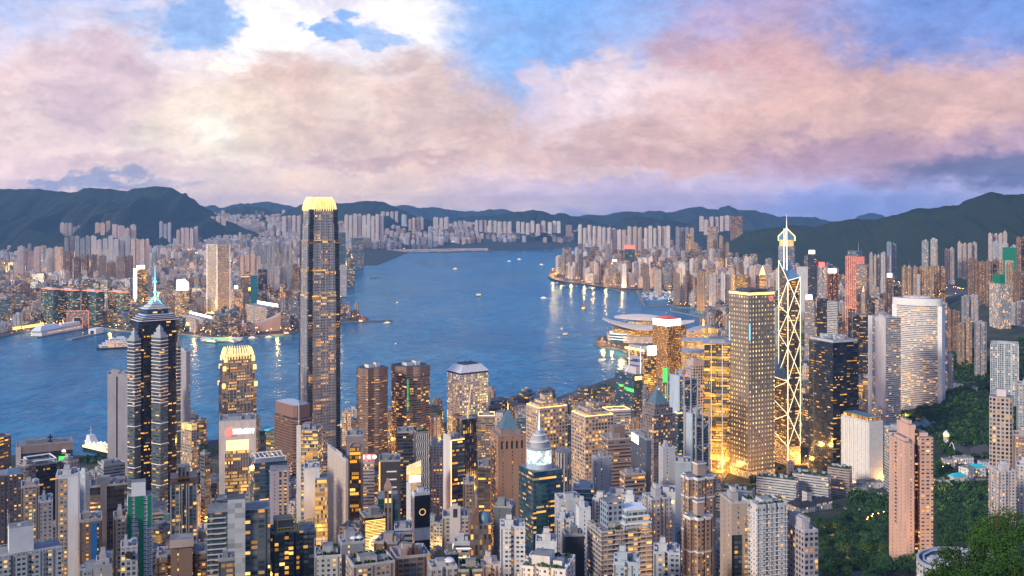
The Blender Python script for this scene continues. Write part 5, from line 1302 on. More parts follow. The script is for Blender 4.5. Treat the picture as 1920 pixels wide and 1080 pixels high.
    T(AT, 'cream roof-terrace flats with pool-blue patio beneath the gold coin-picture block', ac, 662, None, 742, 1060, 585, 'apt2', (.42, .36, .33), .2, 'garden', -14, 20)
    f = T(OT, 'navy glass tower with stacked round video drum and blue-white spire', oc, 973, 1000, 1055, 886, 800, 'glassb', (.02, .08, .13), .28, 'nopar', 26, land='the navy glass tower with the round top')
    r = f.root; z = f.z1; c = f.uv(.45, .5)
    sidebox(f, r, 0, .1, .5, f.zb, z - 10, .25, ['glasst'], 'teal_bay', C_['TE'], .12)
    for (rad, h0, h1, mm, nm) in ((10.2, 0, 4, 'blank', 'drum'), (9.8, 4, 15, 'vscreen', 'video_drum'), (10.2, 15, 16.5, 'tank', 'drum_ring'), (7.2, 16.5, 21, 'tank', 'drum'), (7.8, 21, 22, 'white', 'drum_ring'), (5, 22, 26, 'tank', 'drum'), (5.6, 26, 26.8, 'white', 'drum_ring'), (3, 26.8, 30, 'tank', 'drum')):
        s = MB(); s.prism(ellipse(c, rad, rad, 0, 26), z + h0, z + h1, 0, 0, bottom=True); s.build(nm, [mm], r, C_['LB'])
    s = MB(); s.bar((*c, z + 30), (*c, z + 46), .7, 0, 6, .2); s.build('spire', ['signcw'], r)
    slabs(r, f.pts, f.zb + 4, z - 3, 3.9, .2, .3, ['dark'])
    # concrete grid blocks
    for (x0, xs, x1, yt, Y, lab) in ((986, 1009, 1064, 768, 1280, 'beige concrete grid block with a lamplit roof garden, closer to the orange-brown pyramid-roofed tower'), (1071, 1098, 1151, 784, 1220, 'beige concrete grid block with a lamplit roof terrace, behind the brown stepped banded block')):
        f = T(OT, lab, oc, x0, xs, x1, yt, Y, 'gridbig', (.54, .42, .35), .34, 'lit', 28, None, group='beige concrete grid blocks'); r = f.root
        for h, u0, u1, v0, v1 in ((5, .08, .92, .12, .9), (9, .2, .7, .2, .8), (15, .36, .62, .3, .7)):
            s = MB(); s.prism(f.sub(u0, u1, v0, v1), f.z1 + .4, f.z1 + h, 0, 1); s.build('roof_storey', ['grid', 'roof'], r, (.50, .41, .35), .8)
    f = T(OT, 'white office block with stepped gridded wall behind the beige grid blocks', oc, 1128, 1140, 1183, 772, 1420, 'band', (.60, .53, .49), .35, 'lit', 22)
    f = T(OT, 'grey stone tower with stepped shoulders and a blue pyramid roof', oc, 1200, 1226, 1266, 780, 1200, 'grid', (.22, .19, .21), .18, 'none', 36, land='the grey pyramid-roofed tower')
    r = f.root; z = f.z1
    for k, h0, h1 in ((.86, 0, 7), (.66, 7, 13)): s = MB(); s.prism(scale(f.pts, k), z + h0, z + h1, 0, 1); s.build('roof_shoulder', ['grid', 'roof'], r, (.25, .22, .23), .15)
    s = MB(); s.prism(scale(f.pts, .60), z + 13, z + 27, 0, 0, scale(f.pts, .16)); s.build('pyramid_roof', ['copper'], r); s = MB(); s.bar((*f.c, z + 27), (*f.c, z + 36), .8, 0, 5, .2); s.build('finial', ['steel'], r)
    f = T(OT, 'brown banded stepped office block with a square brown roof house', oc, 1124, 1140, 1184, 826, 1060, 'band', (.28, .19, .16), .18, 'tanks', 22); s = MB(); s.prism(f.sub(.3, .8, .2, .7), f.z1, f.z1 + 13, 0, 1); s.build('roof_house', ['blank', 'roof'], f.root, (.25, .17, .15)); slabs(f.root, f.pts, f.zb + 5, f.z1 - 3, 3.7, .4, 1.1, ['blank'], 'floor_bands', (.36, .25, .21))
    f = T(OT, 'navy slab tower with a white lit sign at the top corner', oc, 1183, 1212, 1221, 826, 1000, 'slit', (.10, .12, .16), .15, 'plant', 20); sidebox(f, f.root, 3, .05, .5, f.z1 - 9, f.z1 - 1, .4, ['signw'], 'white_sign')
    T(OT, 'small grey glass-edged block before the brown stepped banded block', oc, 1110, 1120, 1147, 860, 960, 'slit', (.36, .37, .42), .2, 'plant', 26)
    T(OT, 'low brown banded block with blue plant deck beside the navy slab tower', oc, 1162, 1172, 1211, 892, 920, 'band', (.34, .24, .21), .22, 'tanks', 22)
    f = T(OT, 'rounded white-ribbed block beside the navy glass tower with the round top', oc, 1040, None, 1072, 850, 920, 'vert', (.50, .45, .44), .12, 'nopar', 0, 24, plan='round')
    T(OT, 'grey-white slab tower in front of the steel-framed bank', oc, 1235, 1243, 1266, 842, 960, 'slit', (.50, .49, .51), .2, 'flats', 24)
    T(OT, 'blank grey stucco tower beside the grey-white slab tower', oc, 1266, None, 1296, 868, 940, 'blank', (.36, .39, .44), .1, 'plant', 0, 22)
    T(OT, 'pale blue glass cube among the white rooftops', oc, 1074, None, 1113, 918, 850, 'glassb', (.36, .48, .58), .08, 'tanks', 0, 20)
    f = T(OT, 'plain white tower with a glowing gold name band near its top', oc, 1237, None, 1266, 926, 790, 'slit', (.60, .58, .58), .1, 'plant', 0, 20); sidebox(f, f.root, 0, .3, .92, f.z1 - 7, f.z1 - 5, .4, ['lampl'], 'name_band')
    for i, (x0, xs, x1, yt, Y, lab) in enumerate(((1271, 1298, 1349, 900, 770, 'beige H-plan flats with white floor band and blue rooftop pool'), (1276, 1300, 1342, 975, 680, 'brown-beige H-plan flats with white floor bands, downhill twin cut by the lower edge'))):
        f = T(AT, lab, ac, x0, xs, x1, yt, Y, 'apt', (.40, .28, .22), .20, 'none', 34, plan='cross', group='beige H-plan flats'); r = f.root; z = f.z1
        for h in (0, 14 + 8 * i, 40): s = MB(); s.prism(scale(f.top, 1.02), z - h - 1.2, z - h + (.8 if h == 0 else 0), 0, 1, bottom=True); s.build('white_floor_band', ['white', 'roof'], r)
        s = MB(); s.prism(f.sub(.38, .68, .35, .68), z, z + 9, 0, 1); s.build('stair_tower', ['blank', 'roof'], r, (.46, .33, .27)); s = MB(); s.prism(f.sub(.36, .70, .33, .70), z + 9, z + 10.2, 0, 1, bottom=True); s.build('cap_band', ['white', 'roof'], r)
        s = MB(); s.prism(f.sub(.28, .42, .05, .3), z + .3, z + .8, 0, 0); s.build('roof_pool', ['bluepool'], r)
    f = T(AT, 'grey-beige slab with a dark window spine and amber stair lights', ac, 1350, 1372, 1412, 945, 650, 'slit', (.40, .33, .29), .2, 'flats', 20); sidebox(f, f.root, 0, .0, .45, f.zb, f.z1 - 20, .5, ['aptg'], 'dark_spine', C_['K'], .1); sidebox(f, f.root, 0, .6, .72, f.zb, f.z1 - 8, .3, ['slitd'], 'stair_windows', C_['T'], .6)
    f = T(AT, 'white flats with roof planting at the lower edge beside the grey-beige slab', ac, 1390, 1420, 1476, 952, 640, 'apt', (.62, .61, .63), .18, 'garden', 30, plan='notch'); slabs(f.root, f.pts, f.zb + 3, f.z1 - 2, 3, .4, .3, ['white'], 'balcony_slabs')
    f = T(AT, 'lavender flats with rows of dark square windows above the wooded park', ac, 1474, 1508, 1534, 1000, 640, 'grid', (.44, .40, .45), .14, 'flats', 30); s = MB(); s.prism(f.sub(.1, .7, .2, .9), f.z1, f.z1 + 8, 0, 1); s.build('roof_house', ['blank', 'roof'], f.root, (.46, .42, .46))
    f = T(AT, 'tall grey flats with white frames and orange stair windows', ac, 1204, 1222, 1259, 938, 690, 'apt', (.42, .42, .45), .24, 'flats', 26, plan='notch', land='the tall grey white-framed flats')
    f = T(AT, 'beige block with green glass terraces and a blue-panelled roof lantern', ac, 1101, 1128, 1222, 1000, 650, 'aptg', (.38, .31, .27), .16, 'garden', 22, plan='notch', land='the green-terrace block'); r = f.root; z = f.z1
    s = MB(); s.prism(f.sub(.2, .52, .25, .8), z, z + 17, 0, 1); s.build('roof_lantern', ['grid', 'roof'], r, (.30, .38, .48), .02)
    for k in range(3): s = MB(); s.prism(scale(f.sub(.45, .99, .0, .75), 1 - .12 * k), z + 4.2 * k, z + 4.2 * k + 3.6, 0, 1); s.build('glass_terrace', ['aptg', 'roof'], r, C_['LB'], .15); s = MB(); s.prism(scale(f.sub(.44, 1.0, -.01, .76), 1 - .12 * k), z + 4.2 * k + 3.6, z + 4.2 * k + 4.3, 0, 0, bottom=True); s.build('terrace_edge', ['white'], r)
    slabs(r, f.pts, f.zb + 3, z - 2, 3.1, .35, .35, ['blank'], 'floor_bands', C_['P'])
    for (x0, x1, yt, Y, col, lab, m, rf) in ((938, 985, 992, 650, 'WW', 'white flats with many amber bay windows at the lower edge under the navy glass tower', 'apt2', 'flats'), (975, 1062, 1068, 590, 'WW', 'white roof terrace block with planters along the lower edge', 'apt', 'garden'), (1004, 1044, 1020, 640, 'WW', 'plain white cube-topped flats between the amber-windowed white flats and the black box', 'slit', 'flats'),
                                            (1060, 1096, 1006, 660, 'K', 'matt black box tower among white flats', 'blank', 'plant'), (1043, 1076, 976, 700, 'LG', 'pale grey flats with a stair head above the matt black box', 'apt', 'flats'), (1048, 1092, 938, 780, 'LG', 'grey louvred roof block beside the pale blue glass cube', 'slit', 'tanks'), (1085, 1108, 955, 760, 'WW', 'white blank slab behind the green-terrace block', 'slit', 'flats'),
                                            (1165, 1206, 945, 760, 'WW', 'white flats with blue roof sheets left of the tall grey white-framed flats', 'apt', 'flats'), (1110, 1140, 938, 800, 'P', 'pale pink old block with tiled roof house', 'apt2', 'tanks'), (1140, 1184, 930, 850, 'P', 'cream low block with two glowing gold signs', 'apt', 'plant'), (836, 860, 1040, 640, 'K', 'small charcoal tower with glowing stair head', 'slit', 'plant'), (850, 882, 1018, 690, 'LG', 'pale block wrapped by curling white light bands', 'bandw', 'tanks'),
                                            (808, 858, 1068, 590, 'G', 'grey roof deck block with a big satellite dish', 'apt', 'tanks'), (905, 940, 1062, 600, 'P', 'cream flats with rounded lit balconies at the lower edge', 'apt2', 'flats'), (860, 905, 1072, 590, 'DG', 'dark terrace flats at the lower edge beside the rounded-balcony flats', 'aptg', 'garden'), (1150, 1200, 1060, 560, 'LB', 'pale blue flats cut by the lower edge under the green-terrace block', 'apt', 'flats'), (1225, 1275, 1040, 600, 'LG', 'grey flats with laundry poles at the lower edge', 'apt2', 'flats'),
                                            (410, 440, 1052, 590, 'DG', 'dark flats at the lower edge under the charcoal tower', 'aptg', 'tanks'), (700, 745, 1020, 640, 'BR', 'brown narrow block beside the gold coin-picture block', 'apt2', 'tanks'), (925, 960, 952, 740, 'DG', 'dark slab with roof plants under the orange-brown tower', 'slit', 'tanks')):
        f = T(AT, lab, ac, x0, None, x1, yt, Y, m, col, .22, rf, R.uniform(-16, 16), (x1 - x0) / F * Y * R.uniform(.8, 1.2), plan='notch' if m in ('apt', 'apt2', 'aptg') else 'rect')
        if 'glowing gold signs' in lab:
            for t in (.3, .65): sidebox(f, f.root, 0, t, t + .2, f.z1 - 5, f.z1 - 1.5, .4, ['lampl'], 'gold_sign')
        if 'light bands' in lab: slabs(f.root, f.pts, f.z1 - 22, f.z1 - 2, 6, .5, .4, ['neon'], 'light_band')
        if 'big satellite dish' in lab: s = MB(); c = f.uv(.75, .4); s.bar((*c, f.z1), (*c, f.z1 + 3), .4, 0, 5); s.dome((*c, f.z1 + 3), 3.2, 3.2, 1.6, 0, 14, 3); s.build('satellite_dish', ['white'], f.root)
    # right-hand slope
    f = T(AT, 'salmon-pink twin-slab apartment tower with a dark central glass strip rising from the park', ac, 1668, 1700, 1754, 818, 900, 'blank', (.76, .46, .35), .1, 'none', 24, land='the salmon-pink twin-slab tower'); r = f.root
    col = (.76, .46, .35); z0 = f.zb
    for ch in list(r.children): bpy.data.objects.remove(ch)
    for (u0, u1, v0, v1, yt, mm, nm) in ((-.02, .26, .0, 1.0, 826, 'slit', 'slab_wall'), (.26, .50, .3, 1.0, 797, 'blank', 'stair_tower'), (.56, 1.0, .12, .85, 818, 'pinkwin', 'slab_wall'), (.47, .56, .28, .8, 806, 'glass', 'glass_strip')):
        s = MB(); q = f.sub(u0, u1, v0, v1); s.prism(q, z0, zat(yt, 910), 0, 1); s.build(nm, [mm, 'roof'], r, col if mm != 'glass' else C_['N'], .22)
        if mm != 'glass': s = MB(); s.prism(scale(q, .6), zat(yt, 910), zat(yt, 910) + 3, 0, 1); s.build('plant_room', ['blank', 'roof'], r, col)
    q = f.sub(-.02, .26, .0, 1.0); 
    for k in range(22):
        z = zat(840, 905) - k * 3.4
        for sd, t in ((3, .35),):
            a, b = along(q, sd, t, t + .10, .12); a2, b2 = along(q, sd, t, t + .10, -.2); s = MB(); s.prism([a, b, b2, a2], z, z + 1.7, 0, 0, bottom=True); s.build('window', ['winglass'], r)
    f = T(AT, 'rounded cream tower with deep balcony bands above the wooded slope', ac, 1857, None, 1898, 745, 1120, 'gridbig', (.54, .44, .38), .14, 'none', 0, 20, plan='chamfer'); s = MB(); s.prism(f.sub(.3, .7, .3, .7), f.z1, f.z1 + 8, 0, 1); s.build('lift_house', ['blank', 'roof'], f.root, C_['P'])
    f = T(AT, 'white zigzag-fronted flats behind the near tree', ac, 1853, 1872, 1906, 886, 950, 'apt', (.60, .55, .56), .2, 'flats', 30, plan='notch')
    f = T(AT, 'pale blue-grey gridded tower on the wooded rise', ac, 1860, None, 1907, 645, 1740, 'grid', (.42, .48, .54), .2, 'plant', 0, 30); fins(f, f.root, 0, 4, f.zb, f.z1, ['white'], 'wall_piers', .8, .8); 
    T(AT, 'white slab tower with green roof edge at the picture edge above the cream rounded tower', ac, 1908, None, 1945, 722, 1250, 'apt', (.40, .42, .46), .25, 'flats', 0, 22)
    T(AT, 'brown flats with lit corner at the picture edge below the white slab', ac, 1902, None, 1950, 818, 1080, 'apt2', (.36, .26, .22), .3, 'flats', 0, 22)
    T(OT, 'blue-white slanted office slab between the white arcaded block and the salmon-pink tower', oc, 1658, 1666, 1691, 804, 1340, 'band', (.46, .48, .54), .15, 'plant', 20)
    T(AT, 'white low flats at the picture edge above the near tree', ac, 1908, None, 1960, 876, 1000, 'apt', (.55, .52, .52), .2, 'flats', 0, 18)
M['tiles'] = facade('white_tile_cladding', 4.2, 3.0, .985, .985, glass=(.60, .60, .61), es=0, grough=.6)
M['pinkwin'] = facade('pink_window_wall', 4.4, 3.35, .60, .40, es=1.5, cluster=.6)
M['winglass'] = mat('window_glass', (.06, .09, .11), .12, spec=.8)
M['bluepool'] = mat('pool_water', (.03, .30, .48), .1)
C_['WW'] = (.74, .74, .76)
near_left(); near_mid(); foreground()
# ------------------------------------------------------------------ the mass of the city: every tower its own object
PAL = [(.55, .46, .44), (.48, .38, .32), (.36, .26, .20), (.56, .53, .54), (.32, .32, .36), (.24, .29, .37), (.21, .135, .105), (.42, .46, .52), (.62, .54, .49), (.20, .18, .19)]
PALN = ['rosy white', 'cream', 'beige', 'white', 'grey', 'blue-grey', 'brown', 'pale blue', 'ivory', 'dark grey']
OPAL = [(.10, .11, .13), (.06, .10, .13), (.20, .17, .16), (.32, .32, .35), (.16, .20, .27), (.42, .38, .37), (.05, .11, .12)]
OPALN = ['charcoal', 'navy', 'brown-grey', 'silver-grey', 'slate blue', 'pale stone', 'dark teal']
CITY = []
RB = random.Random(77)
def plot(x, y, w, d, h, rot, style, ci, zone, roof=None, lit=.2, z0=None):
    CITY.append(dict(x=x, y=y, w=w, d=d, h=h, rot=rot, st=style, ci=ci, zone=zone, roof=roof, lit=lit, z0=z0))
def clear(x, y, r):
    for fx, fy, fr, pts in FOOT:
        if abs(fx - x) < fr + r and abs(fy - y) < fr + r and math.hypot(fx - x, fy - y) < (fr * .86 + r * .8): return False
    return True
def px_of(x, y, z): return CX + x / y * F, CY + (H - z) / y * F

def fill_peninsula():
    # rows of blocks with streets between; estates of like towers, offices near the water, mixed housing elsewhere
    st = 118.0; ang = .22; ca, sa = math.cos(ang), math.sin(ang)
    for j in range(-4, 78):
        for i in range(-60, 62):
            bx, by = i * st + 40 * math.sin(j * 2.1), 3300 + j * st
            X = bx * ca - (by - 3300) * sa * .35; Y = by + bx * sa * .25
            if Y < 3150 or Y > 12300 or not inside(X, Y, KOW): continue
            if abs(X / Y) > .56: continue
            q = noise.noise((X * .0016, Y * .0011, 3)); q2 = noise.noise((X * .004, Y * .003, 9)); rr = random.Random(i * 1000 + j)
            if noise.noise((X * .003, Y * .002, 21)) > .36: continue          # parks and sports grounds
            ci = rr.choice((0, 0, 1, 2, 3, 3, 4, 5, 7, 8)); 
            if Y < 4700: hm = 30 + 34 * abs(q2) * 2; typ = 'office' if rr.random() < .38 else 'mixed'
            elif q > .10: hm = 88 + 34 * q2; typ = 'estate'
            elif q < -.22: hm = 40; typ = 'office' if rr.random() < .3 else 'mixed'
            else: hm = 48 + 26 * q2; typ = 'mixed'
            if Y > 5600: hm *= .86
            if Y > 7600: hm = max(hm, 58) + 12; typ = 'estate' if rr.random() < .7 else typ
            hm *= .92
            if Y > 9800:
                hm *= .8
                if rr.random() < .28: continue
            n = 3 if Y < 6500 else 2
            hh = hm * rr.uniform(.85, 1.2)
            for a in range(n):
                for b in range(n):
                    if rr.random() < (.12 if typ != 'estate' else .2): continue
                    x = X + (a - (n - 1) / 2) * st * .86 / n + rr.uniform(-4, 4); y = Y + (b - (n - 1) / 2) * st * .86 / n + rr.uniform(-4, 4)
                    if not inside(x, y, KOW) or coast_gap(x, y, KOW, len(KOW) - 5) < 32: continue
                    if not clear(x, y, 18): continue
                    if typ == 'estate': w = rr.uniform(23, 31) * (1 if n == 3 else 1.25); d = w * rr.uniform(.7, 1); h = hh * rr.uniform(.88, 1.08); s = 'apt'; c = ci
                    elif typ == 'office': w = rr.uniform(24, 36); d = rr.uniform(22, 34); h = hh * rr.uniform(.6, 1.7); s = rr.choice(('glass', 'band', 'glasst', 'bandw', 'gold')); c = rr.randrange(7)
                    else: w = rr.uniform(17, 32); d = rr.uniform(16, 28); h = hh * (rr.uniform(.35, 1.1) if rr.random() < .8 else rr.uniform(1.1, 1.9)); s = rr.choice(('apt', 'apt', 'apt2', 'grid', 'band')); c = rr.randrange(10)
                    if Y > 8200: w *= 1.2; d *= 1.2
                    plot(x, y, w, d, h, ang + rr.choice((0, 0, .1, -.15)), s, c, 'far', lit=rr.uniform(.2, .5))

def fill_island():
    st = 74.0
    for j in range(0, 122):
        for i in range(-14, 60):
            Y = 1700 + j * st; t = .12; X = i * st + (Y - 1700) * .0
            X += 30 * math.sin(j * 1.7); 
            if X / Y > .57 or not inside(X, Y, ISL): continue
            rr = random.Random(i * 777 + j * 13)
            px_, py_ = px_of(X, Y, 4)
            g = gz(X, Y)
            if g > 58 and rr.random() < .8: continue
            if px_ > 1690 and Y < 2300 and rr.random() < .75: continue            # the park on its rise
            if px_ > 1640 and py_ > 640: continue
            if 1360 < px_ < 1470 and 548 < py_ < 590: continue                      # playing fields behind the yacht basin
            if py_ < 545 and px_ < 1250 and coast_gap(X, Y, ISL, len(ISL) - 5) < 55: continue
            if coast_gap(X, Y, ISL, len(ISL) - 5) < 42: continue
            # the wooded range: nothing high on it
            if X > 900 + (Y - 3000) * .28 and Y > 3000 and rr.random() < min(1, (X - 900 - (Y - 3000) * .28) / 300): continue
            if X > 1500 and Y > 2600: continue
            if Y > 8600 and rr.random() < .35: continue
            q2 = noise.noise((X * .004, Y * .003, 17)); q = noise.noise((X * .002, Y * .0015, 5))
            n = 2 if Y < 5000 else 1
            hm = 86 + 44 * q2
            if Y > 4800: hm = 100 + 50 * q2
            if Y < 2600: hm = 62 + 30 * q2
            ofc = .42 if Y < 4600 else .2
            ci = rr.choice((0, 1, 2, 3, 4, 6, 8)); hh = hm * rr.uniform(.8, 1.15)
            for a in range(n):
                for b in range(n):
                    if rr.random() < .14: continue
                    x = X + (a - (n - 1) / 2) * st * .46 + rr.uniform(-4, 4); y = Y + (b - (n - 1) / 2) * st * .46 + rr.uniform(-4, 4)
                    if not clear(x, y, 15): continue
                    if 2000 < y < 3100 and px_of(x, y, 0)[0] < 1330: continue
                    # keep the view lines to the square towers clear
                    if rr.random() < ofc: w = rr.uniform(20, 30); d = rr.uniform(18, 28); h = hh * rr.uniform(.5, 1.45); s = rr.choice(('glass', 'band', 'bandw', 'gold', 'glassb', 'vert')); c = rr.randrange(7)
                    else: w = rr.uniform(15, 24); d = rr.uniform(14, 22); h = hh * rr.uniform(.55, 1.3); s = rr.choice(('apt', 'apt', 'apt2', 'grid')); c = ci if rr.random() < .6 else rr.randrange(10)
                    if n == 1: w *= 1.5; d *= 1.4
                    if px_of(x, y, 0)[0] < 1500 and y < 2900: h = min(h, 55)
                    plot(x, y, w, d, h, rr.choice((.15, -.3, .4)), s, c, 'east', lit=rr.uniform(.2, .45))

def fill_central():
    # low and mid-height blocks in the gaps between the near towers
    st = 36.0
    for j in range(0, 34):
        for i in range(-16, 24):
            Y = 560 + j * st; X = i * st + (j % 2) * 10
            px_, py_ = px_of(X, Y, gz(X, Y))
            if px_ < -80 or px_ > 1500 or not inside(X, Y, ISL): continue
            if Y > 1000 and px_ > 1335: continue
            if Y > 850 and px_ > 1400: continue
            if px_ > 1530: continue
            if coast_gap(X, Y, ISL, 18) < 70: continue
            if (i * 3 + j) % 7 == 0 and Y < 1500: continue                         # a street
            rr = random.Random(i * 331 + j * 7)
            if not clear(X, Y, 11): continue
            g = gz(X, Y)
            top = {True: rr.uniform(22, 52), False: rr.uniform(26, 70)}[Y > 1150]
            if Y < 760: top = rr.uniform(20, 58)
            if Y > 1480: top = rr.uniform(10, 28)
            ylim = 1084 if Y < 700 else 1060 if Y < 800 else 1022 if Y < 920 else 972 if Y < 1080 else 925 if Y < 1250 else 880
            top = min(top, zat(ylim + rr.uniform(0, 26), Y) - gz(X, Y))
            if top < 7: continue
            s = rr.choice(('apt', 'apt2', 'apt', 'grid', 'band', 'slit', 'glass')); ofc = s in ('band', 'glass')
            plot(X + rr.uniform(-3, 3), Y + rr.uniform(-3, 3), rr.uniform(15, 25), rr.uniform(14, 23), top, rr.choice((.1, -.25, .4)), s, rr.randrange(7) if ofc else rr.choice((3, 3, 7, 7, 4, 5, 0, 1, 2, 6)), 'central', lit=rr.uniform(.08, .3), roof='near')

# tower groups the photograph shows by themselves: (x0, x1, ytop, Y, count, style, colour index, lit)
ROWS = [(112, 152, 417, 8800, 5, 'apt', 0, .3), (178, 208, 413, 8600, 3, 'apt', 1, .4), (210, 256, 418, 8500, 4, 'apt', 0, .3), (298, 322, 414, 8900, 3, 'apt', 7, .2), (330, 372, 424, 8200, 5, 'apt', 0, .3), (394, 424, 403, 9800, 3, 'apt', 8, .4),
        (120, 170, 440, 7000, 5, 'apt', 5, .25), (170, 245, 441, 6900, 7, 'apt', 7, .3), (245, 280, 444, 6700, 4, 'apt', 0, .3), (32, 78, 458, 5600, 3, 'apt', 0, .3), (86, 116, 457, 5700, 2, 'apt', 8, .3), (118, 138, 466, 5400, 1, 'apt2', 6, .35), (138, 184, 474, 5200, 3, 'apt2', 6, .35), (184, 250, 476, 5100, 4, 'apt', 2, .3),
        (478, 548, 452, 5900, 9, 'apt', 5, .2), (484, 545, 492, 4700, 6, 'apt', 7, .3), (548, 560, 486, 4750, 1, 'apt2', 6, .4), (450, 490, 470, 5600, 4, 'apt', 1, .3), (529, 565, 403, 10400, 4, 'apt', 0, .4),
        (645, 720, 400, 9700, 9, 'apt', 8, .35), (695, 706, 401, 9000, 1, 'apt', 0, .3), (714, 748, 395, 9600, 4, 'apt', 0, .35), (752, 764, 400, 9300, 1, 'apt', 7, .3), (765, 795, 406, 9100, 4, 'apt', 1, .4), (812, 842, 405, 9200, 3, 'apt', 8, .35), (890, 914, 412, 9900, 3, 'apt', 0, .3), (914, 960, 412, 10000, 5, 'apt', 8, .3),
        (967, 1003, 412, 10300, 4, 'apt', 8, .4), (1004, 1024, 413, 10200, 2, 'apt', 0, .4), (1027, 1052, 412, 10100, 3, 'apt', 8, .4), (1060, 1074, 420, 9900, 1, 'apt', 2, .4), (1083, 1128, 421, 8300, 5, 'apt', 8, .4), (1128, 1166, 424, 8200, 4, 'apt', 0, .4), (1166, 1205, 424, 8100, 4, 'apt', 1, .35), (1207, 1257, 421, 8000, 6, 'apt', 8, .4), (1266, 1302, 424, 7400, 4, 'apt', 4, .35),
        (1310, 1368, 403, 9300, 6, 'apt', 0, .4), (1290, 1310, 440, 6500, 2, 'apt2', 2, .6), (1326, 1368, 440, 6300, 4, 'apt2', 2, .5), (1053, 1064, 485, 6300, 1, 'apt', 3, .2), (1064, 1100, 491, 5900, 7, 'apt', 3, .25), (1100, 1115, 508, 5600, 1, 'band', 3, .3), (1117, 1134, 490, 5700, 2, 'apt2', 6, .5), (1165, 1176, 488, 5200, 1, 'apt', 3, .5), (1204, 1218, 492, 5000, 1, 'apt2', 2, .3), (1226, 1242, 498, 4800, 1, 'apt', 1, .4), (1262, 1276, 508, 4300, 1, 'apt', 2, .3), (1305, 1324, 506, 4100, 1, 'apt', 2, .4), (1328, 1348, 512, 4000, 1, 'apt', 3, .4), (1350, 1370, 504, 4000, 2, 'apt', 3, .4),
        (1630, 1651, 470, 3700, 3, 'apt', 0, .3), (1651, 1671, 471, 3600, 2, 'apt', 3, .3), (1662, 1681, 448, 4000, 2, 'apt', 5, .2), (1728, 1742, 446, 3900, 1, 'aptg', 7, .2), (1744, 1759, 447, 3850, 1, 'aptg', 7, .3), (1748, 1757, 458, 3700, 1, 'apt', 8, .4), (1770, 1790, 462, 3900, 2, 'apt', 0, .3), (1795, 1832, 448, 4000, 4, 'apt', 0, .3), (1853, 1889, 431, 4300, 4, 'apt', 0, .3), (1860, 1874, 448, 4100, 1, 'apt', 7, .3), (1878, 1892, 449, 4000, 1, 'apt', 3, .3), (1894, 1908, 452, 3900, 1, 'apt', 7, .3), (1814, 1834, 480, 3300, 1, 'apt', 6, .3), (1834, 1875, 486, 3200, 3, 'apt2', 6, .4), (1872, 1884, 484, 3100, 1, 'apt2', 2, .5), (1886, 1900, 484, 3100, 1, 'apt2', 2, .5), (1905, 1925, 440, 3800, 2, 'apt2', 6, .3), (1900, 1925, 500, 3000, 2, 'apt', 6, .4),
        (1802, 1835, 548, 2700, 2, 'apt', 4, .4), (1768, 1800, 575, 2400, 2, 'apt', 6, .3), (1794, 1824, 595, 2300, 2, 'apt2', 2, .4), (1826, 1850, 600, 2200, 1, 'apt', 4, .3), (1885, 1925, 560, 2600, 2, 'apt', 3, .3), (1776, 1788, 660, 1960, 1, 'apt', 3, .2), (1690, 1772, 492, 3300, 8, 'apt2', 2, .62), (1718, 1727, 512, 3100, 1, 'apt', 3, .2)]
def rows():
    for (x0, x1, yt, Y, n, st, ci, lit) in ROWS:
        rr = random.Random(x0 * 3 + yt)
        for k in range(n):
            jw = rr.uniform(.0, .1); a = x0 + (x1 - x0) * (k + jw) / n; b = x0 + (x1 - x0) * (k + 1 - rr.uniform(.0, .1)) / n
            yy = (11250 if x0 >= 690 and x1 <= 1080 and 9000 <= Y <= 10400 else Y) + rr.uniform(-30, 30); x = ((a + b) / 2 - CX) / F * yy; w = (b - a) / F * yy / 1.1
            zt = zat(yt + abs(rr.gauss(0, 1)) * (.09 * 420 * 100 / yy * 8 if yy > 4500 else 4), yy); z0 = gz(x, yy) if x > 300 and yy < 8700 else gzk(x, yy) if yy < 8000 else (zt - 120 if yy > 10900 else min(zt - 75, 70 + 60 * max(0, (yy - 8000) / 2000)))
            if x > 1500 and yy > 2800: z0 = max(z0, zt - 130)
            plot(x, yy, w, w * rr.uniform(.8, 1.1), zt - z0, rr.uniform(-.12, .12) + math.atan(-x / yy), st, ci, 'row', lit=lit, z0=z0 - rr.uniform(0, 12)); FOOT.append((x, yy, w * .9, None))

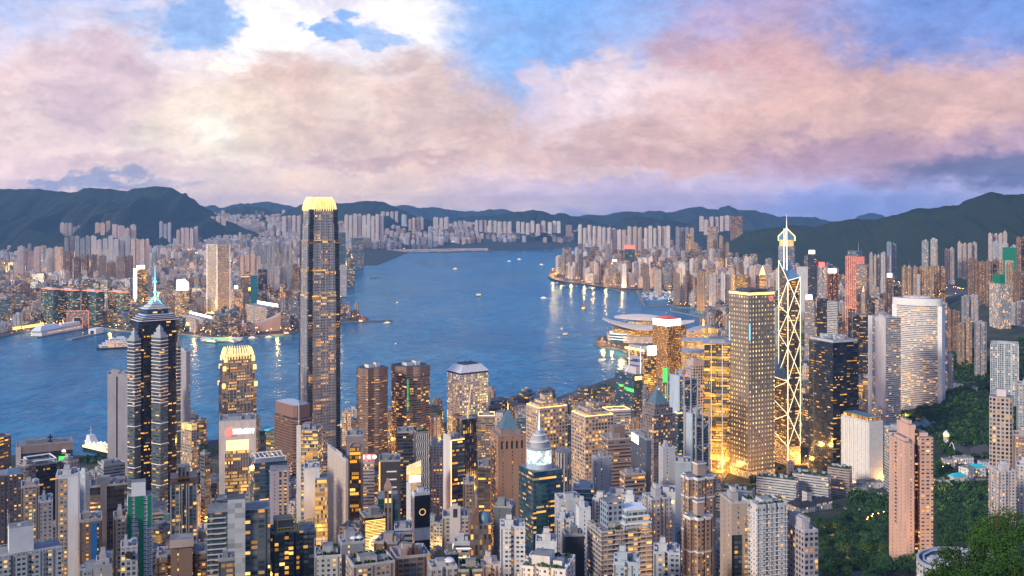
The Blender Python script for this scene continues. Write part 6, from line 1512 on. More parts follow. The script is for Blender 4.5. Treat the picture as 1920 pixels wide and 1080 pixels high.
WALLM = {k: [k, 'roof', 'plant'] for k in ('apt', 'apt2', 'aptg', 'grid', 'band', 'bandw', 'glass', 'glassb', 'glasst', 'gold', 'vert', 'slit')}
def city_mesh(b, s):
    rr = random.Random(int(b['x'] * 7 + b['y'] * 3)); x, y, w, d, h = b['x'], b['y'], b['w'], b['d'], b['h']
    z0 = b['z0'] if b['z0'] is not None else (gz(x, y) if b['zone'] in ('east', 'central') else gzk(x, y))
    b['zb'] = z0; zt = z0 + h; p = rect((x, y), w, d, b['rot']); c = (x, y)
    far = y > 5200
    res = b['st'] in ('apt', 'apt2', 'aptg', 'grid')
    if res and not far: q = notched(cornercut(p, min(w, d) * .2) if rr.random() < .5 else p, 8, 1.5)
    elif res: q = cornercut(p, min(w, d) * .24) if rr.random() < .6 else p
    elif rr.random() < .3: q = chamfer(p, min(w, d) * .2)
    else: q = p
    if not res and rr.random() < .35 and h > 40:
        zz = z0 + h * rr.uniform(.15, .35); s.prism(scale(p, 1.18), z0 - 8, zz, 0, 1); s.prism(q, zz, zt, 0, 1)
    elif res and rr.random() < .3: s.prism(scale(p, 1.12), z0 - 8, z0 + 9, 0, 1); s.prism(q, z0 + 9, zt, 0, 1)
    else: s.prism(q, z0 - 8, zt, 0, 1)
    # parapet, plant rooms and tanks on the roof
    u = rr.uniform(-.18, .18); ca, sa = math.cos(b['rot']), math.sin(b['rot'])
    def loc(u, v): return (x + u * w * ca - v * d * sa, y + u * w * sa + v * d * ca)
    s.box(loc(u, rr.uniform(-.1, .2)), w * rr.uniform(.28, .45), d * rr.uniform(.3, .5), zt, zt + rr.uniform(3, 7), b['rot'], 2, 1)
    if not far or rr.random() < .4: s.box(loc(-u + rr.choice((-.2, .2)), rr.uniform(-.25, .25)), w * .18, d * .2, zt, zt + rr.uniform(2, 4), b['rot'], 2, 1)
    if b['zone'] == 'central' or (not far and y < 3200):
        inn = scale(q, 1 - .9 / min(w, d)); n = len(q)
        for i in range(n): j = (i + 1) % n; s.quad([(*q[i], zt), (*q[j], zt), (*q[j], zt + 1.1), (*q[i], zt + 1.1)], 2); s.quad([(*q[i], zt + 1.1), (*q[j], zt + 1.1), (*inn[j], zt + 1.1), (*inn[i], zt + 1.1)], 2)
        for k in range(rr.randint(4, 9)): s.box(loc(rr.uniform(-.42, .42), rr.uniform(-.42, .42)), rr.uniform(.8, 3), rr.uniform(.8, 2.4), zt, zt + rr.uniform(.8, 2.4), b['rot'], 2, 1)
    if rr.random() < .12: c2 = loc(0, 0); s.bar((*c2, zt), (*c2, zt + rr.uniform(12, 24)), .5, 2, 4, .15)

DIRS = ['just right of', 'above-right of', 'just above', 'above-left of', 'just left of', 'below-left of', 'just below', 'below-right of']
def build_city():
    rows(); fill_peninsula(); fill_island(); fill_central()
    # which of them show, and how large: a coarse front-to-back picture of their outlines
    occ = np.zeros((540, 960), dtype=bool)
    items = [(o[4], None, o) for o in OCC]
    for b in CITY:
        z0 = b['z0'] if b['z0'] is not None else (gz(b['x'], b['y']) if b['zone'] in ('east', 'central') else gzk(b['x'], b['y']))
        hw = (abs(b['w'] * math.cos(b['rot'] + math.atan(b['x'] / b['y']))) + abs(b['d'] * math.sin(b['rot'] + math.atan(b['x'] / b['y'])))) / 2
        xc, yt = px_of(b['x'], b['y'], z0 + b['h']); yb = px_of(b['x'], b['y'], z0)[1]; dx = hw / b['y'] * F
        b['px'] = (xc, yt, yb); items.append((b['y'], b, (xc - dx, xc + dx, yt, yb)))
    for Y, b, r in sorted(items, key=lambda t: t[0]):
        x0, x1, yt, yb = (int(round(max(0, v) / 2)) for v in r[:4]); x1 = min(x1, 960); yb = min(yb, 540)
        if x1 <= x0 or yb <= yt:
            if b: b['vis'] = 0
            continue
        w = occ[yt:yb, x0:x1]
        if b: b['vis'] = int((~w).sum())
        w[...] = True
    shown = sorted((b for b in CITY if b['vis'] >= 3), key=lambda b: -b['vis'])
    LIM = {'apartment_tower': 215, 'housing_tower': 300, 'office_block': 290, 'city_house': 250}
    cnt = {k: 0 for k in LIM}; used = {}
    rest = {}
    marks = [m for m in LAND]
    for b in shown:
        res = b['st'] in ('apt', 'apt2', 'aptg', 'grid')
        nm = 'city_house' if b['h'] < 42 else ('housing_tower' if b['y'] > 5200 else 'apartment_tower') if res else 'office_block'
        colr = (PAL[b['ci']] if res else OPAL[b['ci'] % 7])
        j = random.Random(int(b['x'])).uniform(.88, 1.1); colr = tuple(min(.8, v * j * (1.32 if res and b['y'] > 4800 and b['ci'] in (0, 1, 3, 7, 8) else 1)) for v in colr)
        if cnt[nm] >= LIM[nm] or b['vis'] < 7: rest.setdefault((b['zone'] in ('east', 'central'), b['st'], b['ci']), []).append(b); continue
        cnt[nm] += 1
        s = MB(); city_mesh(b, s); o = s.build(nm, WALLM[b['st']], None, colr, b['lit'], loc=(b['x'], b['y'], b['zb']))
        hw = {'city_house': 'low', 'housing_tower': 'distant', 'apartment_tower': 'slim', 'office_block': 'boxy'}[nm]
        tall = 'tall' if b['h'] > 95 else 'mid-height' if b['h'] > 42 else 'low'
        cn = (PALN[b['ci']] if res else OPALN[b['ci'] % 7])
        x, yt, yb = b['px']; best = min(marks, key=lambda m: math.hypot(m[0] - x, (m[1] - yt) * 1.2))
        dr = DIRS[int(((math.degrees(math.atan2(best[1] - yt, x - best[0])) + 22.5) % 360) // 45)]
        b['key'] = (cn, tall, {'city_house': 'building', 'housing_tower': 'housing tower', 'apartment_tower': 'apartment tower', 'office_block': 'office block'}[nm], dr, best[2]); b['o'] = o
        b['dist'] = math.hypot(best[0] - x, best[1] - yt); used.setdefault(b['key'], []).append(b)
        o['category'] = b['key'][2]; o['group'] = {'far': 'towers across the harbour', 'row': 'tower rows below the hills', 'east': 'towers of the eastern district', 'central': 'blocks between the near towers'}[b['zone']]
    ORD = ['closest', 'second', 'third', 'fourth', 'fifth', 'sixth', 'seventh', 'eighth', 'ninth', 'tenth', 'eleventh', 'twelfth', 'thirteenth', 'fourteenth', 'fifteenth', 'sixteenth']
    for k, L in used.items():
        L.sort(key=lambda b: b['dist'])
        for i, b in enumerate(L):
            o = '' if len(L) == 1 else ', %s' % (ORD[i] if i < 16 else '%dth' % (i + 1))
            b['o']['label'] = ' '.join(('%s %s %s %s %s%s' % (k[1], k[0], k[2], k[3], k[4], o)).split())
    # everything smaller still: one mass
    s = MB(); s.fc = []; keys = list(WALLM)
    for (east, st, ci), L in sorted(rest.items(), key=lambda t: str(t[0])):
        res = st in ('apt', 'apt2', 'aptg', 'grid'); cc = PAL[ci] if res else OPAL[ci % 7]; w = keys.index(st)
        for b in L:
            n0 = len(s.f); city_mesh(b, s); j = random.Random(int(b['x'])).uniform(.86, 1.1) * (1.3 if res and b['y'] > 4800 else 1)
            for i in range(n0, len(s.f)): s.m[i] = {0: w, 1: len(keys), 2: len(keys) + 1}[s.m[i]]
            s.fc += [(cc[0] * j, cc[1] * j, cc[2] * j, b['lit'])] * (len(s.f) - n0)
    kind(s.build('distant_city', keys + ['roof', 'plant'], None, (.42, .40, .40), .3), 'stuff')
    print('CITY', len(CITY), len(shown), cnt, sum(len(v) for v in rest.values()), 'max words', max(len(b['o']['label'].split()) for L in used.values() for b in L))

def far_shore_heroes():
    gl = 'dark glass slab with orange roof lights in the row behind the piers'
    for i, (x0, xs, x1, yt, lab) in enumerate(((77, 100, 112, 543, 'dark teal slab with orange roof lights, first of the waterfront row'), (112, 137, 150, 545, 'dark teal slab with orange roof lights beside the red-outlined arch, second of the row'), (153, 180, 196, 547, 'dark teal slab with orange roof lights, third of the row'), (202, 232, 244, 549, 'lemon-lit teal slab with orange roof lights, last of the waterfront row'))):
        f = T(OT, lab, oc, x0, xs, x1, yt, 3520 + 10 * i, 'glasst', (.05, .12, .13), .30 if i < 3 else .6, 'nopar', 30, zb=2); LAND.append(((x0 + x1) / 2, yt, 'the teal slab row')) if i == 1 else None
        s = MB(); s.prism(scale(f.pts, 1.005), f.z1 - .8, f.z1 + .8, 0, 0); s.build('orange_roof_band', ['orangel'], f.root); s = MB(); s.prism(scale(f.pts, .55), f.z1 + 1.5, f.z1 + 7, 0, 1); s.build('plant_room', ['plant', 'roof'], f.root, C_['LB'])
    f = Frame(127, None, 165, 583, 3440, 10, 18, zb=2); r = thing('arch_building', 'red-outlined square arch building before the teal slabs', 'arch building', f.base); LAND.append((146, 595, 'the red-outlined arch'))
    z = f.z1
    s = MB(); s.prism(f.sub(0, .28, 0, 1), 2, z, 0, 1); s.prism(f.sub(.72, 1, 0, 1), 2, z, 0, 1); s.prism(f.sub(.28, .72, 0, 1), z - 22, z, 0, 1, bottom=True); s.build('wall', ['grid', 'roof'], r, (.32, .22, .20), .3)
    for a, b in (((0, 2), (0, z)), ((0, z), (1, z)), ((1, z), (1, 2)), ((.28, 2), (.28, z - 22)), ((.28, z - 22), (.72, z - 22)), ((.72, z - 22), (.72, 2))):
        s = MB(); p = along(f.pts, 0, a[0], 1, .5)[0]; q = along(f.pts, 0, b[0], b[0] + .01, .5)[0]; s.bar((*p, a[1]), (*q, b[1]), .7, 0, 4); s.build('red_outline', ['orangel'], r)
    f = T('skyscraper', 'tall cream grid tower with a bright Y-shaped top edge, lit gold at its foot', 'skyscraper', 388, 407, 431, 459, 3900, 'dots', (.55, .45, .38), .92, 'none', 42, land='the cream Y-topped tower')
    for c in (0, 1, 3): s = MB(); s.bar((*f.pts[c], f.zb), (*f.pts[c], f.z1), 1.1, 0, 4); s.build('bright_edge', ['neonp'], f.root)
    s = MB(); q = scale(f.pts, 1.06); s.prism(f.pts, f.z1, f.z1 + 3, 0, 1, q); s.build('flared_top', ['white', 'bronze'], f.root)
    for z in (f.z1 - 170, ): s = MB(); s.prism(scale(f.pts, 1.02), f.zb + 70, f.zb + 78, 0, 0); s.build('plant_band', ['tank'], f.root)
    s = MB(); s.prism(scale(f.pts, 1.03), f.zb, f.zb + 8, 0, 0); s.build('lit_base', ['crown'], f.root)
    f = T(OT, 'dark tower with a pale side fin and white-blue roof screen behind the cyan spire', oc, 250, 257, 277, 505, 4000, 'gold', (.08, .09, .11), .5, 'nopar', 24, land='the tower with a white-blue roof screen'); sidebox(f, f.root, 3, 0, 1, f.zb, f.z1 + 4, .6, ['neonp'], 'pale_fin'); s = MB(); s.prism(f.sub(.1, .8, .2, .4), f.z1, f.z1 + 15, 0, 0); s.build('roof_screen', ['signb2'], f.root)
    f = T(OT, 'gold-striped tower with a tilted white lightbox top', oc, 328, 338, 355, 545, 3560, 'gold', (.20, .22, .26), .9, 'none', 34, land='the tilted white lightbox tower'); s = MB(); s.prism(f.sub(.1, 1, .1, .9), f.z1, [f.z1 + 22, f.z1 + 26, f.z1 + 38, f.z1 + 36], 0, 0); s.build('tilted_lightbox', ['signw'], f.root)
    f = T('hotel_tower', 'pale striped waterfront hotel block with lit white roof sign', 'hotel', 330, 382, 400, 600, 3400, 'bandw', (.52, .46, .42), .35, 'plant', 20, zb=2, land='the white-signed waterfront hotel'); sidebox(f, f.root, 1, .0, .9, f.z1 - 2, f.z1 + 9, .6, ['signw'], 'white_sign'); sidebox(f, f.root, 0, .76, .86, 2, f.z1 + 3, .8, ['white'], 'white_fin'); s = MB(); s.prism(scale(f.pts, 1.1), 2, 14, 0, 1); s.build('lit_podium', ['crown', 'roof'], f.root)
    f = T('hotel_tower', 'beige slab hotel with columns and a small white screen on its roof', 'hotel', 432, 438, 456, 543, 3650, 'vert', (.45, .36, .30), .6, 'nopar', 24, land='the beige slab hotel'); s = MB(); s.prism(f.sub(.2, .55, .3, .4), f.z1 + 2, f.z1 + 14, 0, 0); s.build('roof_screen', ['signb2'], f.root)
    T(OT, 'slim deep-teal netted tower beside the grey tapered tower', oc, 470, None, 483, 517, 3800, 'blank', (.02, .16, .20), 0, 'nopar', 0, 26); T(OT, 'slim grey glass tower beside the deep-teal netted tower', oc, 484, None, 501, 505, 3850, 'glass', (.18, .19, .23), .3, 'plant', 0, 28); T(OT, 'brown slim tower topped by cream lights', oc, 452, None, 466, 520, 3800, 'apt', (.18, .13, .12), .2, 'lit', 0, 26)
    f = T('hotel_tower', 'cream hotel block with a long white rooftop lightbox behind the windowless concave hall', 'hotel', 460, 500, 521, 577, 3480, 'bandw', (.44, .38, .34), .5, 'none', 24, zb=2); sidebox(f, f.root, 1, 0, .95, f.z1 - 4, f.z1 + 10, .6, ['signw'], 'white_lightbox')
    # concave windowless hall
    f = Frame(420, None, 528, 622, 3330, -4, 60, zb=2); r = thing('concert_hall', 'windowless pinkish hall whose roofline sweeps up to a wedge by the ferry pier', 'concert hall', f.base); LAND.append((490, 610, 'the windowless sweeping hall'))
    s = MB(); n = 16
    for k in range(n):
        u0, u1 = k / n, (k + 1) / n
        hz = lambda u: 26 + (20 * ((.32 - u) / .32) if u < .32 else 34 * ((u - .32) / .68) ** 2.2)
        q = f.sub(u0, u1, 0, 1); s.quad([(*q[0], 2), (*q[1], 2), (*q[1], hz(u1)), (*q[0], hz(u0))], 0); s.quad([(*q[2], 2), (*q[3], 2), (*q[3], hz(u0)), (*q[2], hz(u1))], 0); s.quad([(*q[0], hz(u0)), (*q[1], hz(u1)), (*q[2], hz(u1)), (*q[3], hz(u0))], 1)
    for u in (0, 1): a, b = f.uv(u, 0), f.uv(u, 1); s.quad([(*a, 2), (*b, 2), (*b, hz(u)), (*a, hz(u))] if u else [(*b, 2), (*a, 2), (*a, hz(u)), (*b, hz(u))], 0)
    s.build('wall', ['pinkwall', 'pinkwall'], r)
    c = f.uv(.33, -.35); r = thing('clock_tower', 'slender red-brick clock tower with white dome standing before the sweeping hall', 'clock tower', (*c, 4))
    s = MB(); s.box(c, 8, 8, 3, 32, .2); s.build('shaft', ['blank'], r, (.45, .16, .09)); s = MB(); s.box(c, 6.6, 6.6, 32, 41, .2); s.build('belfry', ['white'], r); s = MB(); s.dome((*c, 41), 3, 3, 4.5, 0, 10, 4); s.bar((*c, 45), (*c, 50), .3, 0, 4); s.build('dome', ['white'], r)
    s = MB()
    for a in range(4): d = Vector((math.cos(.2 + a * PI / 2), math.sin(.2 + a * PI / 2))) * 4.1; s.bar((c[0] + d.x, c[1] + d.y, 28), (c[0] + d.x * 1.05, c[1] + d.y * 1.05, 28), 1.6, 0, 12)
    s.build('clock_face', ['neonp'], r).parent = [o for o in r.children if o.name.startswith('shaft')][0]
    # white and dark far-shore odds and ends
    for (x0, x1, yt, Y, m, col, lit, lab) in ((660, 682, 446, 6900, 'glassb', (.10, .20, .26), .3, 'tall teal waterfront slab left of the cruise pier'), (636, 648, 436, 6300, 'glassb', (.08, .16, .24), .1, 'dark blue slim tower peeking past the tallest skyscraper'), (637, 650, 500, 5000, 'glasst', (.05, .20, .24), .2, 'teal housing slab beside the tallest skyscraper'), (650, 665, 484, 5300, 'glasst', (.04, .13, .16), .4, 'dark teal tower at the promenade bend'), (635, 650, 500, 4700, 'bandw', (.5, .5, .53), .2, 'white low tower at the promenade bend'),
                                              (1370, 1392, 405, 8800, 'glass', (.10, .09, .09), .9, 'dark rounded tower with golden windows on the far ridge'), (1326, 1344, 425, 8600, 'gold', (.2, .18, .2), .5, 'small amber office block under the far ridge towers'), (1172, 1190, 460, 6100, 'glasst', (.03, .05, .07), .1, 'near-black tower with red lit top on the eastern shore'), (1287, 1297, 437, 6100, 'gold', (.25, .17, .12), .5, 'pair-topped amber tower on the eastern shore'), (1146, 1166, 490, 5500, 'glassb', (.20, .26, .34), .8, 'rounded glass tower with yellow floors on the eastern shore')):
        f = T(OT, lab, oc, x0, None, x1, yt, Y, m, col, lit, 'nopar', R.uniform(-10, 10), (x1 - x0) / F * Y * .8, zb=3 if Y < 8000 else 70); LAND.append(((x0 + x1) / 2, yt, 'the ' + lab.split(' on ')[0].split(' with ')[0].split(' beside ')[0].split(' at ')[0].split(' left ')[0].split(' under ')[0].split(' peeking ')[0]))
        if 'red lit top' in lab: s = MB(); s.prism(scale(f.pts, 1.01), f.z1 - 22, f.z1, 0, 0); s.build('red_sign', ['signr'], f.root)
        if 'rounded glass' in lab: s = MB(); s.prism(f.sub(.1, .5, .1, .4), f.z1, f.z1 + 8, 0, 0); s.build('white_sign', ['signw'], f.root)
    # signs and odd towers of the eastern district
    for (x0, xs, x1, yt, Y, m, col, lit, lab, sg) in ((1378, None, 1402, 516, 3500, 'gold', (.3, .2, .08), .9, 'gold block beside the red-gold turret', None), (1425, None, 1436, 515, 3300, 'gold', (.45, .12, .04), .95, 'red-gold turret topped by a glowing cone', 'cone'), (1515, None, 1530, 476, 3100, 'glass', (.14, .16, .2), .15, 'slate tower with one white roof light right of the zigzag-braced tower', 'signw'), (1494, None, 1514, 500, 2900, 'blank', (.50, .50, .53), .05, 'blank white tower right of the zigzag-braced tower', None),
                                                      (1586, 1607, 1620, 481, 2700, 'grid', (.45, .16, .13), .5, 'rose-lit tower with glass penthouse and antenna', 'rose'), (1606, None, 1625, 496, 2650, 'bandw', (.32, .26, .24), .35, 'brown tower joined to the rose-lit tower', None), (1534, None, 1549, 500, 2500, 'vert', (.56, .53, .53), .2, 'white finned tower with a red cube sign', 'signr'), (1552, None, 1572, 512, 2550, 'apt2', (.45, .16, .13), .4, 'pinkish tower with white lightbox signs', 'signw'), (1532, None, 1552, 560, 2200, 'glass', (.09, .10, .12), .2, 'dark twin-slab office before the white banded tower', None), (1551, None, 1570, 565, 2150, 'band', (.62, .60, .60), .05, 'white banded tower behind the near-black square tower', None), (1600, None, 1628, 590, 2050, 'glass', (.07, .08, .10), .35, 'dark office tower with lit rows left of the white slab tower', None), (1590, 1600, 1603, 580, 2100, 'glass', (.04, .05, .07), .3, 'narrow dark tower left of the dark office tower with lit rows', None), (1663, None, 1675, 520, 2800, 'apt2', (.36, .25, .2), .4, 'gold-brown stepped tower below the white hillside towers', 'signw'), (1510, None, 1526, 562, 2350, 'bandw', (.4, .37, .38), .3, 'grey tower topped by a glaring white screen', 'signw'), (1614, None, 1622, 547, 2400, 'apt', (.4, .3, .25), .5, 'small tower with a golden tree of lights on its roof', 'gold')):
        f = T(OT, lab, oc, x0, xs, x1, yt, Y, m, col, lit, 'nopar', 36 if xs else R.uniform(-12, 12), None if xs else (x1 - x0) / F * Y); LAND.append(((x0 + x1) / 2, yt, 'the ' + ' '.join(lab.split(' with ')[0].split(' topped ')[0].split(' right ')[0].split(' beside ')[0].split(' left ')[0].split(' behind ')[0].split(' before ')[0].split(' below ')[0].split(' joined ')[0].split()[:4])))
        z = f.z1; r = f.root
        if sg in ('signw', 'signr'): s = MB(); s.prism(f.sub(.1, .8, .1, .3), z, z + 11, 0, 0); s.build('roof_sign', [sg], r)
        if sg == 'cone': s = MB(); s.prism(chamfer(scale(f.pts, 1.0), 3), z, z + 8, 0, 0, chamfer(scale(f.pts, .7), 3)); s.prism(chamfer(scale(f.pts, .7), 2), z + 8, z + 30, 0, 0, chamfer(scale(f.pts, .08), .2)); s.build('glowing_cone', ['crown'], r)
        if sg == 'rose': s = MB(); s.prism(scale(f.pts, .8), z, z + 14, 0, 1); s.build('glass_penthouse', ['glassb', 'roof'], r, C_['LB'], .3); s = MB(); c = f.uv(.7, .3); s.bar((*c, z + 14), (*c, z + 38), .6, 0, 4, .2); s.build('antenna', ['steel'], r); fins(f, r, 0, 6, f.zb, z, ['signp'], 'rose_light_strips', .4, .8); fins(f, r, 3, 6, f.zb, z, ['signp'], 'rose_light_strips', .4, .8); sidebox(f, r, 0, .25, .55, z - 42, z - 34, .8, ['signw'], 'white_sign')
        if sg == 'gold': s = MB(); s.bar((*f.c, z), (*f.c, z + 14), 2.5, 0, 8, .2); s.build('golden_light_tree', ['crown'], r)
    f = T(AT, 'white tower with black window stripes and green netted shaft on the eastern rise', ac, 1855, 1874, 1896, 532, 2450, 'vert', (.60, .60, .62), .3, 'nopar', 30, land='the white tower with the green netted shaft'); s = MB(); s.prism(f.sub(.1, .55, .1, .8), f.z1 - 8, f.z1 + 22, 0, 1); s.build('netted_shaft', ['net', 'roof'], f.root)
    f = T(AT, 'green-netted unfinished tower on the dark wooded hill', ac, 1881, None, 1904, 464, 3900, 'net', 'GN', .1, 'nopar', 0, 30); LAND.append((1892, 464, 'the green-netted hill tower')); s = MB(); s.prism(f.sub(.2, .8, -.02, .02), f.zb, f.z1 - 50, 0, 0); s.build('bare_floors', ['bandw'], f.root, C_['W'], .1)
M['orangel'] = mat('orange_edge_glow', (.6, .2, .1), .5, em=(1, .22, .06), es=1.1)
M['signb2'] = mat('blue_white_screen', (.5, .7, .9), .5, em=(.72, .92, 1), es=2.6)
M['pinkwall'] = mat('pink_tiled_wall', (.58, .38, .30), .7, var=.06, vs=.05)
LAND += [(318, 351, 'the broad western mountain'), (720, 380, 'the middle rounded hill'), (1000, 395, 'the low far hill'), (1187, 408, 'the small dark hill'), (1860, 362, 'the dark eastern mountain'), (800, 470, 'the long cruise pier'), (1270, 555, 'the yacht basin'), (550, 460, 'the blue housing row'), (30, 470, 'the white triplet at the western edge'), (960, 455, 'the far harbour mouth'), (1115, 520, 'the shore highway'), (1330, 470, 'the brown slope-side flats'), (1730, 500, 'the brown lamplit flats wall'), (1240, 480, 'the eastern point'), (1800, 700, 'the wooded park'), (1000, 1050, 'the white terraces by the black box'), (1550, 940, 'the white turreted mansion')]
far_shore_heroes(); build_city()
# ------------------------------------------------------------------ trees, boats, piers, roads, lamps, small buildings
RT = random.Random(5)
def drop(o):
    for ch in list(o.children): drop(ch)
    bpy.data.objects.remove(o)
def ground_at(px, py, fn=gz):
    y = 60.0
    while y < 12000:
        x = (px - CX) / F * y
        if H - (py - CY) / F * y <= fn(x, y): return Vector((x, y, fn(x, y)))
        y *= 1.012
    return Vector((*sea(px, py, 4), 4))
def inpoly(x, y, poly): return inside(x, y, poly)

def leaf_cloud(n, r, hgt, base, leaf, rnd, clumps=9):
    """leaf-sized faces gathered in clumps through a crown"""
    cs = []
    for k in range(clumps):
        a = rnd.uniform(0, 2 * PI); e = rnd.uniform(-.5, 1); rr = r * rnd.uniform(.35, .75)
        cs.append((Vector((math.cos(a) * rr * math.cos(e * .9), math.sin(a) * rr * math.cos(e * .9), base + hgt * (.35 + .42 * e))), r * rnd.uniform(.32, .52) * (.62 if clumps > 20 else 1)))
    cs.append((Vector((0, 0, base + hgt * .55)), r * .5))
    V = []; Fc = []
    for k in range(n):
        c, cr = cs[k % len(cs)]
        d = Vector((rnd.gauss(0, 1), rnd.gauss(0, 1), rnd.gauss(0, .8))).normalized(); p = c + d * cr * (rnd.random() ** .35)
        nrm = (d + Vector((rnd.uniform(-.6, .6), rnd.uniform(-.6, .6), rnd.uniform(-.2, .9)))).normalized()
        e1 = nrm.orthogonal().normalized(); e2 = nrm.cross(e1); t = rnd.uniform(0, PI); a1 = (e1 * math.cos(t) + e2 * math.sin(t)) * leaf * rnd.uniform(.6, 1.3); a2 = (e2 * math.cos(t) - e1 * math.sin(t)) * leaf * rnd.uniform(.4, .8)
        i = len(V); V += [p - a1, p + a2, p + a1, p - a2]; Fc.append((i, i + 1, i + 2, i + 3))
    return V, Fc, cs
def tree_proto(name, label, r, h, n, leaf, seed, m='leafd', clumps=10):
    rnd = random.Random(seed); root = thing(name, label, 'tree', (0, 0, 0), None)
    V, Fc, cs = leaf_cloud(n, r, h * .8, h * .25, leaf, rnd, clumps)
    me = bpy.data.meshes.new('crown'); me.from_pydata(V, [], Fc); me.materials.append(M[m]); me.update()
    o = bpy.data.objects.new('crown', me); COL.objects.link(o); o.parent = root
    s = MB(); s.bar((0, 0, -2), (0, 0, h * .5), r * .07, 0, 6, r * .04)
    for c, cr in cs[:6]: s.bar((0, 0, h * .38), c, r * .035, 0, 4, r * .012)
    s.build('trunk', ['bark'], root)
    return root
WOODS = [[(1535, 985), (1600, 950), (1668, 925), (1668, 1085), (1535, 1085)], [(1755, 872), (1853, 915), (1853, 968), (1905, 990), (1800, 1020), (1755, 1060)], [(1660, 778), (1700, 765), (1770, 705), (1858, 690), (1856, 868), (1780, 865), (1755, 830), (1690, 800)],
         [(1792, 655), (1858, 668), (1858, 728), (1775, 712)], [(1410, 905), (1470, 905), (1470, 950), (1410, 940)], [(1585, 900), (1668, 895), (1668, 930), (1590, 960)], [(1905, 640), (1925, 640), (1925, 720), (1908, 720)], [(1655, 1030), (1730, 1030), (1740, 1085), (1640, 1085)], [(1896, 740), (1925, 730), (1925, 880), (1900, 880)]]
GLADES = [(1735, 800, 18), (1775, 830, 9), (1818, 852, 20), (1528, 948, 66), (1620, 915, 30), (1715, 968, 26), (1820, 898, 34), (1760, 1050, 30)]
def forest():
    kinds = [tree_proto('broadleaf_tree', 'dense dark broadleaf tree in the wooded park', 5.2, 9.5, 620, .62, 1), tree_proto('broadleaf_tree', 'dense dark broadleaf tree in the wooded park', 6.4, 10.5, 760, .68, 2, 'leafd', 13),
             tree_proto('broadleaf_tree', 'fresh green rounded tree in the wooded park', 5.4, 8.5, 620, .62, 3, 'leaf', 8), tree_proto('broadleaf_tree', 'dense dark broadleaf tree in the wooded park', 4.2, 11.5, 520, .55, 4, 'leafd', 8), tree_proto('palm_tree', 'slim dark conical tree beside the turreted mansion', 1.6, 13, 300, .45, 6, 'leafd', 7)]
    pts = []
    for poly in WOODS:
        xs = [p[0] for p in poly]; ys = [p[1] for p in poly]
        area_ = (max(xs) - min(xs)) * (max(ys) - min(ys)); 
        for k in range(int(area_ / 26)):
            px, py = RT.uniform(min(xs), max(xs)), RT.uniform(min(ys), max(ys))
            if not inpoly(px, py, poly): continue
            if any(math.hypot(px - a, (py - b) * 1.5) < c for a, b, c in GLADES): continue
            p = ground_at(px, py)
            if any(abs(f[0] - p.x) < f[2] and abs(f[1] - p.y) < f[2] for f in FOOT if f[3] and f[1] < 2200): continue
            if RT.random() > min(1, (p.y / 1650) ** 2 * 1.15): continue
            pts.append((p, poly))
    for px, py in [(1352, 878), (1358, 884), (1362, 872), (1348, 870), (1462, 884), (1470, 880), (1480, 890), (1500, 893), (1512, 885), (1520, 897), (1490, 898), (1455, 893), (1590, 903), (1600, 905), (1612, 900)] + [(RT.uniform(1045, 1150), 0) for _ in range(46)] + [(RT.uniform(150, 200), 0) for _ in range(14)] + [(RT.uniform(378, 412), 0) for _ in range(14)] + [(RT.uniform(483, 514), 0) for _ in range(10)]:
        if py == 0:
            py = RT.uniform(790 - (px - 960) * .40 + 14, 790 - (px - 960) * .40 + 30) if px > 1000 else RT.uniform(856, 872) if px < 210 else RT.uniform(842, 858) if px < 420 else RT.uniform(818, 835)
            if px > 1000: py = 722 + (1150 - px) * .48 + RT.uniform(0, 16)
        pts.append((Vector((*sea(px, py, 4.2), 4.2)), 'street'))
    RT.shuffle(pts); near = sorted(pts, key=lambda t: t[0].length)[:9000]
    # keep the individuals spread over what shows: those with most picture area first
    solo = sorted(near, key=lambda t: -(6 / t[0].y) * (1.3 if t[1] == 'street' else 1))[:290]
    ids = set(id(t) for t in solo); used = [False] * 5; mass = {'leaf': ([], []), 'leafd': ([], [])}
    small = []
    for q in range(8):
        V, Fc, _ = leaf_cloud(190 if q < 4 else 80, 5.4, 8, 2.2, 1.05 if q < 4 else 1.55, random.Random(40 + q), 9); small.append((np.array([tuple(v) for v in V]), np.array(Fc)))
    off = {'leaf': 0, 'leafd': 0}; proto_used = set()
    for t in near:
        p, w = t
        if id(t) in ids:
            k = RT.choice((0, 0, 1, 1, 2, 3)); lab = ('fresh green' if k == 2 else 'tall dark' if k == 3 else 'broad dark') + ' tree ' + ('by the streets near the harbour front' if w == 'street' else 'in the woods around the salmon-pink tower' if w is WOODS[0] or w is WOODS[7] else 'on the slope under the rounded cream tower' if w in (WOODS[1], WOODS[2], WOODS[8]) else 'in the gardens around the turreted mansion' if w in (WOODS[4], WOODS[5]) else 'on the rise beneath the pale blue-grey tower')
            c = copy_tree(kinds[k], p, RT.uniform(0, 6.28), lab, RT.uniform(.75, 1.2)); c['group'] = ('street trees' if w == 'street' else 'park trees')
        else:
            key = 'leaf' if RT.random() < .18 else 'leafd'; V, Fc = small[RT.randrange(4) + (4 if p.y > 1250 else 0)]; a = RT.uniform(0, 6.28); sc2 = RT.uniform(.75, 1.25)
            Rm = np.array([[math.cos(a), -math.sin(a), 0], [math.sin(a), math.cos(a), 0], [0, 0, 1]]) * sc2
            mass[key][0].append(V @ Rm.T + np.array(tuple(p))); mass[key][1].append(Fc + off[key]); off[key] += len(V)
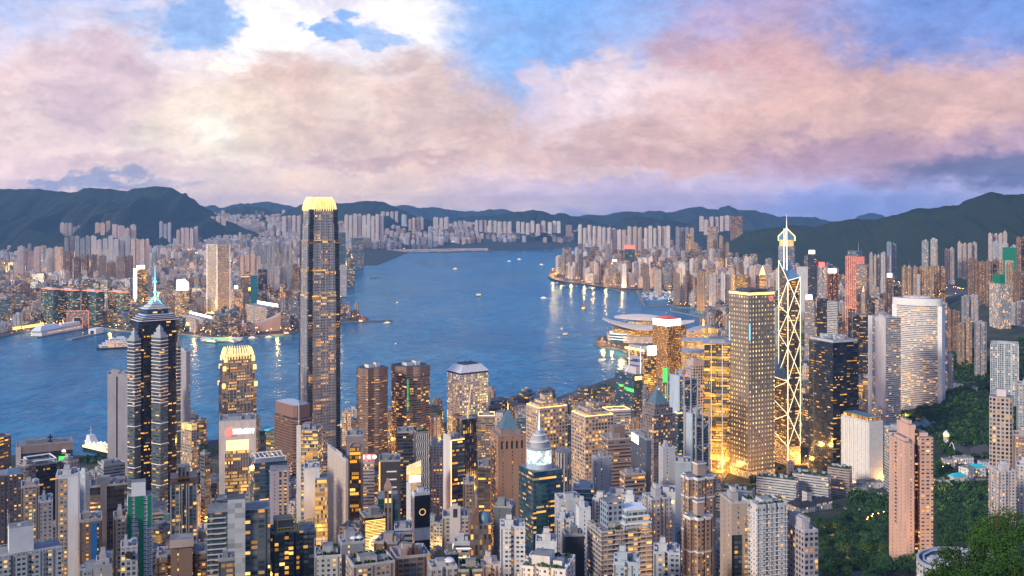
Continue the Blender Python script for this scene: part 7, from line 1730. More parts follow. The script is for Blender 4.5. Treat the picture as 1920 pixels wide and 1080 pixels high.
    for k, (vs, fs) in mass.items():
        if not vs: continue
        me = bpy.data.meshes.new('woodland'); VV = np.concatenate(vs).astype(np.float32); FF = np.concatenate(fs).astype(np.int32); me.vertices.add(len(VV)); me.vertices.foreach_set('co', VV.ravel()); me.loops.add(FF.size); me.loops.foreach_set('vertex_index', FF.ravel()); me.polygons.add(len(FF)); me.polygons.foreach_set('loop_start', np.arange(0, FF.size, 4, dtype=np.int32)); me.materials.append(M[k]); me.update()
        o = bpy.data.objects.new('woodland', me); COL.objects.link(o); kind(o, 'stuff')
    for px, py in ((1533, 972), (1566, 968), (1560, 964)):
        copy_tree(kinds[4], ground_at(px, py), 0, 'slim dark conical tree beside the turreted mansion', 1.1)['group'] = 'mansion conifers'
    for k in kinds: drop(k)
    # the close tree slope in the lower corner
    M['leafn'] = leafmat('near_tree_leaves', (.008, .032, .006), (.055, .135, .016))
    for i, (px, py, Y, r, lab) in enumerate(((1885, 952, 150, 6.2, 'big close leafy tree in the lower corner, highest of the slope'), (1810, 1018, 132, 5.2, 'close leafy tree in the lower corner, lowest crown toward the park'), (1900, 1040, 118, 5.5, 'close leafy tree at the corner edge in front of the big tree'), (1842, 1060, 112, 4.4, 'close leafy tree between the corner tree and the park'), (1862, 1000, 141, 4.6, 'close leafy tree under the big tree crown'), (1765, 1072, 128, 3.8, 'small close leafy tree by the curved rooftop'))):
        top = at(px, py, Y); h = r * 1.7; t = tree_proto('leafy_tree', lab, r, h, 9000, .15, 60 + i, 'leafn', 34); t.location = (top.x, top.y, top.z - h * .98); t['group'] = 'close trees on the lookout slope'
    t = tree_proto('leafy_tree', 'thin bare-topped sapling above the close trees', 1.6, 5.2, 300, .10, 91, 'leafn', 6); p = at(1868, 945, 146); t.location = (p.x, p.y, p.z - 4.5)
forest()

# ------- boats
def hull(s, L, W, h, m=0, z=0.0):
    pts = [(-L / 2, -W * .42), (L * .2, -W / 2), (L * .38, -W * .34), (L / 2, 0), (L * .38, W * .34), (L * .2, W / 2), (-L / 2, W * .42)]
    s.prism([(x * .94, y * .8) for x, y in pts], z - .4, z + h, m, m, pts, bottom=True)
def boat(kind_, label, loc, rz, sz=1.0, group=None):
    cat = {'sail_junk': 'junk boat', 'ferry': 'ferry', 'motor_launch': 'boat', 'barge': 'barge', 'yacht': 'yacht', 'car_ferry': 'ferry'}[kind_]
    root = thing(kind_, label, cat, (0, 0, 0), group)
    def B(nm, f, mm): s = MB(); f(s); return s.build(nm, [mm], root)
    if kind_ == 'ferry':
        B('hull', lambda s: hull(s, 34, 9, 2.6), 'boatg'); B('deck_house', lambda s: s.box((0, 0), 26, 7.6, 2.6, 5.4), 'white'); B('window_band', lambda s: s.box((0, 0), 24, 7.9, 3.4, 4.6), 'lampl'); B('upper_deck', lambda s: s.box((0, 0), 20, 6.4, 5.4, 8), 'white'); B('roof', lambda s: s.box((0, 0), 24, 7.6, 8, 8.5), 'white'); B('funnel', lambda s: s.bar((0, 0, 8.5), (0, 0, 11), 1.1, 0, 8), 'dark')
    elif kind_ == 'sail_junk':
        B('hull', lambda s: hull(s, 22, 6, 2.8), 'redwood'); B('cabin', lambda s: s.box((-4, 0), 9, 4.6, 2.8, 5), 'lampl'); 
        for x, h in ((-6, 13), (1, 17), (7, 12)):
            B('mast', lambda s: s.bar((x, 0, 2), (x, 0, h + 2), .2, 0, 5), 'redwood'); B('sail', lambda s: s.prism([(x - 3.4, -.1), (x + 2, -.1), (x + 2, .1), (x - 3.4, .1)], 5, h, 0, 0, [(x - 2, -.1), (x + .6, -.1), (x + .6, .1), (x - 2, .1)], bottom=True), 'redsail')
    elif kind_ == 'motor_launch':
        B('hull', lambda s: hull(s, 24, 6.5, 2.4), 'white'); B('deck_house', lambda s: s.box((-2, 0), 14, 5, 2.4, 4.9), 'white'); B('window_band', lambda s: s.box((-2, 0), 13, 5.2, 3.2, 4.3), 'lampl'); B('bridge', lambda s: s.box((-1, 0), 6, 4, 4.9, 7), 'white'); B('mast', lambda s: s.bar((-2, 0, 7), (-2, 0, 12), .2, 0, 4), 'steel')
    elif kind_ == 'barge':
        B('hull', lambda s: hull(s, 46, 13, 2.4), 'dark'); B('deck_house', lambda s: s.box((-14, 0), 8, 9, 2.4, 8), 'tank'); B('derrick', lambda s: (s.bar((4, 0, 2), (4, 0, 16), .7, 0, 5), s.bar((4, 0, 4), (18, 0, 19), .5, 0, 4), s.bar((4, 0, 16), (18, 0, 19), .2, 0, 3)), 'dark'); B('cargo', lambda s: s.box((8, 0), 12, 8, 2.4, 4.2), 'roofd'); B('deck_lamp', lambda s: s.box((-10, 0), 1, 1, 8, 9), 'signw')
    elif kind_ == 'yacht':
        B('hull', lambda s: hull(s, 17, 4.6, 2), 'white'); B('cabin', lambda s: s.prism([(-6, -1.7), (2, -1.7), (2, 1.7), (-6, 1.7)], 2, 4, 0, 0, [(-5.4, -1.4), (.6, -1.4), (.6, 1.4), (-5.4, 1.4)]), 'white'); B('mast', lambda s: s.bar((0, 0, 2), (0, 0, 13), .14, 0, 4), 'steel')
    ch = {o.name.split('.')[0]: o for o in root.children}
    for o in list(root.children):
        n_ = o.name.split('.')[0]
        if n_ in ('window_band', 'bridge') and 'deck_house' in ch: o.parent = ch['deck_house']
        if n_ == 'deck_lamp': o.parent = ch['deck_house']
    root.location = loc; root.rotation_euler = (0, 0, rz); root.scale = (sz,) * 3
    return root
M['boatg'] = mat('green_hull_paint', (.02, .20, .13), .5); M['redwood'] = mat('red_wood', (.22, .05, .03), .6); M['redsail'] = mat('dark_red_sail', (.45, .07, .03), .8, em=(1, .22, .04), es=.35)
def harbour():
    for k, px, py, rz, sz, lab in (('ferry', 897, 555, 1.3, 1.5, 'white lit ferry in mid harbour heading toward the lookout'), ('motor_launch', 727, 607, .6, 1.25, 'white passenger launch right of the tallest skyscraper'), ('sail_junk', 679, 604, .2, 1.3, 'red-sailed junk off the promenade tip'), ('motor_launch', 745, 568, 1.2, .8, 'little white launch far up the middle of the harbour'), ('motor_launch', 854, 505, .3, 1.6, 'small white boat off the cruise pier'), ('motor_launch', 1020, 560, 0, 1.4, 'bright yellow-lit boat off the shore highway'), ('sail_junk', 1095, 580, .8, 1.3, 'glowing orange-sailed junk off the yacht basin'), ('ferry', 1053, 618, 1.4, .7, 'small white ferry above another off the wing-roofed hall'), ('ferry', 1060, 628, 1.0, .8, 'small white ferry, lower of two off the wing-roofed hall'), ('sail_junk', 1011, 735, 1.5, .55, 'tiny ochre junk near the waterfront garden'), ('motor_launch', 742, 645, 1.4, .5, 'tiny launch below the passenger launch'), ('motor_launch', 1016, 497, 0, 1.6, 'far boat off the eastern point'), ('motor_launch', 974, 487, 0, 1.6, 'far tiny boat in the upper harbour'), ('motor_launch', 955, 491, .4, 1.6, 'far dark boat in the upper harbour'),
                               ('barge', 1050, 533, .1, 1.3, 'dark derrick barge moored below the highway bend'), ('barge', 1062, 538, -.2, .9, 'smaller dark barge beside the derrick barge'), ('barge', 1085, 538, 0, .8, 'low dark barge between the two derrick barges'), ('barge', 1113, 542, -.1, 1.4, 'dark derrick barge by the breakwater lamp'), ('ferry', 398, 643, -.5, 1.4, 'green and white harbour ferry at the green-roofed pier, big bow forward'), ('ferry', 437, 643, -.9, 1.3, 'green and white harbour ferry at the end of the green-roofed pier'), ('motor_launch', 428, 641, -.6, 1.1, 'white launch between the two green ferries'), ('motor_launch', 474, 635, .1, 1.2, 'white lit launch beneath the sweeping hall'), ('motor_launch', 505, 634, .2, 1.2, 'white lit launch along the hall promenade'), ('motor_launch', 538, 627, .3, 1.2, 'white lit launch near the promenade end')):
        x, y = sea(px, py); boat(k, lab, (x, y, 0), rz, sz)
    # yacht basin: rows of moored boats
    proto = boat('yacht', 'small white yacht moored in the packed basin', (0, 0, 0), 0, 1, 'yachts moored in the basin'); n = 0
    rr = random.Random(8)
    for _ in range(900):
        px, py = rr.uniform(1204, 1345), rr.uniform(545, 563)
        if py > 561 - max(0, px - 1240) * .0 and px > 1250: continue
        if px > 1300 and py < 548: continue
        x, y = sea(px, py)
        if inside(x, y, ISL): continue
        if n > 170: break
        c = copy_tree(proto, (x, y, 0), rr.choice((.3, .5, 1.9, 3.4)) + rr.uniform(-.2, .2), None, rr.uniform(.8, 1.5)); n += 1
    drop(proto)
    # lit ship at the near berth
    x, y = sea(170, 858); r = thing('passenger_ship', 'large white passenger ship covered in golden lights at the near berth', 'ship', (0, 0, 0))
    def B(nm, f, mm): s = MB(); f(s); s.build(nm, [mm], r)
    B('hull', lambda s: hull(s, 92, 17, 6), 'dark'); B('lower_deck', lambda s: s.prism([(-42, -8), (30, -8), (40, 0), (30, 8), (-42, 8)], 6, 10, 0, 0), 'white'); B('lit_windows', lambda s: s.prism([(-41, -8.3), (30, -8.3), (40.3, 0), (30, 8.3), (-41, 8.3)], 7, 9, 0, 0), 'lampl')
    B('middle_deck', lambda s: s.box((-6, 0), 60, 14, 10, 13), 'white'); B('lit_windows', lambda s: s.box((-6, 0), 58, 14.5, 10.8, 12.2), 'lampl'); B('upper_deck', lambda s: s.box((-4, 0), 40, 11, 13, 16), 'white'); B('white_sail_roof', lambda s: s.prism([(-36, -7), (-18, -7), (-18, 7), (-36, 7)], 13, 27, 0, 0, [(-34, -5), (-26, -5), (-26, 5), (-34, 5)]), 'white'); B('mast', lambda s: (s.bar((-30, 0, 26), (-30, 0, 40), .5, 0, 4), s.bar((-30, -5, 34), (-30, 5, 34), .3, 0, 4)), 'white')
    s = MB(); rr = random.Random(2)
    for k in range(60): s.box((rr.uniform(-38, 36), rr.uniform(-7, 7)), .9, .9, 13.2 if k % 2 else 16.2, 14.2 if k % 2 else 17)
    s.build('deck_lights', ['lampw'], r); r.location = (x + 5, y + 30, 0); r.rotation_euler = (0, 0, -.62)
    # tiered floating pier
    x, y = sea(212, 655); r = thing('floating_pier', 'tiered white floating pier building with yellow-lit decks left of the dark spire tower', 'pier building', (0, 0, 0))
    B('pontoon', lambda s: s.box((20, 0), 150, 44, -.5, 4), 'dark')
    for k in range(4): B('deck_tier', lambda s: s.box((-8 + k * 3, 0), 84 - k * 12, 34 - k * 4, 4 + k * 6.2 + 4.4, 4 + k * 6.2 + 6.2), 'white'); B('lit_hall', lambda s: s.box((-8 + k * 3, 0), 78 - k * 12, 30 - k * 4, 4 + k * 6.2, 4 + k * 6.2 + 4.4), 'pierlit')
    B('roof_house', lambda s: s.box((10, 0), 20, 14, 29, 33), 'white'); B('side_hall', lambda s: s.box((66, 0), 50, 30, 4, 20), 'white'); B('side_hall_windows', lambda s: s.box((66, 0), 48, 30.6, 7, 9), 'lampl')
    r.location = (x, y + 30, 0); r.rotation_euler = (0, 0, .42)
    # long white terminal on its pier, second pier, green ferry pier
    def pier(px0, py0, px1, py1, w, z, nm='pier', m='stone'):
        a, b = Vector(sea(px0, py0)), Vector(sea(px1, py1)); d = (b - a).normalized(); n_ = Vector((-d.y, d.x)) * w / 2
        s = MB(); p = [tuple(a - n_), tuple(b - n_), tuple(b + n_), tuple(a + n_)]; s.prism(p if area(p) > 0 else p[::-1], -2, z, 0, 0); kind(s.build(nm, [m]), 'structure'); return a, b, d
    a, b, d = pier(58, 634, 148, 617, 46, 3.6); L = (b - a).length; c = (a + b) / 2; r = thing('pier_terminal', 'long white terminal building on a pier with rounded sloping roof end', 'terminal building', (0, 0, 0)); ro = math.atan2(d.y, d.x)
    B('lower_hall', lambda s: s.box((10, 0), L * .86, 36, 3, 17), 'white'); B('lit_windows', lambda s: s.box((8, 0), L * .80, 36.6, 8, 12), 'pierlit'); B('roof_deck', lambda s: s.box((10, 0), L * .90, 40, 17, 19), 'tank'); B('sloped_roof', lambda s: s.prism(rect((-L * .2, 0), L * .42, 34), 19, 33, 0, 0, rect((-L * .2 + 6, 0), L * .33, 18)), 'white'); B('upper_hall', lambda s: s.box((L * .25, 0), L * .4, 26, 19, 28), 'white')
    r.location = (c.x, c.y, 0); r.rotation_euler = (0, 0, ro)
    a, b, d = pier(129, 638, 192, 624, 22, 3.4); r = thing('pier_shed', 'small white shed on the second narrow pier', 'shed', (0, 0, 0)); c = a.lerp(b, .8)
    B('wall', lambda s: s.box((0, 0), 46, 26, 3, 20), 'white'); B('door', lambda s: s.box((-23.1, 0), .6, 12, 3, 14), 'dark'); r.location = (c.x, c.y, 0); r.rotation_euler = (0, 0, math.atan2(d.y, d.x))
    a, b, d = pier(-60, 632, 76, 613, 30, 5); s = MB()
    for zz in (7, 12):
        n_ = Vector((-d.y, d.x)); p0 = a - n_ * 16; p1 = b - n_ * 16; s.bar((p0.x, p0.y, zz), (p1.x, p1.y, zz), 1.2, 0, 4)
    r = thing('lit_quay_building', 'long low quay building edged with two orange light lines at the far left', 'quay building', (0, 0, 0)); s.build('light_line', ['lampl'], r); s = MB(); q = [tuple(a - Vector((-d.y, d.x)) * 14), tuple(b - Vector((-d.y, d.x)) * 14), tuple(b + Vector((-d.y, d.x)) * 30), tuple(a + Vector((-d.y, d.x)) * 30)]; s.prism(q if area(q) > 0 else q[::-1], 4.5, 16, 0, 1); s.build('wall', ['bandw', 'roofd'], r, C_['T'], 1.2)
    a, b, d = pier(378, 641, 450, 641, 30, 3); r = thing('ferry_pier', 'low ferry pier with green-lit roof edges under the waterfront hotel', 'ferry pier', (0, 0, 0)); c = (a + b) / 2
    B('hall', lambda s: s.box((0, 0), 120, 26, 3, 10), 'pierlit'); B('roof', lambda s: s.box((0, 0), 126, 30, 10, 11.5), 'white'); B('green_lights', lambda s: s.box((-10, -15.4), 70, .6, 8, 11), 'signg'); r.location = (c.x, c.y + 10, 0)
    for q, m in (((668, 476, 925, 470), 'stone'), ((640, 606, 735, 601), 'stone'), ((690, 522, 710, 521), 'stone'), ((640, 551, 652, 551), 'stone')): pier(*q, 60 if q[0] == 668 else 20, 7 if q[0] == 668 else 3.5)
    a, b, d = sea(690, 474, 6), sea(915, 470, 6), 0; r = thing('cruise_terminal', 'long low white cruise terminal on the far runway pier', 'terminal building', (0, 0, 0)); s = MB(); s.prism([a, b, (b[0], b[1] + 60), (a[0], a[1] + 60)], 5, 26, 0, 1); s.build('wall', ['bandw', 'roof'], r, C_['LG'], .8); s = MB(); s.bar((*a, 30), (*b, 30), 1.6, 0, 4); s.build('roof_light_line', ['pinkline'], r)
    for q in ((1195, 546, 1207, 572), (1207, 575, 1252, 574), (1145, 548, 1200, 545), (1260, 584, 1345, 601), (1114, 631, 1142, 630)): pier(*q, 14, 3, 'breakwater')
    # turquoise-roofed ferry piers below the tallest skyscraper
    for px0, px1, py, lab in ((500, 516, 822, 'small pier hall with turquoise roof behind the brown banded block'), (636, 672, 806, 'pier hall with turquoise roof beside the tallest skyscraper')):
        a, b = Vector(sea(px0, py)), Vector(sea(px1, py - 6)); d = (b - a).normalized(); c = (a + b) / 2; L = (b - a).length; r = thing('ferry_pier', lab, 'ferry pier', (0, 0, 0))
        B('hall', lambda s: s.box((0, 0), L, 24, 0, 9), 'pierlit'); B('roof', lambda s: s.prism(rect((0, 0), L + 4, 28), 9, 13, 0, 0, rect((0, 0), L, 10), bottom=True), 'turq'); r.location = (c.x, c.y + 16, 0); r.rotation_euler = (0, 0, math.atan2(d.y, d.x))
M['pierlit'] = facade('lit_pier_wall', 4.0, 4.5, .7, .7, es=1.6, glass=(.3, .2, .1)); 
harbour()

# ------- roads, lamps, cars
def ribbon(nm, pts, w, z, m='asph', th=1.2):
    s = MB()
    P_ = [Vector(p) for p in pts]
    for i in range(len(P_) - 1):
        d = (P_[i + 1] - P_[i]).normalized(); n_ = Vector((-d.y, d.x)) * w / 2; zz = z[i] if isinstance(z, list) else z; z2 = z[i + 1] if isinstance(z, list) else z
        d2 = (P_[min(i + 2, len(P_) - 1)] - P_[i + 1]); n2 = n_ if d2.length < .1 else Vector((-d2.normalized().y, d2.normalized().x)) * w / 2
        s.quad([(*(P_[i] - n_), zz), (*(P_[i + 1] - n2), z2), (*(P_[i + 1] + n2), z2), (*(P_[i] + n_), zz)], 0)
        for sg in (-1, 1): a = P_[i] + n_ * sg; b = P_[i + 1] + n2 * sg; s.quad([(*a, zz - th), (*b, z2 - th), (*b, z2 + .9), (*a, zz + .9)], 1)
    kind(s.build(nm, [m, 'stone']), 'structure'); return P_
def smooth_path(pix, z=4.0, n=8):
    P_ = [Vector(sea(px, py, z)) for px, py in pix]; out = []
    for i in range(len(P_) - 1):
        p0, p1, p2, p3 = P_[max(0, i - 1)], P_[i], P_[i + 1], P_[min(len(P_) - 1, i + 2)]
        for k in range(n):
            t = k / n; out.append(.5 * ((2 * p1) + (p2 - p0) * t + (2 * p0 - 5 * p1 + 4 * p2 - p3) * t * t + (3 * p1 - p0 - 3 * p2 + p3) * t ** 3))
    return out + [P_[-1]]
LAMPS = []
def glow(loc, power, col=(1, .47, .09), r=3.0):
    l = bpy.data.lights.new('street_glow', 'POINT'); l.energy = power * 3.6; l.color = col; l.shadow_soft_size = r; 
    o = bpy.data.objects.new('street_glow', l); COL.objects.link(o); o.location = loc; return o
def roads():
    lamp = thing('street_lamp', 'tall street lamp with glowing amber head', 'street lamp', (0, 0, 0), 'street lamps along the lit roads')
    s = MB(); s.bar((0, 0, 0), (0, 0, 10), .16, 0, 5, .1); s.bar((0, 0, 10), (2.2, 0, 10.6), .1, 0, 4); s.build('pole', ['steel'], lamp); s = MB(); s.box((2.2, 0), .9, .5, 10.3, 10.7); s.build('lamp_head', ['lamphead'], lamp)
    cars = []
    for m, lab in (('white', 'white car driving along a lit road'), ('dark', 'dark car driving along a lit road'), ('signr2', 'red taxi driving along a lit road')):
        c = thing('car', lab, 'car', (0, 0, 0), 'cars on the lit roads')
        s = MB(); s.prism([(-2.3, -.9), (2.3, -.9), (2.3, .9), (-2.3, .9)], .35, .95, 0, 0, [(-2.2, -.85), (2.2, -.85), (2.2, .85), (-2.2, .85)], bottom=True); s.build('body', [m], c)
        s = MB(); s.prism([(-1.5, -.8), (1.0, -.8), (1.0, .8), (-1.5, .8)], .95, 1.5, 0, 0, [(-1.1, -.68), (.4, -.68), (.4, .68), (-1.1, .68)]); s.build('cabin', ['winglass'], c)
        for x in (-1.4, 1.4):
            for y in (-.85, .85): s = MB(); s.bar((x, y - .1, .35), (x, y + .1, .35), .35, 0, 8); wh = s.build('wheel', ['dark'], c); s = MB(); s.bar((x, y - .12, .35), (x, y + .12, .35), .2, 0, 6); s.build('rim', ['steel'], c).parent = wh
        for y in (-.6, .6): s = MB(); s.box((2.32, y), .16, .4, .55, .85); s.build('headlight', ['headl'], c); s = MB(); s.box((-2.32, y), .16, .4, .6, .85); s.build('tail_light', ['taill'], c)
        cars.append(c)
    rr = random.Random(3); nl = 0; nc = 0
    def dress(P_, z, w, step, car_step, where, lights=0, power=9000):
        nonlocal nl, nc
        acc = 0; ca = 0; k = 0; lg = 0
        for i in range(len(P_) - 1):
            d = P_[i + 1] - P_[i]; L = d.length
            if L < .1: continue
            d.normalize(); n_ = Vector((-d.y, d.x)); acc += L; ca += L; lg += L
            zz = z[i] if isinstance(z, list) else z
            while acc > step:
                acc -= step; p = P_[i] + d * (L - acc if acc < L else 0); sg = 1 if k % 2 else -1; k += 1; q = p + n_ * sg * w * .5; copy_tree(lamp, (q.x, q.y, zz), math.atan2(-n_.y * sg, -n_.x * sg), 'amber street lamp ' + where); nl += 1
            while ca > car_step and nc < 150:
                ca -= car_step; sg = rr.choice((-1, 1)); p = P_[i].lerp(P_[i + 1], rr.random()) + n_ * sg * w * rr.choice((.12, .32)); c = rr.choice(cars); copy_tree(c, (p.x, p.y, zz + .02), math.atan2(d.y, d.x) + (PI if sg > 0 else 0), c['label'].replace('along a lit road', where)); nc += 1
            if lights and lg > lights: lg = 0; glow((P_[i + 1].x, P_[i + 1].y, zz + (24 if power > 50000 else 12)), power)
    hw = smooth_path([(1058, 506), (1040, 512), (1036, 518), (1052, 525), (1085, 529), (1130, 536), (1180, 540), (1240, 541), (1295, 542), (1322, 550), (1340, 562), (1368, 572), (1400, 580)], 9)
    ribbon('shore_highway_road', hw, 48, 9.0); dress(hw, 9.0, 34, 95, 90, 'on the curving shore highway', 110, 42000)
    for pix, w, z, lab, st, cs, lg, pw in (([(1345, 905), (1358, 888), (1366, 868), (1362, 850), (1352, 838)], 16, None, 'beside the gold-dotted tower', 20, 12, 30, 16000), ([(1480, 905), (1500, 888), (1520, 872), (1528, 860)], 16, None, 'beneath the zigzag-braced tower', 20, 12, 40, 8000), ([(160, 884), (200, 876), (240, 868)], 14, 12, 'on the flyover by the grey terraced office', 25, 20, 50, 12000), ([(395, 870), (470, 866), (520, 852)], 14, None, 'on the harbour-front road', 30, 25, 60, 12000), ([(600, 858), (680, 850), (800, 838), (960, 800)], 14, None, 'on the harbour-front road past the brown twin towers', 30, 24, 60, 14000), ([(1020, 800), (1085, 768), (1145, 738)], 10, 4.4, 'along the waterfront garden', 22, 30, 60, 8000), ([(1500, 700), (1508, 690), (1520, 650), (1516, 610)], 14, None, 'behind the near-black square tower', 30, 20, 60, 26000), ([(1620, 1000), (1640, 985), (1660, 978)], 6, None, 'winding through the woods', 14, 60, 0, 0), ([(1755, 900), (1800, 880), (1830, 900), (1850, 905)], 6, None, 'winding below the rounded cream tower', 16, 50, 0, 0)):
        if z is None: P_ = [ground_at(*p).to_2d() for p in pix]; P2 = []
        else: P_ = [Vector(sea(px, py, z)) for px, py in pix]
        fine = []
        for a, b in zip(P_, P_[1:]): fine += [a.lerp(b, t / 4) for t in range(4)]
        fine.append(P_[-1]); zz = [gz(p.x, p.y) + .35 for p in fine] if z is None else z
        ribbon('lit_road', fine, w, zz); dress(fine, zz, w, st, cs, lab, lg, pw)
    prom = smooth_path([(5, 634), (72, 617), (150, 613), (243, 624), (345, 628), (418, 637), (470, 632), (545, 627), (565, 620)], 4, 5); dress([p + Vector((0, 14)) for p in prom], 4, 8, 46, 1e9, 'along the far promenade', 160, 20000)
    prom = smooth_path([(1160, 658), (1134, 650), (1124, 645), (1128, 639)], 4, 6); dress([p + Vector((8, 14)) for p in prom], 4, 8, 18, 1e9, 'around the hall waterfront point', 60, 12000)
    for c in [lamp] + cars: drop(c)
    for i in range(-16, 24):
        for j in range(0, 30, 2):
            Y = 560 + j * 36; X = i * 36; pxx = CX + X / Y * F
            if (i * 3 + j) % 7 == 0 and (i + j) % 3 == 0 and -20 < pxx < 1330 and inside(X, Y, ISL): glow((X, Y, gz(X, Y) + 9), 6000 + 5 * max(0, Y - 700))
    for px_, Yv in ((1165, 2840), (1200, 2830), (1240, 2830)): glow(((px_ - CX) / F * Yv, Yv, 34), 40000, r=6)
    # lamps that light the street canyons
    for px, py, Yv, pw in ((300, 1000, 900, 14000), (300, 1046, 800, 16000), (265, 985, 880, 9000), (430, 955, 1120, 12000), (395, 930, 1080, 14000), (480, 900, 1150, 12000), (640, 905, 1080, 12000), (700, 900, 1120, 12000), (760, 870, 1250, 14000), (665, 960, 920, 9000), (745, 990, 800, 7000), (820, 940, 900, 8000), (890, 940, 900, 8000), (925, 880, 1100, 12000), (1040, 915, 1150, 12000), (1115, 915, 1130, 12000), (1060, 800, 1500, 12000), (1190, 910, 1050, 8000), (1290, 760, 1600, 30000), (1345, 800, 1600, 30000), (1350, 900, 1350, 22000), (1440, 890, 1440, 22000), (1510, 870, 1560, 13000), (1655, 885, 1430, 22000), (1670, 900, 1400, 12000), (1620, 760, 1800, 26000), (1700, 765, 1790, 12000), (1580, 700, 1950, 30000), (1506, 700, 1900, 40000), (1230, 690, 2200, 50000), (1330, 640, 2600, 70000), (1300, 625, 2800, 80000), (1180, 640, 2880, 40000), (1350, 600, 3400, 90000), (1320, 572, 4000, 60000), (1400, 585, 3700, 90000), (1730, 1045, 870, 4000), (1595, 1000, 960, 2500), (1640, 995, 960, 2500), (1555, 965, 1120, 3500), (1850, 950, 900, 3000), (1770, 845, 1350, 5000), (170, 1010, 700, 3000), (500, 1010, 640, 2500), (600, 950, 850, 6000), (1240, 1010, 640, 2500), (1330, 1030, 620, 2500), (970, 970, 700, 2500), (560, 780, 1700, 20000), (700, 830, 1650, 22000), (860, 830, 1640, 22000)):
        x = (px - CX) / F * Yv; glow((x, Yv, gz(x, Yv) + 9), pw)
    for k in range(46):
        px = rr.uniform(0, 900); Yv = rr.uniform(3700, 8500); x = (px - CX) / F * Yv
        if inside(x, Yv, KOW): glow((x, Yv, 26), rr.uniform(1.4e5, 3.4e5) * (Yv / 5000) ** 1.2, r=8)
    for k in range(16):
        px = rr.uniform(1120, 1850); Yv = rr.uniform(2500, 6000); x = (px - CX) / F * Yv
        if inside(x, Yv, ISL) and gz(x, Yv) < 40: glow((x, Yv, 26), rr.uniform(.9e5, 2.4e5) * (Yv / 4000) ** 1.2, r=6)
    # the countless lamps of the far streets
    s = MB(); n = 0
    while n < 2600:
        px, py = (rr.uniform(0, 1110), rr.uniform(462, 632)) if rr.random() < .62 else (rr.uniform(1060, 1920), rr.uniform(500, 640))
        x, y = sea(px, py, 4)
        if noise.noise((x * .006, y * .002, 2)) < -.12: continue
        if not (inside(x, y, KOW) or (inside(x, y, ISL) and gz(x, y) < 30 and y > 2000)): continue
        z = (gzk if x < 300 else gz)(x, y) + rr.uniform(7, 16); r = .55 + y * .00016; s.box((x, y), r, r, z, z + r); n += 1
    kind(s.build('distant_street_lights', ['lamphead']), 'stuff')
M['lamphead'] = mat('sodium_lamp', (.5, .3, .1), .5, em=(1, .46, .09), es=24); M['headl'] = mat('headlight_glow', (.8, .8, .7), .5, em=(1, .9, .7), es=8); M['taill'] = mat('tail_light_glow', (.5, .05, .03), .5, em=(1, .06, .03), es=5); M['signr2'] = mat('red_car_paint', (.40, .04, .03), .4)
roads()

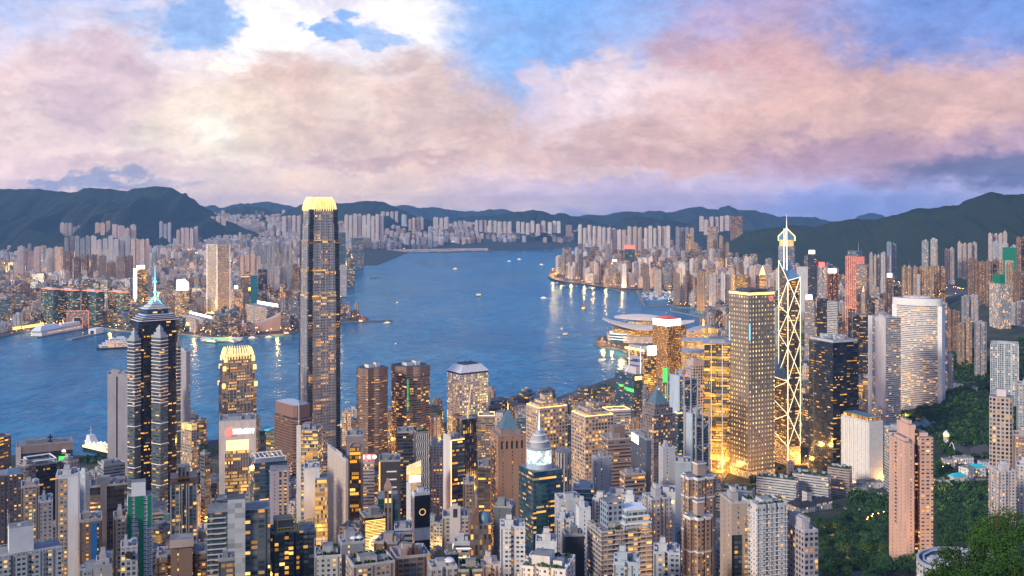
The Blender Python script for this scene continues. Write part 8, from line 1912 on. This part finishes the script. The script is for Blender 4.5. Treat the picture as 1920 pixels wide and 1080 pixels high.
# ------- low buildings in the gardens on the slope
def small_buildings():
    def B(r, nm, f, mm, col=None, lit=.2): s = MB(); f(s); return s.build(nm, mm, r, col, lit)
    def hip(s, c, sx, sy, z0, z1, rot): s.prism(rect(c, sx, sy, rot), z0, z1, 0, 0, rect(c, sx * .55, sy * .06, rot), bottom=True)
    # turreted mansion
    p = ground_at(1524, 957); r = thing('mansion', 'white turreted mansion with dark tiled roofs among garden trees', 'mansion', tuple(p)); x, y, z = p; ro = .5
    def L(u, v): return (x + u * math.cos(ro) - v * math.sin(ro), y + u * math.sin(ro) + v * math.cos(ro))
    for u, v, sx, sy, h in ((-16, 0, 26, 15, 9), (14, 4, 34, 14, 9), (0, 14, 50, 12, 8)): B(r, 'wall', lambda s: s.box(L(u, v), sx, sy, z - 3, z + h, ro), ['mans'], (.66, .62, .58), .4); B(r, 'roof', lambda s: hip(s, L(u, v), sx + 2, sy + 2, z + h, z + h + 5, ro), ['slate'])
    B(r, 'turret', lambda s: s.box(L(-4, 6), 8.5, 8.5, z - 3, z + 24, ro), ['mans'], (.70, .66, .64), .05); B(r, 'turret_roof', lambda s: s.prism(rect(L(-4, 6), 10, 10, ro), z + 24, z + 28, 0, 0, rect(L(-4, 6), 1, 1, ro), bottom=True), ['slate'])
    # long low government wing with planted roof
    for (x0, x1, yt, Y, lab, m, col) in ((1418, 1492, 897, 1320, 'long low white office wing with planted roof, ridge end', 'bandw', (.62, .60, .60)), (1486, 1552, 890, 1335, 'long low white office wing with planted roof, middle part', 'bandw', (.58, .56, .56)), (1552, 1592, 878, 1360, 'brown-pink end wing with planted roof beside the white arcaded block', 'bandw', (.46, .36, .32)), (1352, 1410, 918, 1180, 'low grey-blue institute block with roof planting below the gold-dotted tower', 'bandw', (.40, .41, .45))):
        f = Frame(x0, None, x1, yt, Y, 12, 18); r = thing('office_wing', lab, 'low office', f.base); B(r, 'wall', lambda s: s.prism(f.pts, f.zb, f.z1, 0, 1), [m, 'roof'], col, .10)
        s = MB(); rr = random.Random(int(x0))
        for k in range(120): c = f.uv(rr.uniform(.05, .95), rr.uniform(.1, .9)); blob_leaf(s, (*c, f.z1 + .6), .9, rr, 4)
        s.build('roof_plants', ['leaf'], r); s = MB()
        for k in range(6): s.box(f.uv(rr.uniform(.1, .9), rr.uniform(.2, .8)), 4, 3, f.z1, f.z1 + 3, f.rot)
        s.build('plant_room', ['tank'], r)
    # white domed old court and cathedral tower
    p = ground_at(1404, 892); r = thing('domed_hall', 'small white domed hall at the foot of the gold-dotted tower', 'domed hall', tuple(p)); x, y, z = p
    B(r, 'wall', lambda s: s.box((x, y), 26, 18, z - 2, z + 10), ['mans'], (.62, .58, .55), .5); B(r, 'drum', lambda s: s.prism(ellipse((x, y), 5, 5, 0, 14), z + 10, z + 14, 0, 0), ['white']); B(r, 'dome', lambda s: s.dome((x, y, z + 14), 5, 5, 6, 0, 14, 5), ['white'])
    p = ground_at(1482, 894); r = thing('church_tower', 'small pale church tower with pinnacles under the zigzag-braced tower', 'church', tuple(p)); x, y, z = p
    B(r, 'tower', lambda s: s.box((x, y), 9, 9, z - 2, z + 20), ['mans'], (.46, .40, .37), .1); B(r, 'nave', lambda s: hip(s, (x + 16, y + 4), 26, 11, z + 8, z + 14, 0), ['slate']); B(r, 'nave_wall', lambda s: s.box((x + 16, y + 4), 25, 10, z - 2, z + 8), ['mans'], (.46, .40, .37), .3)
    for u in (-4, 4):
        for v in (-4, 4): B(r, 'pinnacle', lambda s: s.bar((x + u, y + v, z + 20), (x + u, y + v, z + 24), .8, 0, 4, .1), ['white'])
    # conservatory, lantern tower, aviary
    p = ground_at(1733, 806); r = thing('conservatory', 'blue-glass conservatory with clustered pyramid roofs in the park', 'conservatory', tuple(p)); x, y, z = p
    for u, v, w, h in ((-14, 0, 16, 12), (2, 4, 18, 16), (16, 0, 14, 11), (-4, -8, 14, 9), (10, -8, 12, 8)): B(r, 'glass_pyramid', lambda s: (s.box((x + u, y + v), w, w, z - 2, z + 5, .5), s.prism(rect((x + u, y + v), w, w, .5), z + 5, z + h, 0, 0, rect((x + u, y + v), .5, .5, .5))), ['copper'])
    p = ground_at(1774, 838); r = thing('lantern_tower', 'slim white lookout turret lit gold below its cap, in the park', 'turret', tuple(p)); x, y, z = p
    B(r, 'shaft', lambda s: s.prism(ellipse((x, y), 4, 4, 0, 8), z - 2, z + 16, 0, 0), ['mans'], (.6, .56, .52), .3); B(r, 'lantern', lambda s: s.prism(ellipse((x, y), 4.4, 4.4, 0, 8), z + 16, z + 20, 0, 0), ['lampl']); B(r, 'cap', lambda s: s.prism(ellipse((x, y), 5, 5, 0, 8), z + 20, z + 25, 0, 0, ellipse((x, y), .3, .3, 0, 8)), ['white'])
    p = ground_at(1818, 858); r = thing('aviary', 'dark mesh aviary hung from a white arch in the park', 'aviary', tuple(p)); x, y, z = p
    s = MB(); n, mm = 12, 6; g = [[(x - 26 + 52 * i / n, y - 12 + 26 * j / mm, z + 15 * math.sin(PI * j / mm) * (.55 + .45 * abs(math.cos(PI * i / n)))) for j in range(mm + 1)] for i in range(n + 1)]
    for i in range(n):
        for j in range(mm): s.quad([g[i][j], g[i + 1][j], g[i + 1][j + 1], g[i][j + 1]])
    s.build('mesh_canopy', ['net2'], r); s = MB(); pts = [(x - 26, y - 12 + 26 * k / 10, z + 17 * math.sin(PI * k / 10)) for k in range(11)]
    for a, b in zip(pts, pts[1:]): s.bar(a, b, .6, 0, 5)
    s.build('arch', ['white'], r)
    # white school and hospital roofs with turquoise sheets
    for (px, py, w, d, h, mroof, lab) in ((1795, 915, 22, 12, 12, 'turq', 'white school block with a bright turquoise sloping roof'), (1812, 905, 16, 14, 18, 'roof', 'white school tower block beside the turquoise roof'), (1828, 893, 26, 12, 12, 'turq', 'white school wing with turquoise ridged roof further uphill'), (1848, 885, 18, 12, 14, 'roof', 'white chapel-like block glowing gold beside the turquoise wing'), (1778, 880, 16, 12, 12, 'roof', 'white villa behind the turquoise roof'), (1806, 868, 26, 12, 8, 'roof', 'white villa with stepped terraces uphill of the turquoise roof'), (1765, 915, 18, 12, 8, 'roof', 'grey low house beside the turquoise roof'), (1700, 740, 30, 14, 10, 'roof', 'white pavilion on the park rise under the curved white hotel'), (1790, 728, 36, 14, 8, 'roof', 'low white building in the upper park'), (1826, 735, 16, 12, 9, 'roof', 'small white house in the upper park'),
                                          (1608, 925, 24, 16, 10, 'roof', 'white flat-roofed house behind the turreted mansion'), (1632, 918, 34, 18, 11, 'roof', 'long white flat-roofed house below the white arcaded block'), (1652, 936, 28, 10, 8, 'slate', 'low dark-roofed house by the salmon-pink tower'), (1598, 962, 18, 10, 6, 'slate', 'small dark-roofed cottage beside the mansion'), (1716, 972, 30, 14, 5, 'bluepool', 'blue swimming pool terrace beside the salmon-pink tower')):
        p = ground_at(px, py); r = thing('villa', lab, 'low building', tuple(p)); x, y, z = p; ro = (px % 7) * .1
        B(r, 'wall', lambda s: s.box((x, y), w, d, z - 4, z + h, ro), ['mans'], (.66, .65, .66), .35)
        if mroof in ('turq', 'slate'): B(r, 'roof', lambda s: hip(s, (x, y), w + 1, d + 1, z + h, z + h + 4, ro), [mroof])
        else: B(r, 'roof', lambda s: (s.box((x, y), w * .97, d * .96, z + h, z + h + .6, ro), s.box((x + 2, y), w * .2, d * .3, z + h + .6, z + h + 3, ro)), [mroof])
    # curved roof-terrace block at the lower edge
    Y = 480; c = at(1802, 1070, Y); r = thing('terrace_block', 'white curved block with piped roof terrace beside the near trees', 'apartment block', (c.x, c.y, gz(c.x, c.y)))
    e = ellipse((c.x, c.y + 4), 20, 17, .5, 36); z = c.z + 3
    B(r, 'wall', lambda s: s.prism(e, gz(c.x, c.y) - 4, z, 0, 1), ['apt2', 'roofd'], (.56, .56, .58), .1); B(r, 'parapet', lambda s: [s.prism([a, b, bb, aa], z - .4, z + 1.4, 0, 0, bottom=True) for a, b, aa, bb in zip(e, e[1:] + e[:1], scale(e, .94), scale(e, .94)[1:] + scale(e, .94)[:1])], ['tank'])
    rr = random.Random(9)
    for k in range(10): q = scale(e, .84)[k * 3]; q2 = scale(e, .84)[(k * 3 + 3) % 36]; B(r, 'roof_pipe', lambda s: s.bar((*q, z + 1), (*q2, z + 1), .5, 0, 6), ['steel'])
    for k in range(16): B(r, 'plant_room', lambda s: s.box((c.x + rr.uniform(-13, 10), c.y + 4 + rr.uniform(-9, 10)), rr.uniform(2, 5), rr.uniform(2, 4), z, z + rr.uniform(1.5, 3), .5), ['tank'])
def halls():
    # low lit halls between the wing-roofed hall and the gold-dotted tower
    for x0, x1, yt, Y, h, lab in ((1292, 1366, 624, 2900, 26, 'arched-roof exhibition hall with golden lit side behind the gold tower with red roof'), (1276, 1364, 640, 2620, 24, 'long flat hall with two golden window bands behind the tower with golden floors'), (1280, 1340, 662, 2420, 22, 'low amber-lit podium hall beside the gold tower with red roof'), (1300, 1362, 690, 2160, 20, 'low terrace hall with amber windows under the long flat hall')):
        f = Frame(x0, None, x1, yt, Y, -8, 70, zb=3); r = thing('exhibition_hall', lab, 'hall', f.base)
        s = MB(); s.prism(f.pts, 3, f.z1, 0, 1); s.build('wall', ['gold', 'roof'], r, C_['B'], 1.1)
        s = MB(); n = 10
        if 'arched' in lab:
            for k in range(n):
                a, b = k / n, (k + 1) / n; za, zb_ = f.z1 + 14 * math.sin(PI * a), f.z1 + 14 * math.sin(PI * b)
                s.quad([(*f.uv(a, 0), za), (*f.uv(b, 0), zb_), (*f.uv(b, 1), zb_), (*f.uv(a, 1), za)]); s.quad([(*f.uv(a, 0), f.z1), (*f.uv(b, 0), f.z1), (*f.uv(b, 0), zb_), (*f.uv(a, 0), za)], 1)
            s.build('arched_roof', ['tank', 'gold'], r, C_['B'], 1.0)
        else:
            s.prism(scale(f.pts, 1.02), f.z1, f.z1 + 1.5, 0, 0, bottom=True); 
            for k in range(5): s.prism(f.sub(.1 + .17 * k, .2 + .17 * k, .2, .8), f.z1 + 1.5, f.z1 + 3.5, 0, 0)
            s.build('roof', ['tank'], r)
    for px_, Yv in ((1280, 2700), (1320, 2500), (1345, 2350), (1330, 2780), (1300, 2250)): glow(((px_ - CX) / F * Yv, Yv - 25, 40), 30000, r=5)
halls()
M['mans'] = facade('white_plaster_wall', 3.4, 4.2, .34, .5, es=1.5, glass=(.05, .05, .06), warm=(1, .6, .15), pale=(1, .7, .3)); M['net2'] = mat('dark_aviary_mesh', (.06, .06, .065), .8)
small_buildings()
def make_haze():
    m = bpy.data.materials.new('haze_air'); m.use_nodes = True
    T = NT(m.node_tree); T.n.clear()
    o = T.new('ShaderNodeOutputMaterial'); v = T.new('ShaderNodeVolumePrincipled')
    v.inputs['Color'].default_value = (.30, .58, 1.0, 1); v.inputs['Density'].default_value = HAZE; v.inputs['Anisotropy'].default_value = .2
    T.l.new(v.outputs[0], o.inputs['Volume']); M['haze'] = m
    s = MB(); s.prism([(-32000, -2500), (32000, -2500), (32000, 21000), (-32000, 21000)], -4, 690, 0, 0, bottom=True)
    kind(s.build('haze', ['haze']), 'stuff')
HAZE = 3.7e-5
make_haze()
